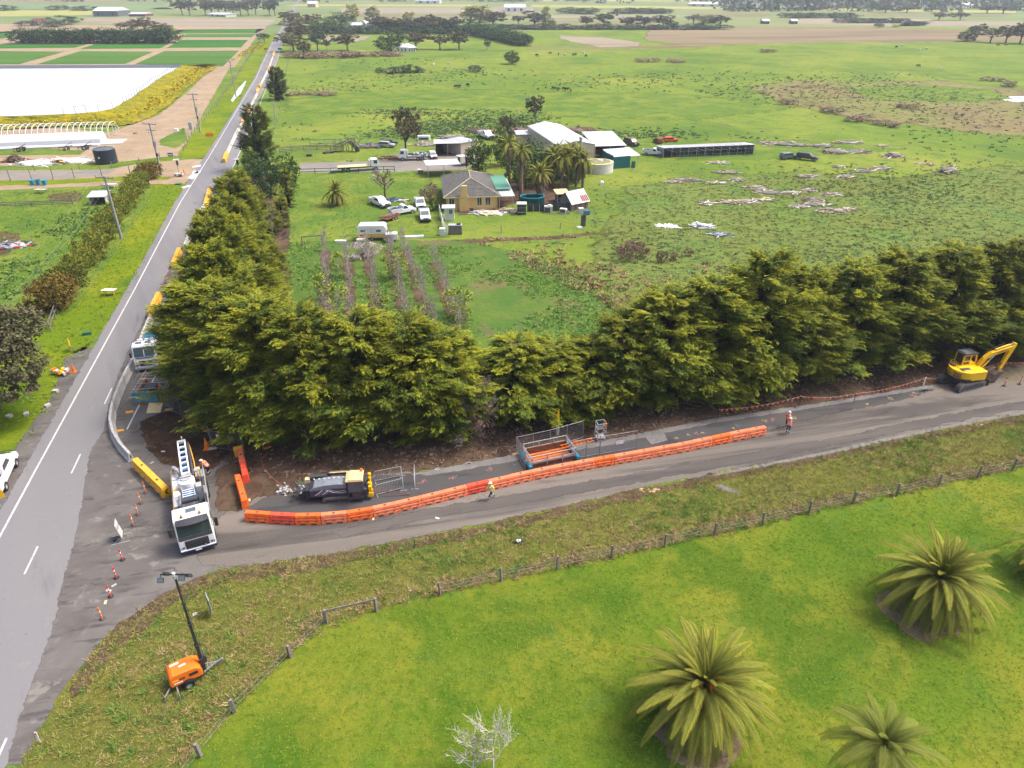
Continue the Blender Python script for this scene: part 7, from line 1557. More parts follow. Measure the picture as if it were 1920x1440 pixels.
t = E('pool', 'empty teal above-ground pool beside the fan palm', 'pool', G(998, 379), .1); mb = MB(); oc = [(2.4*math.cos(k*PI/4+PI/8), 1.7*math.sin(k*PI/4+PI/8)) for k in range(8)]
for k in range(8): a, b = oc[k], oc[(k+1) % 8]; mb.add([(*a, 0), (*b, 0), (*b, 1.1), (*a, 1.1)], [(0, 1, 2, 3), (3, 2, 1, 0)], b_tealc); mb.bar((*a, 1.12), (*b, 1.12), .14, w_teal)
mb.build('pool_wall', t); mb = MB(); mb.prism([(x*.97, y*.97) for x, y in oc], .04, .3, O('algae_green', (140, 160, 60), .8), 'z'); mb.build('algae', t)
t = E('round_tank', 'low round white water tank with weedy lid below the large shed', 'tank', G(1122, 321)); mb = MB(); mb.cyl((0, 0, 0), (0, 0, 2.0), 3.2, w_offw, n=28); mb.build('tank_wall', t); mb = MB(); mb.cyl((0, 0, 2.0), (0, 0, 2.1), 3.25, w_cream, n=28); mb.cyl((0, .2, 2.1), (0, .2, 2.14), 2.6, O('weedy_lid', (150, 156, 110), .9, var=.3, scale=1), n=24); mb.cyl((.4, .9, 2.1), (.4, .9, 2.3), .6, w_white, n=14); mb.build('lid', t)
def box(label, px, size, mat, name, cat, rz=0.0, extra=None, group=None):
    mb = MB(); x, y, z = size; mb.box((0, 0, z/2), size, mat)
    if extra: extra(mb)
    return tag(mb.build(name, loc=G(*px), rz=rz), label, cat, group)
box('small cream hut with white flat roof at the left front of the house', (843, 411), (1.7, 1.8, 2.2), w_offw, 'garden_hut', 'hut', .05, lambda m: (m.box((-.1, 0, 2.25), (2.3, 2.3, .1), b_wsheet), m.box((.3, -.92, 1.6), (.6, .04, .7), w_glassb)))
box('white plastic water tub standing at the corner of the yard fence', (830, 441), (.9, .9, 1.2), w_white, 'water_tub', 'tub', 0, lambda m: [m.box((0, -.46, z), (.92, .03, .04), w_lgrey) for z in (.3, .6, .9)])
box('weathered timber cabinet with a black tyre on its top', (854, 438), (2.2, 1.0, 1.5), b_timb, 'timber_cabinet', 'cabinet', 0, lambda m: (m.box((0, 0, 1.53), (2.3, 1.1, .06), w_lgrey), m.cyl((.6, 0, 1.56), (.6, 0, 1.75), .36, w_black, n=14), [m.box((-1+.25*k, -.51, .75), (.03, .03, 1.4), w_wood) for k in range(9)]))
box('tall mesh sided kennel box with white roof beside the pool', (978, 401), (1.6, 1.5, 1.9), w_dark, 'kennel_box', 'kennel', 0, lambda m: (m.box((0, 0, 1.95), (1.8, 1.7, .1), w_offw), m.box((-.78, 0, .95), (.06, 1.5, 1.9), w_green), m.box((0, -.76, .5), (1.5, .03, .1), w_lgrey), m.box((0, -.76, 1.3), (1.5, .03, .06), w_lgrey)))
box('white stove-like cabinet standing against the charcoal fence', (1028, 398), (1.5, .8, 1.2), w_offw, 'old_cabinet', 'cabinet', 0, lambda m: (m.box((-.2, -.41, .5), (1.0, .03, .9), b_dim), m.box((.2, .1, 1.3), (.6, .5, .16), w_offw)))
box('low white hutch tilted on the grass by the charcoal fence', (1056, 400), (1.2, .8, .9), w_offw, 'animal_hutch', 'hutch', -.4, lambda m: (m.box((0, -.41, .5), (.9, .03, .5), b_dim), m.box((.9, .2, .4), (.8, .6, .05), w_dark, ry=.6)))
box('black upright board with a white foot in front of the rusty hut', (1093, 425), (.9, .12, 2.0), b_char, 'upright_board', 'board', .5, lambda m: (m.box((-.9, -.3, .1), (.9, .7, .2), w_offw), m.box((.46, 0, 1.0), (.06, .16, 2.05), b_timb)))
box('blue barrel inside a wire pen beside the rusty hut', (1100, 402), (1.0, .7, .7), w_blue, 'blue_barrel', 'barrel', .2)
box('white capped tank inside a wire pen beside the rusty hut', (1089, 399), (.9, .8, .9), w_offw, 'white_tank', 'tank', .2)
box('small white float on the grass right of the hut', (1128, 346), (.8, .8, .5), w_white, 'white_float', 'float', 0, lambda m: m.ell((0, 0, .5), (.4, .4, .3), w_white, 8, 5))
box('small rabbit hutch by the left carport', (789, 326), (1.1, .8, .9), w_wood, 'animal_hutch', 'hutch', 0, lambda m: m.box((0, 0, .93), (1.3, 1, .06), w_white))
box('white trough lying on the grass left of the caravan', (640, 455), (1.9, .6, .4), w_white, 'water_trough', 'trough'); box('long white boat hull lying right of the caravan', (776, 446), (3.2, .6, .35), w_white, 'upturned_boat', 'boat', .12)
for i, (x, y) in enumerate([(580, 293), (611, 288), (622, 287)]): box(f'dark pallet crate on the strip beside the farm driveway, {ORD[i]} from the left', (x, y), (1.2, .8, .5), w_dark, 'crate', 'crate', i, group='dark crates by the farm driveway')
t = E('pen', 'light wire pen enclosing barrels beside the rusty hut', 'pen', G(1096, 408), .1); mb = MB(); [mb.bar((x, y, 0), (x, y, 1.1), .04, w_grey) for x in (-1.6, 0, 1.6) for y in (-.8, 1)]; [mb.bar((-1.6, y, z), (1.6, y, z), .03, w_grey) for y in (-.8, 1) for z in (.5, 1.1)]; mb.build('frame', t)
# timber and wire fences
def rail_fence(label, pts, post_d, h, rails, name='rail_fence', m=b_timb, wire=False, pw=.13, group=None):
    P = GP(pts); t = E(name, label, 'fence', P[0], 0, group); O_ = P[0]; pm = MB(); pm.box((0, 0, h/2), (pw, pw, h), m, taper=(.9, .9)); pm = pm.mesh('post'); rm = MB(); k = 0
    for a, b in zip(P[:-1], P[1:]):
        n = max(1, int(round((b-a).length/post_d)))
        for i in range(n+(b == P[-1])):
            q = a.lerp(b, i/n)-O_; o = link('post', pm, t, loc=q, rz=k); o.rotation_euler = (rnd.uniform(-.05, .05), rnd.uniform(-.05, .05), k); k += 1
        for z in rails: rm.bar(a-O_+Vector((0, 0, z)), b-O_+Vector((0, 0, z)), .012 if wire else .05, w_grey if wire else m, None if wire else .13)
    o = rm.build('wire' if wire else 'rail', t); o['kind'] = 'stuff' if wire else 'thing'
    if not wire: del o['kind']
    return t
FP = [(825, 1117), (940, 1090), (1045, 1068), (1146, 1046), (1246, 1025), (1339, 1003), (1429, 985), (1517, 962), (1599, 945), (1680, 930), (1759, 912), (1833, 896), (1898, 881), (1990, 862)]
rail_fence('old paddock fence of grey posts and wires along the lawn edge', FP, 99, 1.25, (.4, .7, 1.0), 'post_and_wire_fence', wire=True, pw=.14)
rail_fence('grey timber gateway with a top rail at the bend of the lawn fence', [(612, 1168), (706, 1146)], 99, 1.2, (1.1,), 'fence_gateway', pw=.18); rail_fence('sagging post and wire fence running down to the lower left corner', [(612, 1168), (545, 1232), (440, 1335), (376, 1418), (330, 1480)], 99, 1.1, (.4, .8), 'post_and_wire_fence', wire=True, pw=.2)
rail_fence('grey timber yard fence beside the stock ramp', [(525, 286), (570, 283), (620, 282), (645, 284)], 3, 1.3, (.3, .65, 1.0, 1.25), 'yard_fence'); rail_fence('thin metal yard fence behind the stock ramp', [(582, 276), (640, 275), (675, 272)], 4, 1.9, (.8, 1.8), 'yard_fence', m=w_grey)
rail_fence('green wire fence between driveway and home lawn', [(562, 327), (620, 325), (700, 322), (740, 322)], 3, 1.2, (.5, 1.1), 'wire_fence', m=w_green); rail_fence('white leaning timber fence left of the house', [(824, 400), (832, 432), (838, 441)], 2, 1.6, (.4, .8, 1.2, 1.5), 'yard_fence', m=w_offw)
rail_fence('timber gate frame at the corner of the home lawn', [(568, 462), (606, 459)], 99, 1.6, (1.55,), 'fence_gateway'); rail_fence('wire fence along the front of the house paddock', [(866, 440), (940, 436), (1050, 431), (1180, 424)], 8, 1.2, (.6, 1.1), 'wire_fence', wire=True, pw=.09)
rail_fence('grey split rail fence across the left garden', [(-30, 390), (60, 387), (137, 384)], 3, 1.0, (.3, .6, .9), 'rail_fence'); rail_fence('tall wire fence along the left driveway', [(-20, 341), (60, 338), (140, 335), (245, 331)], 4.5, 2.3, (.1, 1.1, 2.2), 'wire_fence', m=w_wood, wire=True); rail_fence('wire fence along the compound behind the left driveway', [(-20, 322), (150, 318), (210, 314), (262, 308), (300, 297)], 8, 1.4, (.6, 1.3), 'wire_fence', m=w_wood, wire=True)
rail_fence('roadside wire fence beside the sandy track', [(345, 284), (355, 260), (392, 215), (430, 165), (452, 132), (470, 105), (488, 78)], 5, 1.3, (.5, 1.0, 1.25), 'wire_fence', m=w_wood, wire=True); rail_fence('white top rail fence beside the trench mounds past the gum trees', [(545, 88), (540, 120), (520, 228)], 12, 1.2, (.6, 1.1), 'wire_fence', m=w_wood, wire=True)
rail_fence('small timber pen at the near end of the roadside hedge', [(70, 590), (74, 615), (96, 622), (108, 588)], 2.2, 1.4, (.7, 1.3), 'timber_pen')
P = [G(x, y, PZ) for x, y in pond_edge[1:]]; t = E('pond_fence', 'wire safety fence of thin posts round the white pond', 'fence', (0, 0, 0)); pm = MB(); pm.cyl((0, 0, 0), (0, 0, 1.9), .06, w_dark, n=5); pm = pm.mesh('post')
for a, b in zip(P[:-1], P[1:]):
    n = max(1, int((b-a).length/(9 if a.y < 235 else 4)))
    for i in range(n): link('post', pm, t, loc=a.lerp(b, i/n))
t = E('pond_gantry', 'small pipe frame standing in the near edge of the pond', 'frame', G(153, 213, PZ)); mb = MB(); mb.path([(-1.6, 0, 0), (-1.8, 0, 2.0), (1.5, 0, 2.2), (1.8, 0, 0)], .06, w_dark); mb.build('frame', t)

# ---------------------------------------------------------------- vehicles on the farm
def car(kind, label, px, rz, col=w_white, s=1.0, load=None, name='ute'):
    t = E(name, label, 'ute' if kind != 'wagon' else 'car', G(*px), rz); t.scale = (s, s, s)
    mb = MB(); z0 = .45; mb.prism([(-2.5, z0), (-2.5, 1.0), (.9, 1.05), (2.1, .98), (2.4, .8), (2.45, z0)], -.88, .88, col)
    if kind in ('ute', 'dual'):
        x0 = -.9 if kind == 'dual' else -.3; mb.prism([(x0, 1.0), (x0+.12, 1.62), (x0+.3, 1.7), (.45, 1.68), (1.15, 1.03)], -.76, .76, col)
    else: x0 = -2.4; mb.prism([(x0, 1.0), (x0+.15, 1.6), (x0+.4, 1.68), (.45, 1.66), (1.15, 1.03)], -.76, .76, col)
    bd = mb.build('body', t, .04)
    mb = MB(); mb.add([(1.14, -.7, 1.07), (1.14, .7, 1.07), (.54, .64, 1.62), (.54, -.64, 1.62)], [(0, 1, 2, 3)], w_glassb); mb.build('windscreen', t)
    for sd in (-1, 1):
        mb = MB(); w = [(x0+.18, 1.08), (x0+.3, 1.58), (.4, 1.58), (.92, 1.08)]; v = [(x, sd*.775, z) for x, z in w]; mb.add(v, [(0, 1, 2, 3) if sd > 0 else (3, 2, 1, 0)], w_glass); mb.build('side_window', t)
        mb = MB(); mb.box((2.42, sd*.62, .78), (.08, .34, .16), w_refl); mb.build('headlight', t)
    mb = MB(); mb.b(2.4, 2.52, -.86, .86, .42, .62, w_dark); mb.b(2.43, 2.47, -.4, .4, .66, .86, w_dark); mb.path([(2.55, -.5, .5), (2.6, -.5, .95), (2.6, .5, .95), (2.55, .5, .5)], .035, w_dark); mb.build('bumper', t)
    if kind in ('ute', 'dual'):
        mb = MB(); e_ = x0-.05; mb.b(-2.6, e_, -.9, .9, 1.0, 1.04, w_grey); [mb.b(-2.6, e_, y-.03, y+.03, 1.04, 1.32, col) for y in (-.88, .88)]; mb.b(-2.62, -2.56, -.9, .9, 1.04, 1.3, col); mb.b(-2.5, e_, -.8, .8, 1.05, 1.1, w_dark)
        if load: [mb.box((-1.2-.3*k, rnd.uniform(-.5, .5), 1.2), (.4, .3, .25), load[k % len(load)]) for k in range(4)]
        mb.build('tray', t)
    for x in (-1.6, 1.55):
        for y in (-.8, .8): wheel(t, x, y, .36, .24)
    return t
w_far = car('dual', 'white dual cab ute parked under the pink blossom tree', (713, 386), R(-48)); car('ute', 'white ute with open tray seen from behind beside the old trailer', (755, 401), R(35), load=[w_blue, w_rust])
car('dual', 'white four-wheel drive parked behind another beside the house', (788, 388), R(-78)); car('dual', 'white ute with roof rack parked nearest to the house corner', (797, 411), R(-80), load=[w_green])
car('wagon', 'small white car parked against the open machinery shed', (812, 296), R(-75), s=.85, name='car'); car('ute', 'white ute with gear on its tray at the far right of the yard', (1225, 291), R(-20), load=[w_dark, w_mud]); car('ute', 'white covered truck beside the timber fence behind the sheds', (912, 259), R(-60), s=1.2, name='truck')
car('wagon', 'old grey jeep rusting on the grass right of the lean-to', (1184, 272), R(-60), w_mud, name='jeep'); car('wagon', 'red and cream van at the end of the kennel block', (1257, 266), R(10), w_red, s=.75, name='van'); car('wagon', 'rusted brown car body beside the red van', (1233, 268), R(100), w_rust, s=.8, name='car_wreck')
car('wagon', 'dark wrecked car in the paddock among the timber piles', (1512, 300), R(-30), w_dark, name='car_wreck'); car('wagon', 'pale blue-grey car wreck beside the debris piles', (1478, 298), R(20), w_glassb, s=.9, name='car_wreck'); car('wagon', 'small dark car under the large gum tree', (730, 272), R(20), w_dark, s=.85, name='car'); car('wagon', 'silver car parked at the edge of the yard', (726, 276), R(-10), w_lgrey, s=.85, name='car')
car('dual', 'white lifted ute with big black tyres cut by the left photo edge', (0, 900), yaw(G(0, 925), G(28, 862)), s=1.12, name='ute')
mb = MB(); mb.b(-1.6, 1.6, -.8, .8, .0, 1.2, w_white); mb.b(-1.2, 1.2, -.82, -.8, .3, .8, w_dark); tag(mb.build('ute_canopy', loc=G(795, 263)), 'white ute canopy sitting on the grass behind the shed', 'canopy')
def tray_truck(label, a, b, cab_first, load, s=1.0):
    A_, B_ = G(*a), G(*b); t = E('tray_truck', label, 'truck', (A_+B_)/2, yaw(A_, B_)); L_ = (B_-A_).length/2
    mb = MB(); mb.prism([(L_-1.9, .6), (L_-1.9, 2.4), (L_-.5, 2.4), (L_-.1, 1.5), (L_, .6)], -1.0, 1.0, w_white); cb = mb.build('cab', t, .05); mb = MB(); mb.add([(L_-.44, -.85, 2.3), (L_-.44, .85, 2.3), (L_-.06, .88, 1.5), (L_-.06, -.88, 1.5)], [(3, 2, 1, 0)], w_glass); [mb.b(L_-1.3, L_-.5, y-.01, y+.01, 1.5, 2.2, w_glass) for y in (-1.0, 1.0)]; mb.build('window', cb)
    mb = MB(); mb.b(-L_, L_-2.1, -1.15, 1.15, .95, 1.1, load[0]); mb.b(-L_, L_-.5, -.4, .4, .6, .9, w_dark); mb.b(L_-2.2, L_-2.1, -1.1, 1.1, 1.1, 2.2, w_white); mb.build('tray', t)
    if len(load) > 1:
        mb = MB(); rr = random.Random(5); [mb.box((rr.uniform(-L_, L_-2.4), rr.uniform(-.8, .8), 1.2+rr.random()*.5), (rr.uniform(.4, 1.5), rr.uniform(.1, .5), rr.uniform(.1, .3)), rr.choice(load), rz=rr.random()*3) for k in range(26)]; mb.build('load', t)['kind'] = 'stuff'
    for x in (L_-.9, -L_+1.2, -L_+2.2):
        for y in (-.9, .9): wheel(t, x, y, .42, .26)
    return t
t = tray_truck('white tilt-tray truck with pale timber tray parked on the driveway', (634, 322), (712, 317), True, [w_ply]); mb = MB(); L_ = (G(712, 317)-G(634, 322)).length/2; mb.add([(-L_, -1.1, 1.08), (-L_, 1.1, 1.08), (-L_-2.2, 1.1, .05), (-L_-2.2, -1.1, .05)], [(0, 1, 2, 3), (3, 2, 1, 0)], w_offw); mb.build('ramp', t)
tray_truck('white truck loaded with scrap timber under the large gum tree', (802, 299), (748, 300), True, [w_offw, w_cream, w_teal, w_wood, w_mud])
A_, r, W = frame((672, 452), (725, 451)); t = E('caravan', 'white caravan with orange-yellow lower stripe parked behind the orchard', 'caravan', A_, r); mb = MB(); mb.prism([(0, .5), (-.05, 1.3), (0, 2.2), (.4, 2.5), (W-.3, 2.5), (W, 2.2), (W+.05, 1.3), (W, .5)], 0, 2.1, w_white); bd = mb.build('body', t, .04)
mb = MB(); mb.b(.02, W-.02, -.03, -.005, .6, 1.15, O('caravan_orange_stripe', (250, 196, 96), .5, k=.75)); mb.build('stripe', bd); mb = MB(); mb.b(1.0, W-1.0, -.02, -.003, 1.9, 1.96, w_cream); mb.build('stripe', bd)
for x in (.5, 3.0): mb = MB(); mb.b(x, x+.75, -.04, -.01, 1.5, 1.8, w_glassb); mb.build('window', bd)
mb = MB(); mb.b(.4, .9, -.04, -.01, .8, 1.0, w_dark); mb.b(2.2, 2.22, -.04, -.01, .6, 2.1, w_dark); mb.build('hatch', bd); wheel(t, W*.5, .1, .33, .2); mb = MB(); mb.b(-.2, 1.4, -.7, -.1, .2, .5, w_white); mb.build('step', t)
A_, r, W = frame((724, 455), (746, 454)); t = E('box_trailer', 'small white box trailer hitched beside the caravan', 'trailer', A_, r); mb = MB(); mb.b(0, W, 0, 1.3, .45, 1.35, w_white); mb.b(-.1, .9, -.3, 0, .1, 1.3, b_timb); mb.build('body', t); wheel(t, W*.6, .1, .3, .18)
A_, B_ = G(714, 418), G(752, 404); t = E('flat_trailer', 'rusty tandem trailer loaded with old timber boards', 'trailer', (A_+B_)/2, yaw(A_, B_)); mb = MB(); mb.b(-2.1, 1.5, -.95, .95, .5, .6, w_rust); mb.bar((1.5, 0, .5), (2.6, 0, .5), .1, w_rust); mb.build('deck', t)
mb = MB(); rr = random.Random(9); [mb.box((rr.uniform(-1.6, 1), rr.uniform(-.8, .8), .65+rr.random()*.25), (rr.uniform(.8, 2.2), .14, .05), rr.choice([w_wood, w_woodb, w_rust, w_mud]), rz=rr.uniform(-.4, .4)) for k in range(26)]; mb.build('boards', t)['kind'] = 'stuff'; [wheel(t, x, y, .3, .2) for x in (-.5, .2) for y in (-.95, .95)]

# scrap, timber piles, cattle and implements
def pile(label, px, r, h, mats, n=40, seed=1, name='timber_pile', cat='pile', group=None, lng=(.8, 2.6), flat=.5):
    rr = random.Random(seed); mb = MB(); c0 = G(*px)
    for k in range(n):
        a = rr.uniform(0, 6.3); d = r*math.sqrt(rr.random()); z = h*(1-d/r)*rr.uniform(.5, 1)+.06
        mb.box((d*math.cos(a), d*.55*math.sin(a), z), (rr.uniform(*lng), rr.uniform(.12, .3), rr.uniform(.04, .14)), rr.choice(mats), rz=rr.gauss(0, .6), ry=rr.uniform(-.3, .3)*min(1, h))
    mb.ell((0, 0, 0), (r*.7, r*.4, h*.7), mats[-1], 10, 6, z0=-.05); o = mb.build(name, loc=c0, rz=rr.uniform(-.3, .3)); return tag(o, label, cat, group)
TM = [w_cream, w_offw, w_woodb, w_wood, b_timb, w_lgrey, w_wood]
PL = [(1262, 342, 2.6, .4), (1292, 338, 3.3, .5), (1342, 344, 1.8, .4), (1362, 324, 3.6, .8), (1380, 338, 2.0, .5), (1345, 306, 3.4, .4), (1326, 382, 2.6, .4), (1375, 380, 3.6, .5), (1398, 379, 3.4, .5), (1412, 352, 2.4, .4), (1440, 362, 4.0, .9), (1432, 375, 2.0, .3), (1487, 362, 2.4, .3), (1515, 358, 2.2, .5), (1515, 332, 3.0, .6), (1558, 366, 2.4, .6), (1518, 375, 2.6, .8), (1532, 384, 3.2, .7),
      (1500, 388, 1.8, .3), (1562, 396, 3.4, .5), (1586, 393, 1.8, .4), (1585, 332, 2.8, .6), (1617, 322, 3.2, .7), (1573, 313, 2.0, .4), (1652, 316, 3.6, .5), (1672, 294, 3.6, 1.8), (1735, 308, 1.8, .3), (1776, 322, 4.0, 1.9), (1612, 285, 4.4, 1.0), (1565, 286, 5.5, 1.6), (1540, 275, 4.5, 1.2), (1480, 272, 6.5, 1.4), (1447, 270, 5.0, .9), (1590, 268, 5.0, .8), (1655, 274, 1.8, .4)]
for i, (x, y, r, h) in enumerate(PL): pile(f'{"tall" if h > 1.3 else "low" if h < .45 else "rough"} pile of grey and tan timber in the right paddock, {ORDL(i)} listed', (x, y), r*.8, h*.8, TM, 34, i, group='timber piles scattered in the right paddock')
RM = [w_rust, w_mud, w_woodb, w_rust, w_mud]
for i, (x, y, r, h, ms, lb) in enumerate([(905, 247, 6, 1.0, RM, 'reddish rubble heap behind the timber fence'), (972, 250, 6, 2.2, RM, 'brown earth and rubble mound behind the sheds'), (1060, 246, 8, 1.6, RM, 'brown brush heap behind the large farm shed'), (850, 258, 5, .8, TM, 'grey pole pile behind the machinery shed'), (800, 271, 5, .6, TM, 'pale poles stacked beside the machinery shed'), (693, 276, 4, 1.4, [w_lgrey, w_grey, w_mud, w_teal, w_wood], 'scrap metal heap right of the stock ramp'),
        (732, 298, 2.6, .8, [w_cream, w_rust, w_woodb], 'timber offcuts behind the loaded truck'), (915, 400, 3.2, .5, [w_white, w_offw, w_pink if 0 else w_cream], 'white panels and clutter beside the house'), (945, 396, 2.5, .6, TM, 'brown clutter at the front of the carport'), (870, 393, 1.6, 1.2, [w_blue, w_rust, w_dark], 'blue and rust coloured clutter against the house wall'), (1318, 427, 1.7, 1.0, [w_white, w_lgrey, w_white], 'white crumpled car shell in the right paddock'), (1350, 441, 1.6, .3, [w_lgrey, w_glassb], 'pale metal scrap below the crumpled car shell'), (1252, 425, 1.4, .2, [w_white], 'flat white board lying in the weeds'),
        (18, 462, 3.6, .8, [w_red, w_dark, w_lgrey, w_glassb, w_lgrey], 'pile of red and grey pipes on the left garden soil'), (70, 306, 7.0, .7, [w_white, w_white, w_lgrey, w_offw], 'white plastic and pipe heap in the compound'), (135, 301, 7, .4, [w_white, w_offw], 'long white plastic sheets on the compound dirt'), (30, 303, 2.8, 2.2, [w_rust, w_rust, w_mud], 'rusted machine heap in the compound'), (112, 306, 2.2, 1.0, [w_dark, w_blue, w_yel], 'dark and yellow machine parts in the compound'), (735, 376, 1.4, .5, [w_blue, w_dark, w_lgrey], 'blue clutter behind the parked white ute'), (752, 377, 1.2, .2, [w_offw, w_mud], 'flat pale scrap under the blossom tree'),
        (1449, 494, .8, .3, [w_white], 'white bucket at the foot of the paddock above the windbreak'), (78, 42, 16, 6, [w_mud, w_woodb, w_rust], 'brown earth mound behind the crop fields')]): pile(lb, (x, y), r, h, ms, 46, 60+i, name='scrap_pile' if 'mound' not in lb else 'earth_mound')
t = E('stock_ramp', 'weathered timber stock loading ramp in the yard', 'ramp', G(640, 284)); mb = MB(); mb.add([(-2, -1, .2), (1.6, -1, 2.2), (1.6, 1, 2.2), (-2, 1, .2)], [(0, 1, 2, 3), (3, 2, 1, 0)], b_timb); [mb.bar((x, y, 0), (x, y, 2.9), .14, b_timb) for x in (-1.5, 0, 1.6) for y in (-1, 1)]; [mb.bar((-1.5, y, z), (1.6, y, z+1.2), .06, b_timb, .14) for y in (-1, 1) for z in (.8, 1.4)]; mb.build('frame', t)
t = dup(t, loc=G(664, 284), rz=2.6, label='narrow timber cattle race beside the stock ramp'); t.scale = (.7, .7, 1.1)
def cow(col):
    mb = MB(); mb.ell((0, 0, 1.0), (.85, .32, .36), col, 10, 7); mb.ell((.75, 0, 1.1), (.35, .22, .3), col, 8, 6); mb.cyl((.9, 0, 1.15), (1.3, 0, .75), .17, col, r1=.13, n=8); mb.ell((1.42, 0, .6), (.26, .12, .14), col, 8, 6)
    for s in (-1, 1):
        mb.box((1.25, s*.17, .74), (.05, .14, .06), col)
        mb.path([(.62, s*.18, .9), (.6, s*.17, .45), (.62, s*.17, 0)], .07, col, 6); mb.path([(-.6, s*.2, .95), (-.5, s*.18, .62), (-.68, s*.18, .42), (-.62, s*.18, 0)], .07, col, 6)
    mb.path([(-.84, 0, 1.15), (-.95, 0, .8), (-.93, 0, .4)], .025, col, 4); return mb.mesh('cow')
CW = {'black': cow(w_black), 'white': cow(w_offw), 'brown': cow(w_rust)}
for i, (x, y, k) in enumerate([(855, 166, 'black'), (861, 165, 'black'), (878, 163, 'black'), (1040, 170, 'black'), (1047, 170, 'black'), (1057, 170, 'black'), (1062, 171, 'black'), (1070, 173, 'brown'), (1007, 106, 'black'), (1032, 102, 'brown'), (1047, 104, 'black'), (1058, 105, 'white'), (1075, 105, 'black'), (1080, 104, 'black'), (1094, 102, 'white'), (1099, 107, 'black'), (1680, 90, 'black'), (1690, 88, 'white'), (1724, 96, 'white'), (1737, 94, 'white'), (1722, 126, 'black'), (1764, 131, 'white'), (1870, 87, 'brown'), (1885, 86, 'brown'), (813, 124, 'white'), (842, 123, 'white')]):
    tag(link('cow', CW[k], loc=G(x, y), rz=i*1.1), f'{k} cow grazing in the far pasture, {ORDL(i)} listed from the near herd outward', 'cow', 'cattle in the far pastures')
# left compound
t = E('water_tank', 'round black poly water tank with grey ribbed lid in the compound', 'tank', G(201, 305)); zt = HT((201, 305), 279); mb = MB(); mb.cyl((0, 0, 0), (0, 0, zt), 2.35, O('black_poly_tank', (46, 56, 72), .5), n=26); mb.box((-.3, -2.36, zt*.5), (.35, .03, .4), w_white); mb.build('tank_wall', t)
mb = MB(); mb.lathe([(2.4, zt), (2.0, zt+.15), (.4, zt+.5), (0, zt+.5)], (0, 0, 0), w_glassb, 24); [mb.bar((.3*math.cos(a), .3*math.sin(a), zt+.52), (2.3*math.cos(a), 2.3*math.sin(a), zt+.08), .1, w_dark) for a in [k*PI/3 for k in range(6)]]; mb.build('lid', t)
A_, B_ = G(-40, 265), G(205, 258); t = E('greenhouse_frame', 'bare white hoop frame of a greenhouse without cover', 'greenhouse', A_, yaw(A_, B_)); L_ = (B_-A_).length; n = 22
hp_ = [(0, 4.2*math.cos(k*PI/10), 3.3*math.sin(k*PI/10)**.7) for k in range(11)]; hm = MB(); hm.path([(0, y+4.2, z) for _, y, z in hp_], .07, w_white, 5); hm = hm.mesh('hoop')
for k in range(n+1): link('hoop', hm, t, loc=(L_*k/n, 0, 0))
mb = MB(); [mb.bar((0, y+4.2, z), (L_, y+4.2, z), .07, w_white) for _, y, z in (hp_[2], hp_[5], hp_[8])]; [mb.bar((L_, y+4.2, 0), (L_+(3 if y < 0 else 0), y+4.2, 2.6), .08, w_white) for y in (-4.2, -2, 0, 2)]; mb.build('purlin', t)
A_, B_ = G(-60, 278), G(193, 268); t = E('polytunnel', 'long white plastic covered tunnel in front of the bare hoops', 'greenhouse', A_, yaw(A_, B_)); L_ = (B_-A_).length; mb = MB(); o_ = [(-3.0, 0), (-2.8, 1.3), (-1.8, 2.3), (0, 2.7), (1.8, 2.3), (2.8, 1.3), (3, 0)]; mb.prism([(y+1, z) for y, z in o_], 0, L_, b_wsheet, 'x'); mb.build('cover', t)
mb = MB(); mb.b(-1, L_, -4.6, -2.0, .05, .4, b_wsheet); mb.b(L_, L_+5, -2, 4, .05, .12, b_wsheet); mb.build('skirt', t)
for i, (x, y, c) in enumerate([(40, 284, w_rust), (125, 282, w_mud), (161, 281, w_dark)]):
    t = E('farm_implement', ['red framed plough with wheels in front of the white tunnel', 'small wheeled cultivator in front of the white tunnel', 'dark upright wheel rake in front of the white tunnel'][i], 'implement', G(x, y), .2*i); mb = MB(); mb.bar((-1.8, 0, .7), (1.6, 0, 1.1), .2, c); mb.bar((-.4, 0, .9), (1.6, .2, 1.8), .12, c); [mb.bar((-1.6+.7*k, -.3, .9), (-1.4+.7*k, -.5, .1), .1, c) for k in range(4)]; mb.build('frame', t); [wheel(t, xx, yy, .55 if i != 1 else .35, .2) for xx, yy in ((-.2, -.6), (.3, .6))]
for i, (x, c) in enumerate([(62, w_teal), (73, w_teal), (85, w_teal)]):
    t = E('wheelie_bin', f'blue wheelie bin beside the left driveway, {ORD[i]} from the left', 'bin', G(x, 347), 0, 'blue wheelie bins'); mb = MB(); mb.box((0, 0, .5), (.6, .6, .95), c, taper=(1.15, 1.15)); mb.build('bin_body', t); mb = MB(); mb.box((0, -.05, 1.02), (.75, .8, .1), c if i != 1 else w_dark, rx=.12); mb.build('lid', t)
def table(label, px, w, col, rz=0.0, legs=w_amber):
    t = E('table', label, 'table', G(*px), rz); mb = MB(); mb.box((0, 0, .75), (w, w*.6, .06), col, rx=-.12); mb.build('tabletop', t)
    for x in (-w*.4, w*.4): mb = MB(); mb.bar((x, -w*.2, 0), (x, 0, .75), .06, legs); mb.bar((x, w*.3, 0), (x, 0, .75), .06, legs); mb.build('leg', t)
table('white board on short yellow legs lying on the roadside grass', (207, 553), 1.7, w_white); table('pale picnic table on the left garden edge', (78, 362), 2.0, w_offw, 0, b_timb)
table('white metal drying frame beside the garden hut', (208, 352), 2.2, w_white, 0, w_white)
t = shed('small grey roofed animal shelter behind the roadside hedge', (170, 385), (200, 384), 2.6, 1.5, 1.9, b_zinc, w_offw, posts=False)
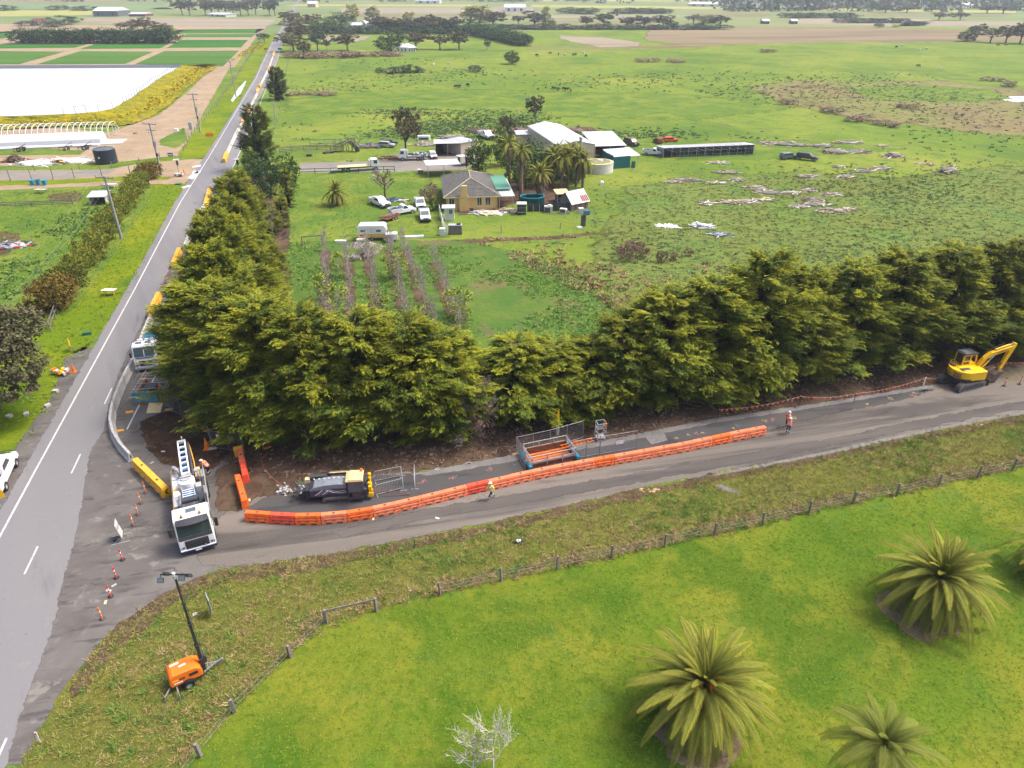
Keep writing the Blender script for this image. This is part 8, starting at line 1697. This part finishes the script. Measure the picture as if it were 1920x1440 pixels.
box('green service box on the grass beside the main road', (164, 627), (.9, .6, .35), w_green, 'service_box', 'box', .4); box('dark green lid on the grass by the driveway mouth', (335, 346), (1.2, .8, .25), w_green, 'service_box', 'box'); box('white roadside cabinet near the second power pole', (359, 243), (1.0, .8, 2.0), w_lgrey, 'cabinet', 'cabinet'); box('small white box on the compound dirt', (331, 246), (.9, .7, .7), w_white, 'white_box', 'box'); box('white culvert end wall at the road edge', (349, 352), (.5, 2.2, .3), w_offw, 'culvert', 'culvert', -.5); box('small blue and white sign on the fence by the power pole', (320, 293), (1.2, .08, .8), w_blue, 'sign', 'sign', 0, lambda m: m.box((0, -.05, .35), (1.0, .02, .3), w_white))
for (x, y, l, dy) in [(337, 331, 'portable traffic light on a white trailer at the left driveway', .15), (449, 330, 'portable traffic light on a white trailer beside the closed lane', -.2)]:
    t = E('portable_traffic_light', l, 'traffic light', G(x, y), dy); mb = MB(); mb.b(-.8, .8, -.4, .4, .3, .7, w_white); mb.bar((-1.3, 0, .4), (1.5, 0, .4), .1, w_lgrey); mb.box((.6, -.1, .85), (.4, .4, .3), w_myel); mb.box((-.7, -.3, .4), (.4, .3, .3), w_green); mb.build('trailer', t); mb = MB(); mb.bar((0, 0, .6), (0, 0, 2.6), .12, w_lgrey); mb.box((0, 0, 3.55), (1.2, .9, .06), w_lgrey, rx=.2); mb.build('mast', t)
    mb = MB(); mb.box((.1, 0, 2.9), (.36, .3, 1.0), w_black); hd_ = mb.build('signal_head', t); [wheel(t, .2, yy, .28, .16) for yy in (-.5, .5)]
    for k in range(3): mb = MB(); mb.cyl((.1, -.14, 2.6+.3*k), (.1, -.19, 2.6+.3*k), .1, w_glassb, n=10); mb.build('lens', hd_)
def rsign(label, px, board, rz=0.0, w=1.0, h=1.0, diamond=False):
    t = E('road_work_sign', label, 'sign', G(*px), rz); mb = MB(); mb.box((0, 0, .95), (w, .04, h), board, ry=PI/4 if diamond else 0); mb.build('sign_board', t); mb = MB(); mb.bar((-.3, .3, 0), (0, .03, .8), .04, w_grey); mb.bar((.3, .3, 0), (0, .03, .8), .04, w_grey); mb.bar((0, -.3, 0), (0, 0, .5), .04, w_grey); mb.build('stand', t)
rsign('orange diamond sign seen at an angle under the gum tree', (135, 658), w_amber, R(-60), 1.0, 1.0, True); rsign('orange and white sign lying back on the verge by the sandy track', (394, 260), w_orange, .2, 2.0, .8); rsign('orange detour sign on the far left verge', (499, 95), w_orange, 0, 2.2, 1.2); rsign('blue sign on the far right shoulder', (525, 95), w_teal, 0, 2.4, 1.2); rsign('orange sign at the left hand photo edge beside the lifted ute', (2, 945), w_myel, .4, .9, .7); rsign('yellow work sign under the tall dark cypress', (467, 308), w_amber, .3, .8, .8, True)
mb = MB(); rr = random.Random(6); [mb.box((rr.uniform(-.9, .9), rr.uniform(-.4, .4), .3+rr.random()*.3), (.5, .25, .3), rr.choice([w_myel, w_offw, w_orange, w_lgrey]), rz=rr.random()*3) for k in range(12)]; tag(mb.build('sign_trailer', loc=G(115, 702)), 'trailer load of folded signs and yellow boxes under the gum tree', 'trailer')
for i, (x, y) in enumerate([(104, 735), (90, 762), (50, 778), (18, 782)]): box(f'pale rock on the grass below the gum tree, {ORD[i]} from the road', (x, y), (.5, .4, .25), w_conc, 'rock', 'rock', i, group='pale rocks below the gum tree')
# power poles and wires
poles = [((228, 447), 330), ((303, 328), 230), ((376, 249), 175), ((443, 182), 114), ((463, 117), 95), ((489, 82), 62)]; top = []
for i, (px, ty) in enumerate(poles):
    b = G(*px); h = HT(px, ty); t = E('power_pole', f'grey power pole with crossarms, {ORD[i]} from the camera along the main road', 'power pole', b, R(-15), 'power poles along the main road'); mb = MB(); mb.cyl((0, 0, 0), (0, 0, h), .22, O('grey_pole', (176, 178, 182), .8, var=.12), r1=.15, n=8); mb.build('pole', t)
    mb = MB(); mb.box((0, 0, h-.3), (3.4, .12, .14), w_grey); mb.box((0, 0, h-1.5), (2.4, .12, .12), w_grey); [mb.cyl((x, 0, h-.22), (x, 0, h+.1), .07, w_lgrey, n=6) for x in (-1.6, -.8, .8, 1.6)]; mb.build('crossarm', t); top.append((b, h))
    if i in (1, 2): mb = MB(); mb.cyl((.3, -.2, h*.55), (.3, -.2, h*.55+1.2), .35, w_grey, n=10); mb.box((.25, -.2, h*.4), (.4, .3, .6), w_dark); mb.build('transformer', t)
for w in (-1.6, 0.8, 1.6):
    mb = MB(); c0, s0 = math.cos(R(-15)), math.sin(R(-15)); pts = [(b+Vector((w*c0, w*s0, h+.1))) for b, h in [(Vector((top[0][0].x+16, top[0][0].y-60, 0)), 9.5)]+top]
    for a, b in zip(pts[:-1], pts[1:]):
        pr = a
        for k in range(1, 9): f = k/8; q = a.lerp(b, f)-Vector((0, 0, 1.2*4*f*(1-f))); mb.cyl(pr, q, .012, w_grey, n=3, caps=False); pr = q
    tag(mb.build('power_line'), f'thin power line along the poles, {"left" if w < 0 else "middle" if w < 1 else "right"} wire of three', 'power line', 'power lines')
b = G(517, 234); h = HT((517, 234), 188); mb = MB(); mb.cyl((0, 0, 0), (.3, 0, h), .16, MATS['grey_pole'], r1=.1, n=7); mb.box((.3, 0, h), (1.0, .1, .12), w_grey); tag(mb.build('power_pole', loc=b), 'slim grey pole right of the tall dark cypress', 'power pole')
# far buildings
for i, (a, b, d, h, wall, roof, lb) in enumerate([((176, 31), (222, 31), 30, 9, w_glassb, b_wsheet, 'long blue-walled farm shed with white roof on the left plain'), ((242, 31), (273, 31), 20, 4, w_rust, b_zinc, 'low grey roofed shed beside the blue farm shed'), ((392, 31), (424, 32), 16, 4, w_offw, b_wsheet, 'white and brown farmhouse under the far gum row'), ((743, 98), (765, 98), 12, 4.2, w_white, b_wsheet, 'small white shed beside the dark conical tree'), ((765, 98), (780, 97), 9, 3.6, w_offw, b_zinc, 'low grey annex beside the small white shed'),
        ((946, 22), (985, 22), 40, 8, w_white, b_wsheet, 'white factory building with blue door in the distance'), ((660, 55), (676, 55), 14, 5, w_offw, b_zinc, 'farmhouse with pale roof in the tree belt'), ((688, 54), (720, 53), 14, 6, w_white, b_wsheet, 'white house among the belt trees'), ((1290, 12), (1346, 13), 30, 6, w_white, b_wsheet, 'long white glasshouse on the horizon'), ((1375, 12), (1412, 13), 30, 6, w_white, b_wsheet, 'second white glasshouse on the horizon'), ((1430, 45), (1442, 45), 8, 4, w_dark, b_wsheet, 'small dark hut on the brown plain'), ((1484, 45), (1495, 45), 8, 4, w_dark, b_zinc, 'second dark hut on the brown plain'),
        ((577, 14), (592, 14), 20, 8, w_cream, b_wsheet, 'cream building beyond the end of the road'), ((1476, 12), (1512, 13), 20, 5, w_white, b_wsheet, 'pale low building before the far woods'), ((780, 7), (824, 7), 40, 8, w_white, b_wsheet, 'white warehouse beyond the pale fields'), ((1760, 14), (1776, 14), 20, 8, w_offw, b_zinc, 'pale house in the far right trees'), ((1805, 17), (1822, 17), 20, 8, w_white, b_wsheet, 'white roofed house in the far right trees')]):
    A_, r, W = frame(a, b); t = E('farm_building', lb, 'building', A_, r); mb = MB(); mb.b(0, W, 0, d, 0, h*.65, wall); mb.build('wall', t); mb = MB(); mb.prism([(-.5, h*.65), (W+.5, h*.65), (W+.5, h*.7), (W/2, h) if W < 25 else (W+.5, h), (-.5, h*.7)] if 0 else [(-1, h*.62), (d/2, h), (d+1, h*.62)], -.5, W+.5, roof, 'x'); mb.build('roof', t)
    for k in range(3): mb = MB(); x = W*(.2+.3*k); mb.b(x-W*.05, x+W*.05, -.12, .0, h*.1, h*.45, w_glass if k != 1 else w_blue); mb.build('window', t)
# haze: pale thin air over the whole plain
hz_ = bpy.data.materials.new('haze_air'); hz_.use_nodes = True; nt = hz_.node_tree; nt.nodes.clear(); out = nt.nodes.new('ShaderNodeOutputMaterial'); pv = nt.nodes.new('ShaderNodeVolumePrincipled')
pv.inputs['Color'].default_value = (.8, .9, 1, 1); pv.inputs['Density'].default_value = .00019; pv.inputs['Anisotropy'].default_value = .2; nt.links.new(pv.outputs[0], out.inputs['Volume'])
mb = MB(); mb.b(-7100, 7100, -80, 12100, -1, 60, hz_); mb.build('haze', kind='stuff')
